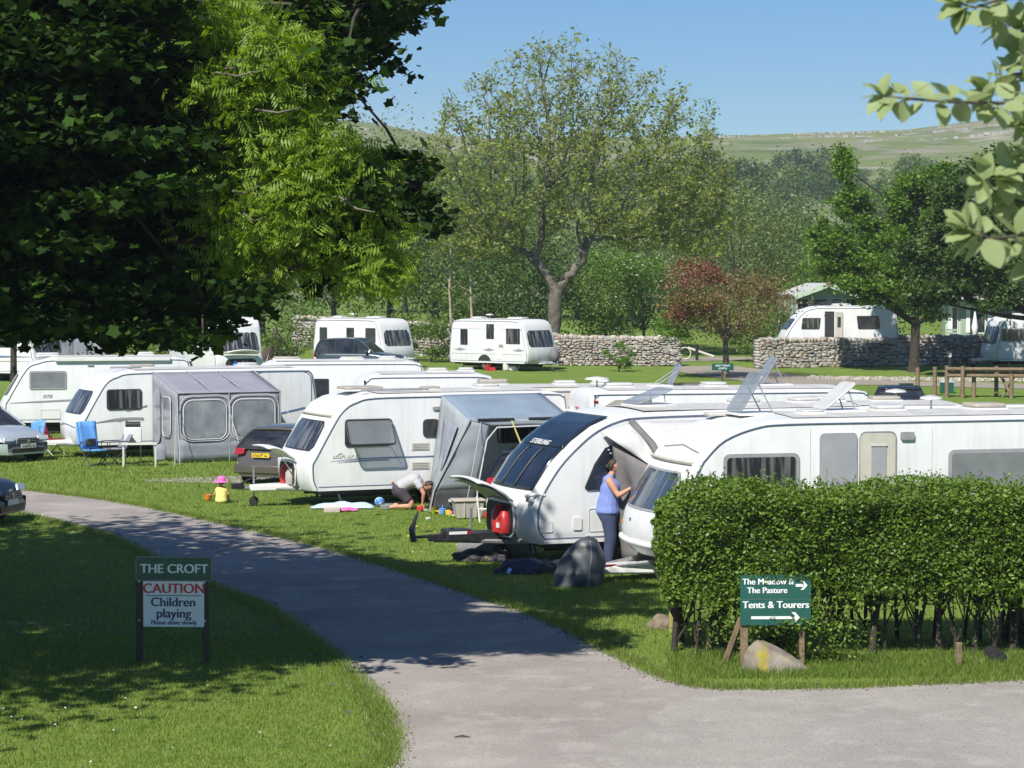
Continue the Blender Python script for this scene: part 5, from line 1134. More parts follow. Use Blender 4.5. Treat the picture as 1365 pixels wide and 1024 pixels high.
# --- 6-11: the middle ranks, mostly roofs showing
v = Van('white caravan in the middle rank with a dark square side window, behind the open-window caravan', (330, 590), 6, 5.5, H=2.42, nose='upright')
v.win(1.85, 2.45, 1.30, 1.92, .02, glass='glass'); v.win(4.2, 4.8, 1.3, 1.9, .05, glass='glasscur2'); v.front((.08, 1.2), (.26, 1.9), 1.8, 'glasscur'); v.skylight(1.2, .1, .6, .8, 'tan', .06); v.skylight(3.2, 0, .6, .7, 'cream', .05); v.skylight(4.3, .1, .4, .5, 'opal'); v.outline('hatch', .2, .9, 1.2, 2.3, .2, 'rail', .008); v.panel('lamp', .35, .42, 2.2, 2.3, 'frame', .01)
v = Van('white caravan with an arched front window, roof only showing over the open-window caravan', (464, 622), 8, 4.1, H=2.42, nose='upright')
v.front((.05, 1.1), (.27, 1.95), 1.8, 'glasscur', r=.3); v.skylight(2.5, 0, .5, .5, 'opal'); v.skylight(3.3, .2, .4, .4, 'opal'); v.panel('lamp', .42, .48, 2.18, 2.28, 'frame', .01)
v = Van('cream caravan directly behind the grey porch awning, long roofline with grey edge', (614, 656), 7, 6.2, H=2.40, body='cream', nose='upright', name='touring_caravan')
v.front((.08, 1.2), (.26, 1.9), 1.8, 'glasscur'); v.win(1.0, 1.8, 1.3, 1.95, glass='glasscur2'); v.skylight(.9, .2, .5, .7, 'tan', .10); v.skylight(2.6, 0, .5, .5, 'opal'); v.skylight(3.5, .2, .35, .4, 'roofgrey'); v.panel('lamp', .22, .30, 2.16, 2.28, 'frame', .01)
v = Van('white caravan seen tail first, red brake light high on its rear, behind the panoramic caravan', (788, 675), 12, 6.6, H=2.50, nose='box', bow=.05)
obj('brake_light', MB().slab(v.fpos((0, 2.0), (0, 2.2), 0, .5, 0), (0, -1, 0), (0, 0, 1), .22, .05, .02, .03), 'redlamp', v.t)
obj('rear_ledge', MB().box((-.08, 0, 2.00), (.14, 1.7, .05)), 'white2', v.t, bevel=.02); obj('rear_window', MB().slab(v.fpos((0, 1.2), (0, 1.9), 0, .5, .0), (0, -1, 0), (0, 0, 1), 1.7, .62, .1, .02), 'glass', v.t)
for k in range(9): obj('ledge_slot', MB().box((-.10, -.7+k*.175, 1.955), (.02, .05, .05)), 'greyframe', v.t, smooth=0)
g_ = obj('wing_window', MB().prism([(0, 0), (.95, 0), (1.12, .30), (.35, .30), (.12, .18)], v.so(.20, 2.02, .0), v.su(), (0, 0, 1), .02), 'tan', v.t); marks('wing_lettering', v.so(.66, 2.13, .022), v.su(), (0, 0, 1), .5, .06, 'cream', g_, 9)
v.lamp(.10, 2.28, 'redlamp', .05); v.skylight(.9, 0, .5, .6, 'opal'); v.skylight(1.9, .2, .45, .5, 'skylight', open_=R(115), hinge='rear'); v.skylight(3.1, 0, .6, .5, 'opal'); v.dome(.45, .2, .28); v.skylight(4.6, .2, .6, .7, 'skylight', open_=R(60), hinge='front'); v.box('solar_panel', 2.5, .5, 2.58, (.9, .6, .03), 'blind')
v = Van('white caravan whose roof shows between the two open roof lights of the hedge-side caravan', (1037, 708), 4, 4.3, H=2.44, nose='slope')
v.win(1.0, 1.9, 1.35, 1.95, glass='glasscur2'); v.skylight(1.2, .2, .5, .7, 'opal'); v.skylight(2.4, .2, .5, .6, 'tan'); v.dome(2.7, .5, .22); v.lamp(4.05, 2.2, 'redlamp', .03)
v = Van('white caravan behind the hedge at right with a red light under its roof overhang', (1235, 735), 5, 5.8, H=2.44, nose='box')
v.lamp(.62, 2.30, 'redlamp', .12); v.lamp(.06, 2.30, 'redlamp', .03); v.skylight(1.9, .2, .5, .7, 'opal', .08); v.skylight(3.2, .1, .7, .8, 'tan', .10); v.box('roof_overhang', .75, -.9, 2.45, (1.4, .4, .06), 'white2')
# --- far caravans, noses right
v = Van('white caravan standing alone on the grass before the stone wall, red bucket by its wheel', (703, 496), 180-40, 4.9, vis=1, H=2.42, nose='upright')
v.front((.08, 1.14), (.27, 1.90), 1.86, 'glasscur', taper=.08, r=.14)
for a, b, c, d_ in ((.45, 1.30, 1.30, 2.02), (2.05, 1.52, 2.52, 2.22), (3.7, 1.22, 4.15, 1.96)): v.win(a, c if c > a else a+.5, b, d_, .02, glass='glasscur2')
v.panel('door', 1.5, 1.95, .55, 2.15, 'white2', .03); v.vents(1.45, 1.1, .3, 1)
for x in (.35, 2.2, 4.0): obj('decal', MB().prism([(-.38, 0), (-.1, .03), (.0, .09), (.12, .05), (.38, .0), (.12, -.05), (-.02, -.07)], v.so(x+.2, 1.0, .0), v.su(), (0, 0, 1), .006), 'greydecal', v.t)
v.dome(3.0, .3, .2); v.skylight(1.5, 0, .5, .9, 'opal', .05); v.skylight(3.9, 0, .5, .6, 'opal', .05); v.hitch('alu', 1.0)
obj('hitch_cover_bag', MB().lathe([(.02, 0), (.22, .08), (.26, .35), (.16, .62), (.03, .7)], (-.75, 0, .45), 'Z', 10), 'midgrey', v.t, smooth=60); obj('flat_line', MB().box((2.5, 1.108, 1.98), (4.4, .004, .014)).box((2.5, 1.108, .80), (4.4, .004, .012)), 'greydecal', v.t, smooth=0)
v = Van('white caravan with a dark four wheel drive parked against its side, before the shaded wall', (511, 494), 180-40, 4.7, vis=1, H=2.42, nose='upright')
v.front((.08, 1.14), (.27, 1.88), 1.86, 'glasscur', taper=.08, r=.14)
for a, c in ((.5, 1.15), (1.9, 2.4), (3.7, 4.2)): v.win(a, c, 1.3, 2.0, .02, glass='glass')
v.dome(2.7, .3, .2); v.skylight(1.5, 0, .5, .9, 'opal', .05); v.skylight(3.9, 0, .5, .6, 'opal', .05); v.hitch('alu', 1.0); obj('decal', MB().prism([(-.38, 0), (.0, .08), (.38, .0), (-.02, -.06)], v.so(4.0, .95, .0), v.su(), (0, 0, 1), .006), 'greydecal', v.t)
# facing caravan with open locker, top left; and the one at the left edge
v = Van('white caravan facing the camera under the sycamore boughs, oval front locker open', (288, 508), 180-62, 6.0, vis=1, H=2.75, nose='upright', bow=.18)
v.front((.06, 1.24), (.30, 2.25), 1.86, 'glasscur', r=.2, taper=.1); v.win(.8, 1.5, 1.3, 2.0, glass='glass')
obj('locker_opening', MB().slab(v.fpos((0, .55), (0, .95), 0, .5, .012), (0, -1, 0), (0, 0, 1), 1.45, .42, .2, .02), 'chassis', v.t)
obj('locker_lid', MB().sheet((-.20, -.8, 1.16), (-.5, 0, .06), (0, 1.6, 0), 6, 10, lambda a, b: (.12*(2*b-1)**2, 0, .06*math.sin(a*2.6)+.10*math.sin(b*3.14))), 'white2', v.t, smooth=60, solid=.04)
for y, m_ in ((-.25, 'stripe'), (.05, 'redlamp'), (.3, 'bluecloth')): obj('gas_bottle', MB().lathe([(.02, 0), (.11, .02), (.11, .2), (.04, .3)], (-.24, y, .58), 'Z', 12), m_, v.t, smooth=50)
v.hitch('white2', 1.0)
v = Van('caravan at the left edge with a blue stripe, half hidden by the slim dark tree', (46, 510), 180-25, 5.5, vis=1, H=2.7, nose='upright')
v.front((.06, 1.24), (.30, 2.2), 1.86, 'glasscur', r=.2); v.win(.9, 2.2, 1.5, 2.1, .05, glass='glasscur2'); v.swoosh([(.2+.3*i, 1.1) for i in range(16)], .09, 'stripe'); v.swoosh([(.2+.3*i, .9) for i in range(16)], .05, 'tan')
# caravan behind the right wall and at right edge
q0 = G(1062, 470); 
v = Van('white caravan parked behind the sunlit stone wall in front of the green lodge', Vector((onground(1046, 118).x, 118, hgt(0, 118)+.35)), 3, 5.7, H=2.55, nose='round')
v.win(.85, 1.75, 1.45, 2.0, .05, glass='glasscur2', skew=.12); dr = v.panel('door', 1.98, 2.45, .6, 2.32, 'frame', .03, .01); obj('door_leaf', MB().box(v.so(2.68, 1.45, .05), (.36, .04, 1.7)), 'cream', dr, smooth=0); obj('door_window', MB().box(v.so(2.68, 1.8, .08), (.16, .02, .5)), 'frame', dr, smooth=0)
v.win(3.6, 4.7, 1.45, 2.1, .05, glass='glass', skew=-.12); v.skylight(3.0, 0, .5, .9, 'opal'); v.front((.22, 1.45), (.55, 1.93), 1.8, 'glass')
v = Van('white caravan nose cut by the right edge of the view, wide window with grey curtains', (1327, 492), 8, 5.5, H=2.5, nose='upright', bow=.1)
v.win(.25, 1.9, 1.3, 1.95, .08, 'greyframe', 'glasscur2', .05); v.front((.06, 1.24), (.28, 2.0), 1.8, 'glasscur'); v.skylight(1.6, 0, .5, .7, 'opal', .08); v.hitch('white2', 1.0)

# ============================================================ AWNINGS AND TENTS
def plane_part(name, corners, m, parent, nu=10, nv=8, sag=.0, wr=.02, solid=.012, cut=None):
    """four-cornered fabric panel with a little sag and wrinkle; corners: o, u-end, v-end, opposite"""
    a, b, c, d = [Vector(q) for q in corners]; n = (b-a).cross(c-a).normalized(); V_ = []; F_ = []
    for j in range(nv+1):
        for i in range(nu+1):
            s_, t_ = i/nu, j/nv; p = a*(1-s_)*(1-t_)+b*s_*(1-t_)+c*(1-s_)*t_+d*s_*t_; e = math.sin(s_*math.pi)*math.sin(t_*math.pi)
            p = p+n*(-sag*e+wr*e*noise.noise(Vector((p.x*2.2, p.y*2.2, p.z*2.2)))*2); V_.append(p)
    for j in range(nv):
        for i in range(nu):
            if cut and cut((i+.5)/nu, (j+.5)/nv): continue
            q = j*(nu+1)+i; F_.append((q, q+1, q+nu+2, q+nu+1))
    return obj(name, MB().add(V_, F_), m, parent, smooth=60, solid=solid)
def loc(v, x, y, z): return Vector((x, v.vis*(v.W/2+y), z))
def rrect(mb, o, u, v_, w_, h, r, rad, n=5):
    pts = []; u, v_ = Vector(u).normalized(), Vector(v_).normalized()
    for cx, cy, a0 in ((w_/2-r, h/2-r, 0), (-w_/2+r, h/2-r, 90), (-w_/2+r, -h/2+r, 180), (w_/2-r, -h/2+r, 270)):
        for k in range(n): a = R(a0+90*k/(n-1)); pts.append(Vector(o)+u*(cx+r*math.cos(a))+v_*(cy+r*math.sin(a)))
    pts.append(pts[0]); return mb.tube(pts, rad, 5, False)
# big lilac awning on the left caravan
t = thing('caravan_awning', 'large lilac grey awning with rounded clear windows pitched against the left caravan', 'awning', AW.t.location, AW.a)
v = AW; xa, xb = 2.05, 5.0; dp = 2.3; zt, ze = 2.36, 1.88
LC = lambda x, y, z: loc(v, x, y, z)
plane_part('roof', (LC(xa, .02, zt), LC(xb, .02, zt), LC(xa, dp, ze), LC(xb, dp, ze)), 'canvas_roof', t, 12, 8, -.03, .02)
plane_part('front_wall', (LC(xa, dp, .05), LC(xb, dp, .05), LC(xa, dp, ze), LC(xb, dp, ze)), 'canvas', t, 14, 10, -.02, .03)
plane_part('side_wall', (LC(xa, .05, .05), LC(xa, dp, .05), LC(xa, .05, zt), LC(xa, dp, ze)), 'canvas', t, 10, 10, .02, .03)
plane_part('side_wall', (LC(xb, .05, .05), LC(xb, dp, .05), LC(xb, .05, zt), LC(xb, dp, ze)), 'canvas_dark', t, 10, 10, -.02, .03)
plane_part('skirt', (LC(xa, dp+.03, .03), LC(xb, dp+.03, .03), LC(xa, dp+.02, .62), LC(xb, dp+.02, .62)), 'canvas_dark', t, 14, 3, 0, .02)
fu = v.su()
for xm, ww in ((2.83, 1.15), (4.22, 1.15)):
    wn = obj('window', MB().slab(LC(xm, dp+.035, 1.16), fu, (0, 0, 1), ww, 1.0, .22, .012), 'clearpvc', t)
    mb = MB(); rrect(mb, LC(xm, dp+.05, 1.16), fu, (0, 0, 1), ww+.06, 1.06, .24, .018); rrect(mb, LC(xm, dp+.05, 1.20), fu, (0, 0, 1), ww+.26, 1.24, .32, .012); obj('window_binding', mb, 'piping', wn, smooth=60)
sw_ = LC(xa, 1.15, 1.25); wn = obj('window', MB().slab(LC(xa-.03, 1.50, 1.22), (0, v.vis, 0) if v.vis > 0 else (0, 1, 0), (0, 0, 1), .72, 1.0, .15, -.012), 'clearpvc', t); mb = MB(); rrect(mb, LC(xa-.05, 1.50, 1.22), (0, 1, 0), (0, 0, 1), .78, 1.06, .17, .015); obj('window_binding', mb, 'piping', wn, smooth=60)
obj('door_flap', MB().slab(LC(xa-.03, .55, 1.18), (0, 1, 0), (0, 0, 1), .7, 1.5, .3, -.012), 'clearpvc', t)
mb = MB()
for x in (xa+.02, 3.05, 3.95, xb-.02): mb.tube([LC(x, .05, zt+.02), LC(x, dp, ze+.02)], .022, 6)
for x in (xa+.02, 3.52, xb-.02): mb.tube([LC(x, dp+.03, ze), LC(x, dp+.03, .03)], .018, 6)
mb.tube([LC(xa, dp+.02, ze), LC(xb, dp+.02, ze)], .02, 6); obj('seam_tape', mb, 'greyframe', t, smooth=60)
for x in (xa-.3, xb+.5, 3.55):
    obj('guy_line', MB().tube([LC(min(max(x, xa), xb), dp+.03, ze*.9 if x != 3.55 else 1.3), LC(x+.1, dp+.9, .03)], .008, 4), 'piping', t)
# grey porch awning
t = thing('porch_awning', 'grey porch awning with charcoal foot and blue grey roof beside the kneeling man', 'awning', CL.t.location, CL.a)
v = CL; xa, xb = 3.08, 5.45; dp = 1.6; zt, ze = 2.40, 1.93
plane_part('roof', (LC(xa-.03, .02, zt), LC(xb, .02, zt), LC(xa-.02, dp, ze), LC(xb+.0, dp, ze)), 'porch_roof', t, 12, 8, .05, .03)
bl, br_, tl, tr2 = LC(xa-.92, dp+.15, .45), LC(xa+.08, dp+.12, .45), LC(xa-.02, dp, ze), LC(xa+.48, dp, ze)
plane_part('side_wall', (LC(xa-.30, .05, .45), bl, LC(xa-.03, .05, zt), tl), 'porch', t, 12, 10, .02, .08)
plane_part('mesh_window', (LC(xa-.28, .45, .85), LC(xa-.62, 1.45, .85), LC(xa-.12, .40, 1.95), LC(xa-.20, 1.35, 1.80)), 'canvas_dark', t, 6, 6, -.03, .04)
plane_part('side_skirt', (LC(xa-.34, .05, .02), LC(xa-1.05, dp+.17, .02), LC(xa-.30, .05, .47), LC(xa-.92, dp+.15, .47)), 'charcoal', t, 8, 4, 0, .04)
plane_part('front_panel', (bl, br_, tl, tr2), 'porch', t, 8, 10, -.02, .05)
plane_part('front_skirt', (LC(xa-1.05, dp+.22, .02), LC(xa+.05, dp+.2, .02), LC(xa-.92, dp+.15, .47), LC(xa+.08, dp+.12, .47)), 'charcoal', t, 8, 4, 0, .03)
plane_part('front_panel', (LC(xb-.25, dp+.05, .05), LC(xb, dp+.05, .05), LC(xb-.3, dp, ze), LC(xb, dp, ze)), 'porch', t, 4, 10, 0, .03)
plane_part('valance', (LC(xa+.47, dp+.03, 1.80), LC(xb, dp+.03, 1.80), LC(xa+.0, dp+.01, ze), LC(xb, dp+.01, ze)), 'porch', t, 10, 3, 0, .03)
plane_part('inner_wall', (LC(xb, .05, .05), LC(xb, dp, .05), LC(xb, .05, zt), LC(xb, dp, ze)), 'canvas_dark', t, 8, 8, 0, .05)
obj('frame_pole', MB().tube([LC(xa-.02, dp+.02, ze+.01), LC(xa-.92, dp+.17, .46), LC(xa-1.05, dp+.24, .02)], .022, 6), 'greyframe', t, smooth=60)
obj('door_binding', MB().tube([LC(xa+.05, dp+.22, .03), LC(xa+.10, dp+.14, .46), LC(xa+.36, dp+.05, 1.5), LC(xa+.60, dp+.04, 1.76), LC(xb-.5, dp+.04, 1.78)], .018, 6), 'piping', t, smooth=60)
for x0, x1 in ((.15, 1.0), (1.35, 2.2)): obj('dark_seam', MB().tube([LC(xa+x0, dp+.03, ze+.01), LC(xa+x1, dp+.03, ze+.01)], .025, 6), 'frame', t)
obj('maker_tag', MB().box(LC(xa-.55, dp+.24, .25), (.12, .02, .05)), 'letterwhite', t, smooth=0); obj('yellow_strap', MB().tube([LC(xa+.95, dp+.03, 1.9), LC(xa+1.35, dp+.05, .95)], .02, 5), 'paleyellow', t)
obj('guy_line', MB().tube([LC(xa+.25, dp, ze), LC(xa-.7, dp+1.3, .02)], .006, 4), 'piping', t)
# awning along the panoramic caravan
t = thing('caravan_awning', 'off white and grey awning on the panoramic caravan, its edge held by the woman', 'awning', ST.t.location, ST.a)
v = ST; zt = 2.46; xb = 7.0
plane_part('roof', (LC(1.85, .04, zt), LC(xb, .04, zt), LC(1.90, 1.0, 2.0), LC(xb, 1.0, 2.02)), 'offwhite', t, 14, 6, .04, .05)
plane_part('front_wall', (LC(1.95, 1.25, .08), LC(xb, 1.25, .08), LC(1.90, 1.0, 2.0), LC(xb, 1.0, 2.02)), 'offwhite', t, 14, 10, .04, .07)
bp = [LC(1.80, .07, zt), LC(1.83, .45, 2.28), LC(1.86, .92, 2.02), LC(1.89, 1.1, 1.5), LC(1.92, 1.22, .8), LC(1.95, 1.3, .08)]
obj('seam_band', MB().tube(smoothline(bp, 4), .062, 8), 'midgrey', t, smooth=60)
plane_part('end_flap', (LC(1.22, .06, 2.30), LC(1.89, 1.05, 1.66), LC(1.76, .06, 2.45), LC(1.85, .85, 2.06)), 'offwhite', t, 12, 8, 0, .10)
plane_part('end_wall', (LC(1.55, .22, .10), LC(1.93, 1.2, .08), LC(1.42, .10, 2.12), LC(1.88, 1.04, 1.68)), 'midgrey', t, 16, 12, .03, .16)
plane_part('loose_panel', (LC(1.62, .95, .55), LC(1.86, 1.25, .62), LC(1.55, .72, 1.22), LC(1.66, .86, 1.30)), 'clearpvc', t, 6, 8, 0, .12)
plane_part('loose_border', (LC(1.84, 1.26, .60), LC(1.98, 1.36, .68), LC(1.56, .76, 1.42), LC(1.66, .88, 1.44)), 'offwhite', t, 6, 8, 0, .12)
# brown tent and grey awning at the far left
b = G(373, 481)
t = thing('ridge_tent', 'brown canvas tent beside the caravan with the open oval locker', 'tent', b, .3); mb = MB()
mb.add([(-.9, -1.0, 0), (.9, -1.0, 0), (-.9, 1.2, 0), (.9, 1.2, 0), (-.35, -.8, 1.65), (.0, 1.0, 1.75)], [(0, 1, 4), (2, 5, 3), (0, 4, 5, 2), (1, 3, 5, 4)]); obj('flysheet', mb, 'browntent', t, smooth=0, solid=.02)
obj('pole', MB().tube([(-.35, -.82, 0), (-.35, -.82, 1.7)], .02, 6), 'alu', t); obj('door_piping', MB().tube([(.9, -1.02, 0), (-.35, -.84, 1.66), (-.9, -1.02, 0)], .02, 6), 'piping', t)
b = G(90, 500); t = thing('caravan_awning', 'grey tent awning with tall panels glimpsed between the slim trees at far left', 'awning', b, .1)
for i, (x, m_) in enumerate(((-1.4, 'canvas_dark'), (-.55, 'canvas'), (.3, 'canvas_dark'), (1.15, 'canvas'))): plane_part('wall_panel', ((x, -.1*i, 0), (x+.84, -.1*i-.1, 0), (x, -.1*i, 2.1-.1*i), (x+.84, -.1*i-.1, 2.0-.1*i)), m_, t, 4, 5, 0, .05)
plane_part('roof', ((-1.4, 0, 2.1), (2.0, -.3, 1.75), (-1.3, 1.8, 2.3), (2.0, 1.8, 2.2)), 'canvas', t, 6, 5); obj('window', MB().slab((-.12, -.18, 1.1), (1, -.1, 0), (0, 0, 1), .5, 1.1, .04, .03), 'clearpvc', t)
obj('pole', MB().tube([(2.0, -.35, 1.8), (2.5, -.9, 0)], .02, 6).tube([(.9, -.3, 0), (.9, -.3, 1.95)], .02, 6), 'frame', t)
# ============================================================ CARS
def car(label, loc_, rz, L, W, H, paint, kind='estate', plate=None, platecol='platew', name='parked_car', cat='car'):
    """local: nose at x=0, tail at x=L, centred on y, wheels on z=0"""
    t = thing(name, label, cat, loc_, rz); hw = W/2
    if kind == 'suv': top = [(0, .55), (.03, .82), (.25, .98), (1.15, 1.10), (1.3, 1.12), (L-.35, 1.12), (L-.06, 1.08), (L, .6)]; cab = [(1.15, 1.10), (1.85, H-.06), (2.3, H), (L-.7, H-.02), (L-.25, H-.12), (L-.05, 1.10)]
    elif kind == 'hatch': top = [(0, .45), (.05, .68), (.3, .82), (1.05, .98), (1.3, 1.0), (L-.4, 1.04), (L-.06, .98), (L, .55)]; cab = [(1.0, .97), (1.85, H-.08), (2.4, H), (L-1.0, H-.04), (L-.45, H-.22), (L-.08, 1.0)]
    else: top = [(0, .42), (.05, .62), (.3, .78), (1.05, .93), (1.3, .96), (L-.4, 1.0), (L-.06, .95), (L, .55)]; cab = [(1.0, .92), (1.85, H-.08), (2.4, H), (L-.9, H-.03), (L-.35, H-.2), (L-.08, .98)]
    xs = np.linspace(0, L, 25); zb = .22
    v = []; f = []; K = 14
    for x in xs:
        zt = float(np.interp(x, [p[0] for p in top], [p[1] for p in top])); e = min(x, L-x); k = 1-.22*max(0, 1-e/.55)**2.2; w_ = hw*k
        ring = [(-w_*.90, zb), (-w_*.985, zb+.10), (-w_, zb+.30), (-w_*.985, zt-.12), (-w_*.93, zt-.03), (-w_*.75, zt+.01), (-w_*.3, zt+.03), (w_*.3, zt+.03), (w_*.75, zt+.01), (w_*.93, zt-.03), (w_*.985, zt-.12), (w_, zb+.30), (w_*.985, zb+.10), (w_*.90, zb)]
        v += [(x + (0 if 0 < x < L else 0), y, max(z, zb)) for y, z in ring]
    for i in range(len(xs)-1):
        for k in range(K): a = i*K+k; b = i*K+(k+1) % K; f.append((a, b, b+K, a+K))
    f.append(tuple(range(K))); f.append(tuple((len(xs)-1)*K+k for k in range(K)))
    obj('body', MB().add(v, f), paint, t, smooth=50)
    # greenhouse: glass volume with painted roof and pillars
    cx = smoothline([Vector((p[0], p[1], 0)) for p in cab], 3); v = []; f = []; zbelt = cab[0][1]
    n = len(cx)
    for i, p in enumerate(cx):
        k = (p.y-zbelt)/(H-zbelt); e = .86-.14*k; v += [(p.x, -hw*e, p.y), (p.x, hw*e, p.y), (p.x, -hw*.92, min(zbelt, p.y)-.02), (p.x, hw*.92, min(zbelt, p.y)-.02)]
    for i in range(n-1):
        a = i*4; b = a+4; f += [(a, a+1, b+1, b), (a, b, b+2, a+2), (a+1, a+3, b+3, b+1)]
    f += [(0, 2, 3, 1), ((n-1)*4, (n-1)*4+1, (n-1)*4+3, (n-1)*4+2)]
    obj('windows', MB().add(v, f), 'carglass', t, smooth=25)
    rp_ = [p for p in cx if p.y > H-.13]; x0, x1 = rp_[0].x, rp_[-1].x
    obj('roof', MB().sheet((x0, -hw*.735, H+.0), (x1-x0, 0, 0), (0, hw*1.47, 0), 8, 6, lambda a, b: (0, 0, float(np.interp(x0+a*(x1-x0), [p.x for p in cx], [p.y for p in cx]))-H+.02+.02*math.sin(b*math.pi))), paint, t, smooth=60, solid=.03)
    for sy in (-1, 1):
        def sp_(x, lift=0): z = float(np.interp(x, [p.x for p in cx], [p.y for p in cx])); k = (z-zbelt)/(H-zbelt); return Vector((x, sy*hw*(.86-.14*k), z+lift))
        mb = MB()
        mb.tube([sp_(p.x) for p in cx], .032, 5)
        for xb_ in (L*.52, L*.74): q = sp_(xb_); mb.tube([q, Vector((xb_+.03, sy*hw*.90, zbelt))], .035, 5)
        obj('pillars', mb, paint, t, smooth=60)
        obj('wing_mirror', MB().box((1.45, sy*(hw+.04), zbelt+.06), (.12, .18, .12)), paint, t, bevel=.03)
        for xw in (.82, L-.85):
            r = .36 if kind == 'suv' else .31
            obj('wheel_arch', MB().lathe([(.02, -.012), (r+.06, -.012), (r+.06, .012), (.02, .012)], (xw, sy*(hw*.985), r), 'Y', 20), 'black', t, smooth=30)
            wh = obj('wheel', MB().lathe([(.16, -.09), (r-.03, -.10), (r, -.06), (r, .06), (r-.03, .10), (.16, .09)], (xw, sy*(hw-.07), r), 'Y', 22), 'tyre', t, smooth=40)
            obj('rim', MB().lathe([(.03, -.02), (r*.62, -.03), (r*.66, 0), (r*.62, .03), (.03, .02)], (xw, sy*(hw+.025), r), 'Y', 14), 'alu', wh, smooth=40)
        zf = top[1][1]; obj('headlight', MB().prism([(-.20, -.07), (.16, -.08), (.20, .04), (-.16, .07)], (.10, sy*hw*.66, zf+.02), (0, -1, 0), (.45, 0, 1), .05), 'headlamp', t, bevel=.015)
        zr = 1.0 if kind == 'suv' else .90; obj('tail_light', MB().prism([(-.16, -.10), (.15, -.06), (.16, .09), (-.10, .10)], (L-.085, sy*hw*.74, zr-.02), (0, 1, 0), (-.1, 0, 1), .07), 'redlamp', t, bevel=.015)
    obj('grille', MB().slab((-.01, 0, .58 if kind != 'suv' else .74), (0, -1, 0), (0, 0, 1), W*.42, .17, .05, .02), 'black', t)
    for k in range(3): obj('grille_bar', MB().box((-.035, 0, (.53 if kind != 'suv' else .69)+.05*k), (.01, W*.40, .012)), 'alu', t, smooth=0)
    obj('badge', MB().lathe([(.01, 0), (.05, 0), (.05, .012), (.01, .015)], (-.05, 0, .58 if kind != 'suv' else .74), 'X', 14), 'alu', t, smooth=0)
    obj('lower_grille', MB().slab((-.005, 0, .33), (0, -1, 0), (0, 0, 1), W*.62, .11, .04, .02), 'black', t)
    obj('bumper', MB().box((L-.02, 0, .42), (.12, W*.90, .24)), 'black' if kind != 'hatch' else 'carbrown', t, bevel=.04)
    for x_, sgn, pc in ((-.03, -1, 'platew'), (L+.015, 1, platecol)):
        z_ = .45 if sgn < 0 else .80
        pl = obj('number_plate', MB().slab((x_, 0, z_), (0, -sgn if False else (1 if sgn > 0 else -1), 0), (0, 0, 1), .52, .115, .01, .012), pc, t)
        if plate: marks('plate_characters', (x_+sgn*.013, 0, z_), (0, 1 if sgn > 0 else -1, 0), (0, 0, 1), .44, .07, 'black', pl, plate, t=.002)
    return t
def carat(px, py, ang, *a, **k):
    return car(a[0], G(px, py), R(ang), *a[1:], **k)
# silver estate at left edge: nose at lower right
g = G(52, 619); car('silver estate car parked at the left edge with its nose towards the grass', (g.x-.45, g.y+.75, 0), R(180-38), 4.4, 1.8, 1.46, 'carsilver', 'estate', 11)
g = G(12, 702); car('black car in tree shade, only its rounded nose inside the left edge of the view', (g.x-.05, g.y+.5, 0), R(180-12), 4.4, 1.85, 1.5, 'carblack', 'hatch')
g = G(345, 652); tcar = car('bronze grey hatchback seen from behind, its yellow plate showing beside the open locker', (0, 0, 0), 0, 4.4, 1.8, 1.50, 'carbrown', 'hatch', 12, 'platey')
def place_rear(tc, px, py, ang, L_):
    b = G(px, py); a = R(ang); tc.rotation_euler.z = a; tc.location = b - Vector((math.cos(a)*L_, math.sin(a)*L_, 0))
tcar.scale = (.92, .92, .90); place_rear(tcar, 348, 647, 180+66, 4.05)
tcar2 = car('dark estate car behind the open panoramic caravan locker, yellow rear plate', (0, 0, 0), 0, 4.3, 1.75, 1.52, 'cardark', 'hatch', 13, 'platey'); tcar2.scale = (.95, .95, .92); place_rear(tcar2, 694, 697, 180+74, 4.1)
g = G(538, 503); car('dark teal four wheel drive parked in front of the far left-hand caravan', (g.x, g.y, g.z), R(180-14), 4.0, 1.8, 1.72, 'carsuv', 'suv', 14)
g = onground(1206, 76); car('dark purple car roof showing above the caravan roofs near the wooden stile', (g.x, 76, hgt(0, 76)), R(84), 4.2, 1.75, 1.36, 'cardark', 'hatch')

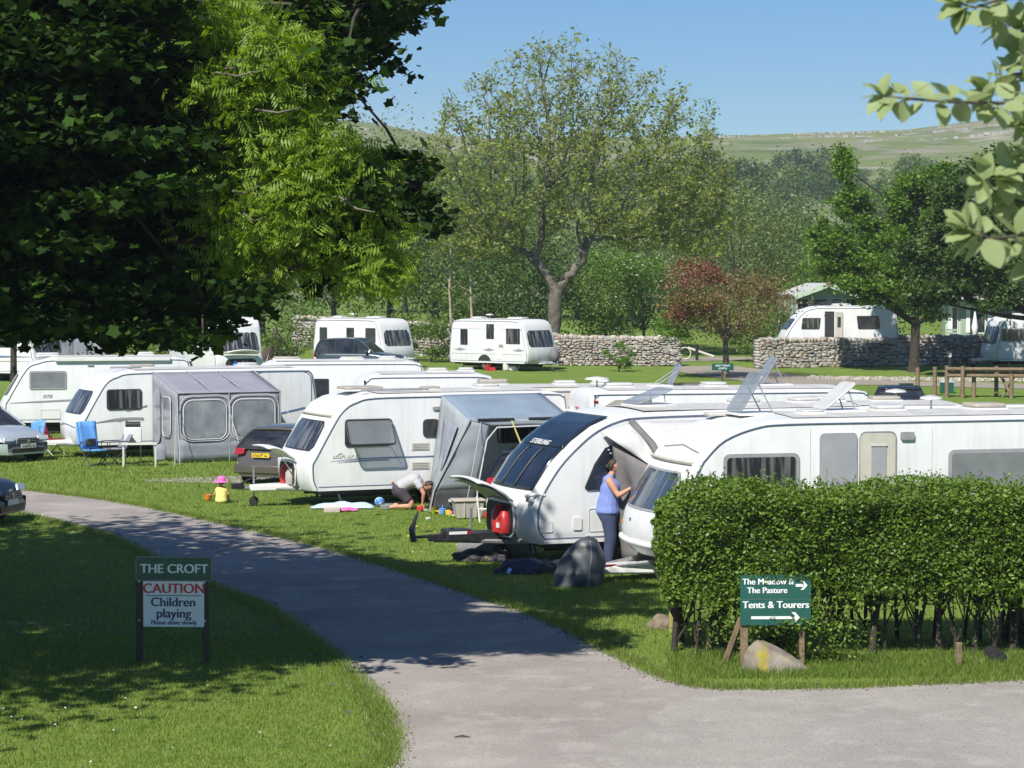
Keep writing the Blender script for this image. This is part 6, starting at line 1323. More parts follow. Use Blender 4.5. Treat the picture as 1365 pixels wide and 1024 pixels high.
# ============================================================ PEOPLE
def blob(name, chains, m, parent, voxel=.014, sm=6):
    """continuous figure or garment: elliptical limbs fused into one skin. chain = (points, radii) with radius r or (rx, ry)"""
    mb = MB()
    for pts, rad in chains:
        pts = [Vector(q) for q in pts]; n = 14
        P_, Q_ = [], []
        for i in range(len(pts)-1):
            for k in range(4):
                t_ = k/4; P_.append(pts[i].lerp(pts[i+1], t_)); ra = rad[i] if isinstance(rad[i], tuple) else (rad[i],)*2; rb = rad[i+1] if isinstance(rad[i+1], tuple) else (rad[i+1],)*2; s3 = t_*t_*(3-2*t_)
                Q_.append((ra[0]*(1-s3)+rb[0]*s3, ra[1]*(1-s3)+rb[1]*s3))
        P_.append(pts[-1]); r_ = rad[-1]; Q_.append(r_ if isinstance(r_, tuple) else (r_, r_))
        d0 = (pts[1]-pts[0]).normalized(); d1 = (pts[-1]-pts[-2]).normalized()
        P_ = [P_[0]-d0*min(Q_[0])*.6] + P_ + [P_[-1]+d1*min(Q_[-1])*.6]; Q_ = [(Q_[0][0]*.5, Q_[0][1]*.5)] + Q_ + [(Q_[-1][0]*.5, Q_[-1][1]*.5)]
        v = []; f = []
        for i, p in enumerate(P_):
            d = (P_[min(i+1, len(P_)-1)]-P_[max(i-1, 0)]).normalized(); yv = Vector((0, 1, 0)); yv = yv-d*yv.dot(d)
            if yv.length < .2: yv = Vector((1, 0, 0))-d*d.x
            yv.normalize(); xv = yv.cross(d)
            for k in range(n): a = 2*math.pi*k/n; v.append(p+xv*Q_[i][0]*math.cos(a)+yv*Q_[i][1]*math.sin(a))
        for i in range(len(P_)-1):
            for k in range(n): f.append((i*n+k, i*n+(k+1) % n, (i+1)*n+(k+1) % n, (i+1)*n+k))
        f.append(tuple(range(n))); f.append(tuple((len(P_)-1)*n+k for k in range(n))); mb.add(v, f)
    o = obj(name, mb, m, parent, smooth=80); rm = o.modifiers.new('fuse', 'REMESH'); rm.mode = 'VOXEL'; rm.voxel_size = voxel; rm.use_smooth_shade = True
    s_ = o.modifiers.new('smooth', 'SMOOTH'); s_.factor = .5; s_.iterations = sm
    return o
def head(t, c, r, face, up=(0, 0, 1), hairstyle='bun', skinm='skin', hat=None):
    """head with brow, nose, lips, eyes, ears; face = facing direction"""
    c = Vector(c); fw = Vector(face).normalized(); u = Vector(up).normalized(); sd_ = fw.cross(u).normalized(); u = sd_.cross(fw)
    bm = bmesh.new(); bmesh.ops.create_icosphere(bm, subdivisions=3, radius=1)
    for q in bm.verts:
        x, y, z = q.co   # x side, y forward, z up
        k = 1.0 if z > -.2 else 1-.32*min(1, (-.2-z)/.8)
        X, Y, Z = x*.76*k, y*.92*(k*.5+.5), z*1.12
        if y > .75 and abs(x) < .16 and -.35 < z < .1: Y += .20*(1-abs(x)/.16)*(1-abs(z+.2)/.35 if z < .1 else 0)
        if y > .6 and abs(x) < .3 and abs(z+.52) < .10: Y += .05
        if y > .6 and .15 < abs(x) < .45 and abs(z-.05) < .12: Y -= .06
        q.co = (sd_*X+fw*Y+u*Z)*r+c
    me = bpy.data.meshes.new('head'); bm.to_mesh(me); bm.free(); me.polygons.foreach_set('use_smooth', [True]*len(me.polygons)); me.materials.append(M[skinm]); h = link(bpy.data.objects.new('head', me), t)
    for s_ in (-1, 1):
        obj('eye', MB().lathe([(.001, -.08*r), (.07*r, -.04*r), (.08*r, 0), (.07*r, .04*r), (.001, .08*r)], c+sd_*s_*.3*r+fw*.78*r+u*.05*r, 'Z', 8), 'hair', h, smooth=60)
        obj('ear', MB().lathe([(.001, -.2*r), (.10*r, -.1*r), (.12*r, .05*r), (.08*r, .17*r), (.001, .2*r)], c+sd_*s_*.76*r-fw*.02*r, 'Z', 8), skinm, h, smooth=60)
    if hairstyle:
        bm = bmesh.new(); bmesh.ops.create_icosphere(bm, subdivisions=3, radius=1)
        for q in list(bm.verts):
            x, y, z = q.co
            cutf = .30 if z > .35 else (-.05 if z > -.1 else -.25)
            n_ = 1+.05*noise.noise(Vector(q.co)*4); X, Y, Z = x*.86*n_, y*1.03*n_, z*1.20*n_
            if y > cutf and z < .62: Y = min(Y, cutf); X *= .93
            if z < -.45: Z = -.45*1.2; X *= .8
            q.co = (sd_*X+fw*(Y-.05)+u*(Z+.03))*r+c
        if hairstyle == 'bun': bmesh.ops.create_icosphere(bm, subdivisions=2, radius=.36*r, matrix=Matrix.Translation(c-fw*1.02*r-u*.05*r))
        me = bpy.data.meshes.new('hair'); bm.to_mesh(me); bm.free(); me.polygons.foreach_set('use_smooth', [True]*len(me.polygons)); me.materials.append(M['hair']); link(bpy.data.objects.new('hair', me), h)
    return h
def hand(t, wrist, dirv, palmn, size=.18, curl=.8, m='skin'):
    """palm and five bent fingers, rooted in the wrist"""
    w_ = Vector(wrist); d = Vector(dirv).normalized(); n = Vector(palmn); n = (n-d*n.dot(d)).normalized(); s_ = d.cross(n); mb = MB(); pl = size*.45
    mb.tube([w_-d*.02, w_+d*pl*.4, w_+d*pl], [size*.15, size*.20, size*.20], 8)
    for k, (off, ln) in enumerate(((-.19, .40), (-.065, .46), (.065, .43), (.185, .34))):
        p0 = w_+d*pl*.85+s_*off*size; l_ = ln*size; a1 = curl*.5; p1 = p0+(d*math.cos(a1)+n*math.sin(a1))*l_*.45; a2 = curl*1.1; p2 = p1+(d*math.cos(a2)+n*math.sin(a2))*l_*.32; a3 = curl*1.5; p3 = p2+(d*math.cos(a3)+n*math.sin(a3))*l_*.25
        mb.tube([p0, p1, p2, p3], [size*.055, size*.05, size*.045, size*.032], 6)
    p0 = w_+d*pl*.25-s_*size*.16; p1 = p0+(d*.7-s_*.6+n*.35).normalized()*size*.2; p2 = p1+(d*.8-s_*.1+n*.6).normalized()*size*.18; mb.tube([p0, p1, p2], [size*.07, size*.055, size*.04], 6)
    return obj('hand', mb, m, t, smooth=60)
# ---- standing woman, seen from the left side, looking right towards the awning edge
g = G(812, 753); t = thing('person', 'woman in sleeveless periwinkle top and navy trousers holding the dark awning edge', 'person', g); t.scale = (1.09,)*3
Hh = 1.66
S = dict(pel=(0, 0, .93), wst=(.0, 0, 1.08), chs=(.0, 0, 1.28), nck=(.01, 0, 1.41), nk2=(.04, 0, 1.48))
# +x is right in view (her facing direction), y depth; near side = -y
blob('body', [([(-.01, 0, .92), (0, 0, 1.08), (.01, 0, 1.27), (.0, 0, 1.37)], [(.14, .18), (.13, .15), (.14, .16), (.08, .14)]), ([(0, 0, 1.34), (.03, 0, 1.43), (.06, 0, 1.50)], [.075, .052, .05]),
      ([(0, -.10, .88), (.03, -.10, .47), (-.02, -.10, .08)], [.10, .06, .042]), ([(0, .10, .88), (.07, .11, .47), (.05, .12, .08)], [.10, .06, .042]),
      ([(.0, -.13, 1.36), (.0, -.18, 1.34), (.13, -.25, 1.12), (.33, -.21, 1.24)], [.06, .062, .047, .028]), ([(.0, .13, 1.36), (.03, .18, 1.34), (.20, .24, 1.14), (.38, .10, 1.22)], [.06, .062, .047, .028])], 'skin', t)
blob('sleeveless_top', [([(-.02, 0, .84), (-.015, 0, .98), (.01, 0, 1.12), (.02, 0, 1.25), (.0, 0, 1.36), (.01, 0, 1.40)], [(.20, .225), (.18, .20), (.165, .18), (.165, .18), (.11, .155), (.075, .11)])], 'bluetop', t, .012)
blob('trousers', [([(-.02, 0, .98), (-.025, 0, .90), (-.02, 0, .82)], [(.16, .185), (.18, .20), (.16, .18)]), ([(-.02, -.09, .84), (.02, -.10, .46), (-.02, -.10, .08)], [(.135, .11), .10, .085]), ([(-.01, .09, .84), (.06, .11, .46), (.04, .12, .08)], [(.135, .11), .10, .085])], 'navy', t, .012)
head(t, (.075, 0, 1.565), .103, (1, .05, -.05), hairstyle='bun')
hand(t, (.33, -.20, 1.22), (.75, .15, .55), (0, .6, -.5), .18, .7); hand(t, (.38, .08, 1.20), (.7, -.1, .6), (0, -.5, -.5), .18, .8)
for y, x in ((-.10, .03), (.12, .10)): obj('shoe', MB().slab((x+.03, y, .0), (1, 0, 0), (0, 1, 0), .25, .09, .04, .07), 'navy', t, bevel=.02)
# ---- kneeling man leaning forward, facing right
g = G(540, 679); t = thing('person', 'kneeling man in a pale grey tee and dark shorts bending down beside the porch awning', 'person', (g.x, g.y, 0))
blob('body', [([(-.12, 0, .42), (.05, 0, .55), (.22, 0, .62), (.34, 0, .58), (.44, 0, .52)], [(.14, .17), (.13, .15), (.14, .18), (.07, .09), .05]),
      ([(-.08, -.10, .40), (.14, -.15, .14), (.12, -.15, .08), (-.26, -.15, .07), (-.36, -.15, .05)], [.10, .065, .06, .045, .04]), ([(-.08, .10, .40), (.14, .15, .14), (.12, .15, .08), (-.22, .15, .08), (-.32, .15, .05)], [.10, .065, .06, .045, .04]),
      ([(.30, -.17, .58), (.41, -.22, .35), (.38, -.17, .14)], [.062, .047, .03]), ([(.30, .17, .58), (.50, .20, .35), (.56, .12, .12)], [.062, .047, .03])], 'skin', t)
blob('tee_shirt', [([(-.10, 0, .47), (.05, 0, .57), (.22, 0, .63), (.33, 0, .59)], [(.16, .185), (.15, .175), (.165, .205), (.10, .13)]), ([(.27, -.15, .60), (.34, -.20, .48)], [.085, .075]), ([(.27, .15, .60), (.38, .20, .48)], [.085, .075])], 'greytee', t, .012)
blob('shorts', [([(-.16, 0, .38), (-.05, 0, .48)], [(.17, .20), (.15, .18)]), ([(-.10, -.10, .40), (.08, -.14, .20)], [.13, .10]), ([(-.10, .10, .40), (.08, .14, .20)], [.13, .10])], 'darkshort', t, .012)
head(t, (.50, 0, .50), .105, (.55, 0, -.85), (.85, 0, .5), 'short')
hand(t, (.38, -.17, .12), (.2, .05, -1), (1, 0, 0), .18, .6); hand(t, (.56, .12, .10), (.2, -.05, -1), (1, 0, 0), .18, .6)
for y in (-.15, .15): obj('shoe', MB().slab((-.42 if y < 0 else -.36, y, .0), (1, 0, 0), (0, 1, 0), .20, .10, .04, .11), 'matgrey', t, bevel=.03)
# ---- toddler sitting on the grass, back to the camera
g = G(295, 671); t = thing('person', 'toddler in pink sun hat and yellow top sitting alone on the grass by the track', 'person', (g.x, g.y, 0))
blob('body', [([(0, 0, .08), (0, 0, .22), (0, .01, .33), (0, .01, .41)], [(.10, .09), (.09, .08), (.08, .06), .035]), ([(-.06, .02, .07), (-.12, .26, .06), (-.13, .42, .04)], [.055, .04, .028]), ([(.06, .02, .07), (.12, .26, .06), (.13, .42, .04)], [.055, .04, .028]),
      ([(-.08, .01, .33), (-.15, .02, .20), (-.14, .12, .10)], [.035, .03, .02]), ([(.08, .01, .33), (.15, .02, .20), (.14, .12, .10)], [.035, .03, .02])], 'skin', t, .01)
blob('top', [([(0, 0, .05), (0, 0, .18), (0, .01, .33)], [(.14, .12), (.125, .10), (.095, .07)]), ([(-.06, .01, .33), (-.11, .015, .28)], [.045, .042]), ([(.06, .01, .33), (.11, .015, .28)], [.045, .042])], 'paleyellow', t, .01)
h = head(t, (0, .02, .47), .082, (.1, 1, -.15), hairstyle='short')
obj('sun_hat', MB().lathe([(.16, .0), (.155, .012), (.10, .03), (.098, .07), (.085, .11), (.05, .135), (.005, .14)], (0, .015, .47), 'Z', 20), 'pink', h, smooth=60)
hand(t, (-.14, .12, .10), (0, .6, -.4), (1, 0, 0), .09, .6); hand(t, (.14, .12, .10), (0, .6, -.4), (-1, 0, 0), .09, .6)

# ============================================================ SMALL THINGS
# Croft sign
g = G(233, 884); t = thing('site_sign', 'sign reading THE CROFT and CAUTION Children playing on two posts in the shaded lawn', 'sign', g, R(-3))
for x in (-.46, .40): obj('post', MB().box((x, .03, .62), (.085, .07, 1.36)), 'darkwood', t, bevel=.006)
u, z_ = (1, 0, 0), (0, 0, 1)
bd = obj('name_board', MB().slab((0, -.01, 1.22), u, z_, .99, .315, .015, .02), 'signgreen', t); mb = MB(); rrect(mb, (0, -.033, 1.22), u, z_, .975, .30, .01, .005, 2); obj('board_border', mb, 'greydecal', bd)
text('board_lettering', 'THE CROFT', (0, -.032, 1.215), u, z_, .165, 'letterwhite', bd, .002, .003)
bd = obj('caution_board', MB().slab((-.005, -.012, .765), u, z_, .785, .585, .01, .016), 'signwhite', t)
text('caution_lettering', 'CAUTION', (-.005, -.030, .96), u, z_, .178, 'letterred', bd, .002, .005); obj('rule_line', MB().box((-.005, -.031, .875), (.71, .006, .009)), 'letternavy', bd, smooth=0)
text('caution_lettering', 'Children', (-.015, -.030, .785), u, z_, .165, 'letternavy', bd, .002, .005); text('caution_lettering', 'playing', (-.01, -.030, .640), u, z_, .165, 'letternavy', bd, .002, .005); text('caution_lettering', 'Please drive slowly', (-.005, -.030, .525), u, z_, .078, 'letternavy', bd, .002, .002)
for x in (-.455, .40):
    for z in (.55, 1.05): obj('bolt', MB().lathe([(.001, -.012), (.014, -.01), (.014, .0)], (x, -.01, z), 'Y', 8), 'alu', t)
# green direction sign at the hedge
g = G(1001, 884); t = thing('direction_sign', 'green direction sign reading Tents & Tourers on wooden posts by the hedge', 'sign', (g.x, g.y-.35, 0), R(2))
obj('post', MB().box((-.12, .03, .40), (.10, .07, .84)), 'wood', t, bevel=.01); obj('prop', MB().tube([(-.34, .30, -.02), (-.15, .06, .62)], .045, 6), 'wood', t); obj('post', MB().box((.62, .05, .40), (.07, .06, .84)), 'wood', t, bevel=.01)
bu = obj('upper_board', MB().slab((.27, -.02, 1.03), u, z_, .90, .30, .01, .018), 'signgreen2', t); bl = obj('lower_board', MB().slab((.27, -.02, .71), u, z_, .90, .33, .01, .018), 'signgreen2', t); obj('joint_line', MB().box((.27, -.030, .878), (.90, .01, .012)), 'greydecal', t, smooth=0)
text('board_lettering', 'The Meadow &', (.17, -.040, 1.095), u, z_, .105, 'letterwhite', bu, .002, .004); text('board_lettering', 'The Pasture', (.16, -.040, .985), u, z_, .105, 'letterwhite', bu, .002, .004); text('board_lettering', 'Tents & Tourers', (.27, -.040, .80), u, z_, .125, 'letterwhite', bl, .002, .004)
def arrow(o, L_, wd, hd, par):
    hd2 = hd
    obj('arrow', MB().prism([(-L_/2, -wd/2), (L_/2-hd*.5, -wd/2), (L_/2-hd, -hd*.62), (L_/2-hd*.55, -hd*.62), (L_/2, 0), (L_/2-hd*.55, hd*.62), (L_/2-hd, hd*.62), (L_/2-hd*.5, wd/2), (-L_/2, wd/2)], o, u, z_, .004), 'letterwhite', par)
arrow((.60, -.038, 1.05), .15, .035, .09, bu); arrow((.27, -.038, .64), .62, .035, .11, bl)
# boulders
def boulder(label, px, py, sx, sy, sz, seed, m, rz=0, pts=None):
    g = G(px, py); t = None; bm = bmesh.new(); bmesh.ops.create_icosphere(bm, subdivisions=4, radius=1)
    for q in bm.verts:
        p = q.co.copy(); k = 1+.20*noise.noise(p*1.1+Vector((seed, 0, 0)))+.06*noise.noise(p*4+Vector((seed, 0, 0))); p *= k
        for pn, pd in pts or []: 
            pn = Vector(pn).normalized(); e = p.dot(pn)-pd
            if e > 0: p -= pn*e*.92
        q.co = (p.x*sx, p.y*sy, p.z*sz)
    me = bpy.data.meshes.new('boulder'); bm.to_mesh(me); bm.free(); me.polygons.foreach_set('use_smooth', [True]*len(me.polygons)); me.set_sharp_from_angle(angle=R(32)); me.materials.append(M[m])
    o = link(bpy.data.objects.new('boulder', me)); o.location = (g.x, g.y, sz*.35); o.rotation_euler = (0, 0, rz); return tag(o, label, 'boulder')
def lichen():
    m = mat('limestone boulder', (.185, .155, .125), .9, col2=(.30, .265, .225), nscale=4, bump=.7, bscale=14); t = m.node_tree; b = t.nodes['Principled BSDF']; src = b.inputs['Base Color'].links[0].from_socket
    tcn = t.nodes.new('ShaderNodeTexCoord'); mpn = t.nodes.new('ShaderNodeMapping'); mpn.inputs['Scale'].default_value = (7.5, 1.2, 3.2); mpn.inputs['Location'].default_value = (1.0, 0, -.15); gr_ = t.nodes.new('ShaderNodeTexGradient'); gr_.gradient_type = 'SPHERICAL'
    nz_ = t.nodes.new('ShaderNodeTexNoise'); nz_.inputs['Scale'].default_value = 7; ad = t.nodes.new('ShaderNodeMath'); ad.operation = 'MULTIPLY_ADD'; ad.inputs[1].default_value = 1.5; rr_ = t.nodes.new('ShaderNodeMapRange'); rr_.inputs['From Min'].default_value = .85; rr_.inputs['From Max'].default_value = 1.5
    mx = t.nodes.new('ShaderNodeMix'); mx.data_type = 'RGBA'; mx.inputs['B'].default_value = (.30, .24, .035, 1)
    t.links.new(tcn.outputs['Object'], mpn.inputs[0]); t.links.new(mpn.outputs[0], gr_.inputs[0]); t.links.new(tcn.outputs['Object'], nz_.inputs[0]); t.links.new(nz_.outputs[0], ad.inputs[0]); t.links.new(gr_.outputs[0], ad.inputs[2]); t.links.new(ad.outputs[0], rr_.inputs[0])
    t.links.new(rr_.outputs[0], mx.inputs['Factor']); t.links.new(src, mx.inputs['A']); t.links.new(mx.outputs['Result'], b.inputs['Base Color']); return m
M['boulder'] = lichen()
boulder('pale boulder with a yellow lichen streak at the foot of the green direction sign', 1030, 893, .44, .26, .30, 2.2, 'boulder', 0, [((.62, -.1, .78), .42), ((-1, 0, .1), .85), ((.2, -1, .35), .7), ((.9, 0, .35), .9)])
boulder('low tan boulder half sunk in grass at the left end of the hedge', 880, 838, .17, .16, .15, 7.7, 'tanrock', .4)
boulder('small pale stone lying beside the black bags near the panoramic caravan', 744, 755, .14, .10, .09, 4.4, 'stone')
# short posts along the hedge
M['post_lichen'] = mat('yellowed old post', (.42, .40, .10), .9, col2=(.26, .22, .10), nscale=5, bump=.5, bscale=20)
for px, py, h, m_, lb in ((895, 843, .50, 'post_lichen', 'short yellowed wooden post under the left end of the hedge'), (943, 866, .46, 'post_lichen', 'yellow green wooden stake between the hedge end and the direction sign'), (1276, 888, .30, 'wood', 'brown wooden post standing among the hedge stems at the right')):
    g = G(px, py); o = obj('wooden_post', MB().box((0, 0, h/2), (.07, .07, h+.04)), m_, None, bevel=.01); o.location = (g.x, g.y-.1, 0); o.rotation_euler = (R(2), R(3 if px == 943 else -1), .3); tag(o, lb, 'post', 'short posts under the hedge')
g = G(1331, 884); o = obj('drain_pipe', MB().lathe([(.09, -.02), (.11, -.02), (.11, .45), (.09, .45)], (0, 0, .05), 'Y', 18), 'black', None); o.location = (g.x, g.y, 0); tag(o, 'black pipe mouth lying under the hedge near the right edge', 'pipe')
# blue camp chair
def campchair(label, px, py, rz, fab, back=.55, name='camp_chair', z=0):
    g = G(px, py); t = thing(name, label, 'chair', g, rz); mb = MB()
    for sy in (-.26, .26): mb.tube([(-.26, sy, 0), (.24, sy, .45)], .014, 6).tube([(.28, sy, 0), (-.24, sy, .45), (-.42, sy, .45+back)], .014, 6).tube([(-.3, sy, .64), (.24, sy, .64), (.24, sy, .44)], .014, 6)
    mb.tube([(-.26, -.26, 0), (.0, .26, .03)], .01, 5); obj('frame', mb, 'frame', t, smooth=50)
    obj('seat', MB().sheet((-.24, -.25, .44), (.5, 0, 0), (0, .5, 0), 5, 5, lambda a, b: (0, 0, -.05*math.sin(a*3.14)*math.sin(b*3.14))), fab, t, smooth=60, solid=.02)
    obj('backrest', MB().sheet((-.24, -.26, .46), (-.18, 0, back), (0, .52, 0), 5, 6, lambda a, b: (-.04*math.sin(b*3.14), 0, 0)), fab, t, smooth=60, solid=.03); return t
ch = campchair('blue high backed camp chair in front of the left caravan nose', 126, 622, R(-50), 'bluecloth', .72)
o = obj('towel', MB().sheet((-.46, -.30, 1.16), (.10, 0, -.62), (0, .60, 0), 8, 8, lambda a, b: (.04*math.sin(b*9), 0, .03*math.sin(b*7))), 'bluecloth', None, smooth=60, solid=.02); o.location = ch.location; o.rotation_euler.z = R(-50); tag(o, 'blue towel draped over the high backed camp chair', 'towel')
o = obj('cushion', MB().box((-.22, .02, .62), (.10, .30, .22)), 'black', None, bevel=.04); o.location = ch.location; o.rotation_euler.z = R(-50); tag(o, 'black cushion on the blue camp chair', 'cushion')
campchair('black framed folding chair between the blue chair and the small table', 152, 620, R(215), 'canvas_dark', .35)
campchair('red folding chair with a blue cloth at the hitch of the long left caravan', 68, 606, R(-30), 'red', .4)
g = G(62, 606); o = obj('jacket', MB().sheet((-.25, -.1, .45), (.1, 0, .5), (0, .42, 0), 6, 6, lambda a, b: (.08*math.sin(b*6)*a, 0, .05*math.sin(b*4))), 'bluecloth', None, smooth=60, solid=.05); o.location = (g.x, g.y-.2, 0); o.rotation_euler.z = 1.2; tag(o, 'blue jacket bundled on the red folding chair', 'jacket')
# table and cabinet
g = G(186, 622); t = thing('folding_table', 'small folding table with slim legs in front of the lilac awning', 'table', g, R(8))
obj('tabletop', MB().box((0, 0, .60), (.92, .5, .03)), 'vent', t, bevel=.008)
for x in (-.42, .42):
    for y in (-.2, .2): obj('leg', MB().box((x, y, .295), (.045, .03, .59)), 'vent', t, smooth=0)
g2 = G(174, 620); t = thing('camp_kitchen', 'white camp cooker stand with a dark roll top behind the small table', 'cooker stand', (g2.x, g2.y+.45, 0), R(8))
obj('cabinet', MB().box((0, 0, .78), (.46, .35, .42)), 'white2', t, bevel=.02); obj('lid', MB().lathe([(.01, -.2), (.09, -.2), (.09, .2), (.01, .2)], (0, -.02, 1.05), 'X', 14), 'black', t, smooth=50)
for x in (-.2, .2): obj('leg', MB().tube([(x, 0, .0), (x, 0, .58)], .015, 6), 'alu', t)
o = obj('canvas_bag', MB().lathe([(.06, 0), (.17, .03), (.19, .25), (.14, .42), (.03, .45)], (0, 0, 0), 'Z', 12), 'canvas_dark', None, smooth=60); g = G(212, 615); o.location = (g.x, g.y+.3, 0); o.scale = (1, .7, 1); tag(o, 'grey bag standing at the open corner of the lilac awning', 'bag')
o = obj('windbreak_pole', MB().tube([(0, 0, 0), (.03, 0, 1.35)], .014, 6), 'cream', None); g = G(233, 622); o.location = (g.x, g.y, 0); tag(o, 'pale upright pole in front of the lilac awning corner', 'pole')
# things on the grass below the open-window caravan
def crumple(name, label, px, py, sx, sy, h, m, seed, cat):
    g = G(px, py); o = obj(name, MB().sheet((-sx/2, -sy/2, 0), (sx, 0, 0), (0, sy, 0), 12, 10, lambda a, b: (.03*math.sin(b*11+seed), .03*math.sin(a*9), .01+h*math.sin(a*math.pi)**.6*math.sin(b*math.pi)**.6*(.6+.6*noise.noise(Vector((a*4+seed, b*4, 0))))+.0)), m, None, smooth=60, solid=.008); o.location = (g.x, g.y, .02); tag(o, label, cat); return o
crumple('beach_towel', 'pale blue cloth heaped on the grass under the open caravan window', 457, 678, 1.35, .5, .16, 'paleblue', 1.3, 'towel')
crumple('picnic_mat', 'pink patterned cloth lying on the grass beside the pale blue one', 461, 682, .5, .25, .10, 'pink', 4.4, 'cloth')
o = obj('shoe_box', MB().box((0, 0, .05), (.34, .2, .10)), 'tote_lid', None, bevel=.01); g = G(443, 683); o.location = (g.x, g.y, 0); tag(o, 'small brown box on the grass at the left of the pale blue cloth', 'box')
o = obj('play_ball', MB().lathe([(.001, -.11)]+[(.11*math.cos(R(a)), .11*math.sin(R(a))) for a in range(-75, 90, 15)]+[(.001, .11)], (0, 0, .11), 'Z', 20), mat('marbled blue ball', (.05, .20, .60), .25, col2=(.55, .70, .85), nscale=9, ramp=(.45, .6)), None, smooth=80); g = G(506, 676); o.location = (g.x, g.y, 0); tag(o, 'blue and white ball on the grass under the caravan side', 'ball')
o = obj('board', MB().box((0, 0, .02), (.9, .2, .03)), 'paleblue', None); g = G(512, 672); o.location = (g.x, g.y+.2, 0); tag(o, 'pale flat board lying behind the blue ball', 'board')
t = thing('water_hose_reel', 'red tool and hose at the kneeling man\'s hands', 'tool', G(561, 682)); obj('handle', MB().box((-.02, 0, .07), (.12, .10, .12)), 'red', t, bevel=.02); obj('hose', MB().tube([(0, 0, .03), (.2, .05, .03), (.35, -.05, .03), (.5, .1, .04)], .015, 6), 'piping', t, smooth=60)
# toys
toys = [('toy_truck', 583, 679, 'yellow', (.28, .12, .09), 'yellow toy truck on the grass left of the blue toy'), ('toy_bucket', 590, 680, 'stripe', (.12, .12, .13), 'small blue toy bucket between the yellow toys'), ('toy_block', 597, 681, 'yellow', (.10, .10, .10), 'yellow toy block right of the blue toy bucket'),
        ('toy_spade', 603, 683, 'green', (.30, .05, .03), 'flat green toy spade next to the storage box'), ('toy_block', 577, 679, 'green', (.10, .08, .06), 'little green toy block at the left end of the toys'), ('paper_cup', 571, 687, 'letterwhite', (.10, .05, .04), 'white litter piece on the grass in front of the toys'), ('toy_block', 601, 681, 'pink', (.08, .08, .08), 'pink toy block nearest the storage box')]
for nm, px, py, m_, dm, lb in toys:
    g = G(px, py+6); mb = MB().box((0, 0, dm[2]/2+.01), dm)
    if nm == 'toy_truck': mb = MB().box((0, 0, .06), (.28, .10, .04)).box((-.09, 0, .11), (.09, .10, .08)); [mb.lathe([(.01, -.02), (.03, -.02), (.03, .02), (.01, .02)], (x, y, .03), 'Y', 8) for x in (-.08, .08) for y in (-.06, .06)]
    if nm == 'toy_bucket': mb = MB().lathe([(.05, 0), (.075, .13), (.08, .13), (.06, .02)], (0, 0, 0), 'Z', 14).tube([(-.08, 0, .13), (0, 0, .2), (.08, 0, .13)], .008, 5)
    o = obj(nm, mb, M[{'stripe': 'bluecloth'}.get(m_, m_)], None, bevel=.006); o.location = (g.x, g.y, 0); o.rotation_euler.z = px*.7; tag(o, lb, 'toy' if nm != 'paper_cup' else 'litter')
g = G(624, 691); t = thing('storage_box', 'beige plastic storage box with lid on the grass beside the porch awning', 'storage box', (g.x, g.y, 0), R(12))
bm_ = MB(); bm_.add([(-.26, -.18, .01), (.26, -.18, .01), (.26, .18, .01), (-.26, .18, .01), (-.31, -.22, .36), (.31, -.22, .36), (.31, .22, .36), (-.31, .22, .36)], [(0, 1, 2, 3), (4, 5, 6, 7), (0, 1, 5, 4), (1, 2, 6, 5), (2, 3, 7, 6), (3, 0, 4, 7)]); obj('tub', bm_, 'plastic_grey', t, smooth=0, bevel=.02); obj('lid', MB().slab((0, 0, .365), (1, 0, 0), (0, 1, 0), .68, .50, .04, .04), 'tote_lid', t, bevel=.01)
for x in (-.12, .12): obj('rib', MB().box((x, -.212, .19), (.03, .03, .3)), 'tote_lid', t, smooth=0)
t = thing('camp_stool', 'white tube framed stool with red cloth between the storage box and dark car', 'stool', G(646, 697), .3); obj('frame', MB().tube([(-.1, 0, 0), (-.16, 0, .55)], .02, 6).tube([(.15, 0, 0), (-.12, .1, .4)], .02, 6).tube([(-.12, 0, .28), (.3, 0, .28)], .02, 6), 'letterwhite', t, smooth=50); obj('cloth', MB().box((.12, 0, .16), (.24, .2, .14)), 'red', t, bevel=.03)
o = obj('toy_basket', MB().lathe([(.05, 0), (.09, .14), (.1, .14), (.07, .03)], (0, 0, 0), 'Z', 12), 'orange', None); g = G(277, 668); o.location = (g.x, g.y, 0); tag(o, 'small orange toy pot on the grass left of the toddler', 'toy')
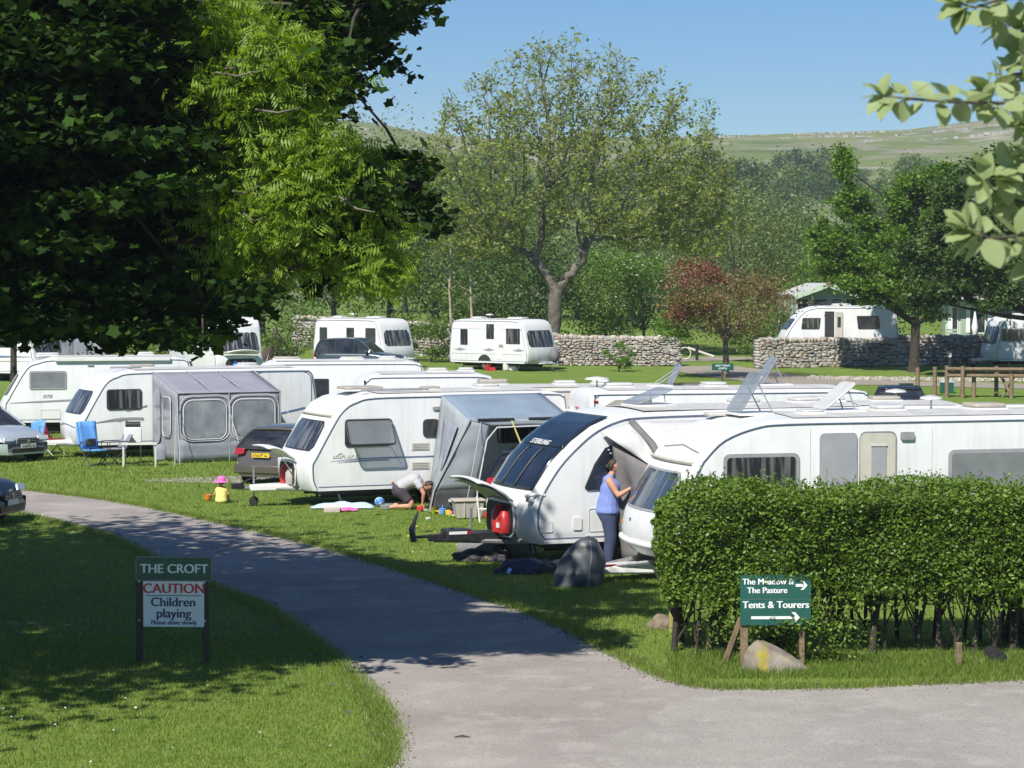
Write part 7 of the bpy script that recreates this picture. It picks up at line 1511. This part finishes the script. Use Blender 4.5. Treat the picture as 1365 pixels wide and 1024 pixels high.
# roll of matting, rucksack, black bags, cover, beside the panoramic caravan's hitch
def roll(name, label, px, py, L_, r, rz, m, cat):
    g = G(px, py); t = thing(name, label, cat, (g.x, g.y, 0), rz); obj('roll', MB().lathe([(.03, -L_/2), (r*.96, -L_/2), (r, -L_/2+.03), (r, L_/2-.03), (r*.96, L_/2), (.03, L_/2)], (0, 0, r*.95), 'X', 22), m, t, smooth=40)
    mb = MB(); pts = [(L_/2+.005, (r*.9*(1-i/40))*math.cos(i*.5), r*.95+(r*.9*(1-i/40))*math.sin(i*.5)) for i in range(36)]; mb.tube(pts, .006, 4); obj('roll_end', mb, 'piping', t); return t
roll('rolled_mat', 'grey rolled groundsheet with pale edge lying by the black hitch', 659, 744, 1.30, .21, R(-4), 'matgrey', 'rolled mat')
def lump(name, label, px, py, sx, sy, sz, m, seed, cat, detail=.25, rz=0, dy=0):
    g = G(px, py); bm = bmesh.new(); bmesh.ops.create_icosphere(bm, subdivisions=4, radius=1)
    for q in bm.verts:
        p = q.co.copy(); k = 1+detail*noise.noise(p*1.6+Vector((seed, 0, 0)))+detail*.5*noise.noise(p*4.5+Vector((0, seed, 0))); q.co = (p.x*sx*k, p.y*sy*k, max(-.1, p.z*sz*k)+.05)
    me = bpy.data.meshes.new(name); bm.to_mesh(me); bm.free(); me.polygons.foreach_set('use_smooth', [True]*len(me.polygons)); me.materials.append(M[m]); o = link(bpy.data.objects.new(name, me)); o.location = (g.x, g.y+dy, 0); o.rotation_euler.z = rz; tag(o, label, cat); return o
M['darkbag'] = mat('black nylon', (.018, .018, .022), .6, col2=(.05, .045, .05), nscale=7, bump=.6, bscale=9)
M['bluebag'] = mat('blue black nylon', (.018, .022, .045), .6, col2=(.03, .035, .07), nscale=7, bump=.6, bscale=9)
lump('holdall', 'flattened black holdall with pale clutter at the left of the bags on the grass', 632, 748, .42, .22, .14, 'darkbag', 1.1, 'bag', .35)
lump('holdall', 'small black bag with a loose strap on the grass in front of the rolled mat', 664, 748, .22, .2, .22, 'darkbag', 3.1, 'bag', .45)
lump('duffel_bag', 'dark navy duffel bag with a blue tag lying in front of the panoramic caravan', 700, 764, .46, .24, .20, 'bluebag', 5.5, 'bag', .3); lump('duffel_bag', 'black duffel bag between the navy one and the tall grey cover', 727, 764, .28, .2, .17, 'darkbag', 8.5, 'bag', .3)
o = obj('bag_tag', MB().box((0, 0, .06), (.06, .02, .10)), 'bluecloth', None); g = G(676, 769); o.location = (g.x, g.y-.04, .05); o.rotation_euler.y = .5; tag(o, 'small blue tag on the end of the navy duffel bag', 'tag')
pr = MB()
for k, (x, z) in enumerate(((-.12, .13), (-.04, .15), (.03, .12), (.1, .14))): pr.box((x, -.1, z), (.06, .05, .04), k)
o = obj('loose_clutter', pr, 'vent', None, bevel=.006); g = G(628, 744); o.location = (g.x, g.y, 0); tag(o, 'pale tent fittings lying on the flattened black holdall', 'fittings')
# tall waterproof cover leaning by the nose of the hedge-side caravan
g = G(770, 781); t = thing('hitch_cover', 'tall grey waterproof cover standing on the grass between the bags and the white hitch', 'cover', (g.x, g.y, 0))
Vc = []; Fc = []; nA, nB = 26, 14
for j in range(nB+1):
    z = j/nB
    for i in range(nA):
        a = 2*math.pi*i/nA; wd = .41*(1-z**2.4)**.62+.012; dp_ = .23*(1-z**2)**.5+.01; cx = .16*z; x = cx+wd*math.cos(a); y = dp_*math.sin(a); k = .05*noise.noise(Vector((x*3, y*3, z*3)))+.02*noise.noise(Vector((x*9, y*9, z*7))); Vc.append((x+k, y+k, z*.80+.0+(k*.3 if z > 0 else 0)))
for j in range(nB):
    for i in range(nA): Fc.append((j*nA+i, j*nA+(i+1) % nA, (j+1)*nA+(i+1) % nA, (j+1)*nA+i))
Fc.append(tuple(range(nA))); Fc.append(tuple(nB*nA+i for i in range(nA))); obj('cover_body', MB().add(Vc, Fc), 'bag', t, smooth=70)
sp2 = []
for j in range(13):
    z = j/13; sp2.append((.16*z+(.41*(1-z**2.4)**.62)*.35, -(.23*(1-z**2)**.5)*.95-.012, z*.80))
obj('seam', MB().tube(sp2, .014, 5), 'matgrey', t, smooth=60)
# small signs and lamps in the distance
for px, py, h, w_, lb, tx in ((963, 508, .62, .95, 'small green sign at the foot of the red hawthorn', [.62, .36]), (1045, 489, .42, .60, 'small green plaque low on the sunlit stone wall', [.34])):
    g = G(px, py); t = thing('small_sign', lb, 'sign', g-Vector((0, .1 if px < 1000 else .45, 0))); obj('board', MB().slab((0, -.02, h), u, z_, w_, .30 if px < 1000 else .26, .02, .02), 'signgreen2', t); obj('post', MB().box((0, .03, h/2), (.05, .05, h)), 'darkwood', t)
    for k, s_ in enumerate(tx): marks('board_lettering', (.0 if len(tx) > 1 else .08, -.041, h+.06-.12*k if len(tx) > 1 else h), u, z_, s_, .07, 'letterwhite', t, k+20)
for px, py, lb in ((929, 481, 'black bollard lamp in the gap between the stone walls'), (1266, 494, 'dark bollard lamp with a pale head in front of the shaded wall')):
    g = G(px, py); t = thing('bollard_lamp', lb, 'lamp', g); obj('column', MB().lathe([(.08, 0), (.08, .62), (.06, .64)], (0, 0, 0), 'Z', 12), 'black', t, smooth=40); obj('lamp_head', MB().lathe([(.10, .64), (.10, .82), (.02, .86)], (0, 0, 0), 'Z', 12), 'letterwhite' if px > 1000 else 'black', t, smooth=40)
g = G(913, 480); t = thing('bench', 'pale bench and ring in the gap beyond the hawthorn', 'bench', g); obj('seat', MB().tube([(.2, .6, .62), (1.5, -.4, .18)], .06, 6), 'cream', t); obj('ring', MB().tube([(.0+.3*math.cos(a), 0, .35+.3*math.sin(a)) for a in [k*.5236 for k in range(13)]], .03, 5), 'vent', t)
# wooden climbing frame / rails at right
g = G(1240, 532); t = thing('timber_frame', 'weathered timber trim trail of posts and rails on the grass at the right', 'timber frame', (0, 0, 0))
def tp(px, py, z=0): q = G(px, py); return Vector((q.x, q.y, q.z+z))
for (px, py, h) in ((1223, 527, 1.1), (1246, 528, 1.15), (1262, 530, 1.25), (1283, 531, 1.25), (1298, 530, 1.1), (1328, 529, 1.2), (1348, 531, .95)):
    q = tp(px, py); obj('post', MB().tube([q, q+Vector((0, 0, h))], .085, 8), 'wood', t, smooth=50)
for a, b, z in (((1262, 530), (1400, 531), 1.12), ((1262, 530), (1400, 531), .86)):
    A_, B_ = tp(*a), tp(*b); obj('rail', MB().tube([A_+Vector((0, -.1, z)), B_+Vector((0, -.1, z))], .07, 7), 'wood', t, smooth=50)
A_ = tp(1262, 530); B_ = tp(1400, 531)
for k in range(9): q = A_.lerp(B_, k/9); obj('board', MB().box((q.x, q.y+.25, q.z+1.02), (.36, .5, .05)), 'wood', t, smooth=0)
obj('brace', MB().tube([tp(1332, 530, .95), tp(1350, 531, 0)], .06, 6), 'wood', t); obj('brace', MB().tube([tp(1352, 529, .8), tp(1336, 530, 0)], .05, 6), 'wood', t)
for px, py, lb in ((1262, 524, 'low teal utility box beside the timber frame'), (1208, 527, 'dark low shrub box behind the purple car roof')):
    g = G(px, py); t = thing('utility_box', lb, 'utility box', g); obj('cabinet', MB().box((0, 0, .22), (.5, .4, .44)), 'signgreen2' if px > 1250 else 'lodge', t, bevel=.02); obj('lid', MB().box((0, 0, .45), (.54, .44, .04)), 'paleblue' if px > 1250 else 'black', t, bevel=.01)
# rocks by the frame, red bucket and water tank by the far caravan
g = G(650, 492); t = thing('water_carrier', 'round cream water barrel standing beside the far caravan', 'water barrel', G(675, 494)+Vector((0, -.3, 0))); obj('barrel', MB().lathe([(.12, 0), (.17, .03), (.17, .35), (.12, .42), (.03, .44)], (0, 0, 0), 'Z', 16), 'cream', t, smooth=50)
t = thing('bucket', 'red bucket and cloth on the grass at the wheel of the far caravan', 'bucket', G(650, 494)+Vector((0, -.3, 0))); obj('tub', MB().lathe([(.10, 0), (.15, .28), (.14, .28), (.09, .04)], (0, 0, 0), 'Z', 14).box((.22, 0, .08), (.3, .2, .16)), 'red', t, smooth=50)
t = thing('water_carrier', 'small white waste water tank beside the round cream barrel', 'water tank', G(684, 494)+Vector((0, -.3, 0))); obj('tank', MB().box((0, 0, .12), (.34, .2, .24)), 'letterwhite', t, bevel=.04)
t = thing('picnic_table', 'white round plastic table at the nose of the far left-hand caravan', 'table', G(545, 494)+Vector((0, -1.2, 0))); obj('tabletop', MB().lathe([(.02, 0), (.4, 0), (.4, .03), (.02, .03)], (0, 0, .6), 'Z', 16), 'letterwhite', t); obj('leg', MB().tube([(0, 0, 0), (0, 0, .6)], .04, 6), 'letterwhite', t)
# lodges behind the right wall
b = onground(1102, 128); t = thing('static_lodge', 'sage green lodge gable with pale green bargeboards behind the white caravan', 'lodge', (b.x, 128, b.z+.6), R(2)); W_ = 3.4
obj('wall', MB().box((0, 3.5, 1.3), (W_, 7, 2.6)), 'lodge', t, smooth=0); obj('gable', MB().prism([(-W_/2, 0), (W_/2, 0), (0, .62)], (0, .02, 2.6), u, z_, .05), 'lodge', t, smooth=0)
for sx in (-1, 1):
    obj('roof', MB().box((sx*.88, 3.3, 2.93), (1.92, 7.6, .10), 0, 0, sx*R(20)), 'roofgrey', t, smooth=0); obj('bargeboard', MB().box((sx*.88, -.55, 2.88), (1.95, .06, .24), 0, 0, sx*R(20)), 'lodgetrim', t, smooth=0)
    w1 = obj('window', MB().box((sx*1.30, -.03, 2.05), (.66, .08, .9)), 'lodgetrim', t, smooth=0); obj('pane', MB().box((sx*1.30, -.08, 2.05), (.54, .04, .78)), 'glass', w1, smooth=0)
    for k in range(3): obj('corner_board', MB().box((sx*(W_/2+.02), 1+2.4*k, 1.3), (.05, .12, 2.6)), 'lodgetrim', t, smooth=0)
w1 = obj('window', MB().box((0, -.03, 1.95), (1.65, .08, 1.1)), 'lodgetrim', t, smooth=0); obj('pane', MB().box((0, -.08, 1.95), (1.50, .04, .98)), 'glass', w1, smooth=0); obj('ridge_finial', MB().box((0, -.6, 3.22), (.18, .1, .3)), 'wood', t, smooth=0)
for k in range(12): obj('cladding_board', MB().box((0, -.005, .15+k*.2), (W_-.02, .03, .16)), 'lodge', t, smooth=0)
b = onground(1300, 124); t = thing('static_lodge', 'green and white holiday lodge with a railed veranda half hidden by the right-hand trees', 'lodge', (b.x, 124, b.z+.4), R(-8))
obj('wall', MB().box((.6, 3, 1.35), (4.2, 5, 2.7)), 'lodgetrim', t, smooth=0); obj('roof', MB().box((.6, 2.6, 2.80), (4.8, 6.2, .16)), 'roofgrey', t, smooth=0)
for x, wd in ((-1.1, .5), (.1, .9), (1.5, .9)): w1 = obj('window', MB().box((x, .47, 1.6), (wd, .06, 1.5)), 'letterwhite', t, smooth=0); obj('pane', MB().box((x, .42, 1.6), (wd-.12, .05, 1.38)), 'glass', w1, smooth=0)
for x in (-1.25, -.35, .75, 2.3): obj('curtain', MB().box((x, .38, 1.7), (.20, .05, 1.4)), 'letterwhite', t, smooth=0)
obj('door', MB().box((-.45, .44, 1.2), (.55, .08, 2.1)), 'lodge', t, smooth=0)
obj('rail', MB().box((1.6, -.9, 1.0), (3.0, .07, .08)), 'lodgetrim', t, smooth=0)
for k in range(15): obj('baluster', MB().box((.15+k*.205, -.9, .6), (.06, .05, .8)), 'lodgetrim', t, smooth=0)
for k in range(8): obj('cladding_board', MB().box((-1.25, -.4, .1+k*.15), (.6, .05, .11)), 'lodge', t, smooth=0)
obj('parasol', MB().lathe([(.02, 1.9), (.17, 1.0), (.10, .6), (.02, .5)], (-.05, -.5, .3), 'Z', 10), 'letterwhite', t, smooth=50)
# stray things on the tarmac
o = obj('fallen_twig', MB().tube([(0, 0, .02), (.08, .03, .03), (.17, .0, .02)], [.006, .012, .004], 5), 'barkdark', None); g = G(606, 985); o.location = (g.x, g.y, 0); tag(o, 'small dark fallen twig lying alone on the tarmac', 'twig')
# air
hz_ = MB().box((0, 720, 58), (2200, 1500, 124)); h = obj('haze', hz_, 'white', None, smooth=0); h['kind'] = 'stuff'
hm = bpy.data.materials.new('thin haze'); hm.use_nodes = True; t_ = hm.node_tree; t_.nodes.remove(t_.nodes['Principled BSDF']); pv = t_.nodes.new('ShaderNodeVolumePrincipled'); pv.inputs['Color'].default_value = (.80, .88, 1, 1); pv.inputs['Density'].default_value = .00030; pv.inputs['Anisotropy'].default_value = .2
t_.links.new(pv.outputs[0], t_.nodes['Material Output'].inputs['Volume']); h.data.materials.clear(); h.data.materials.append(hm)
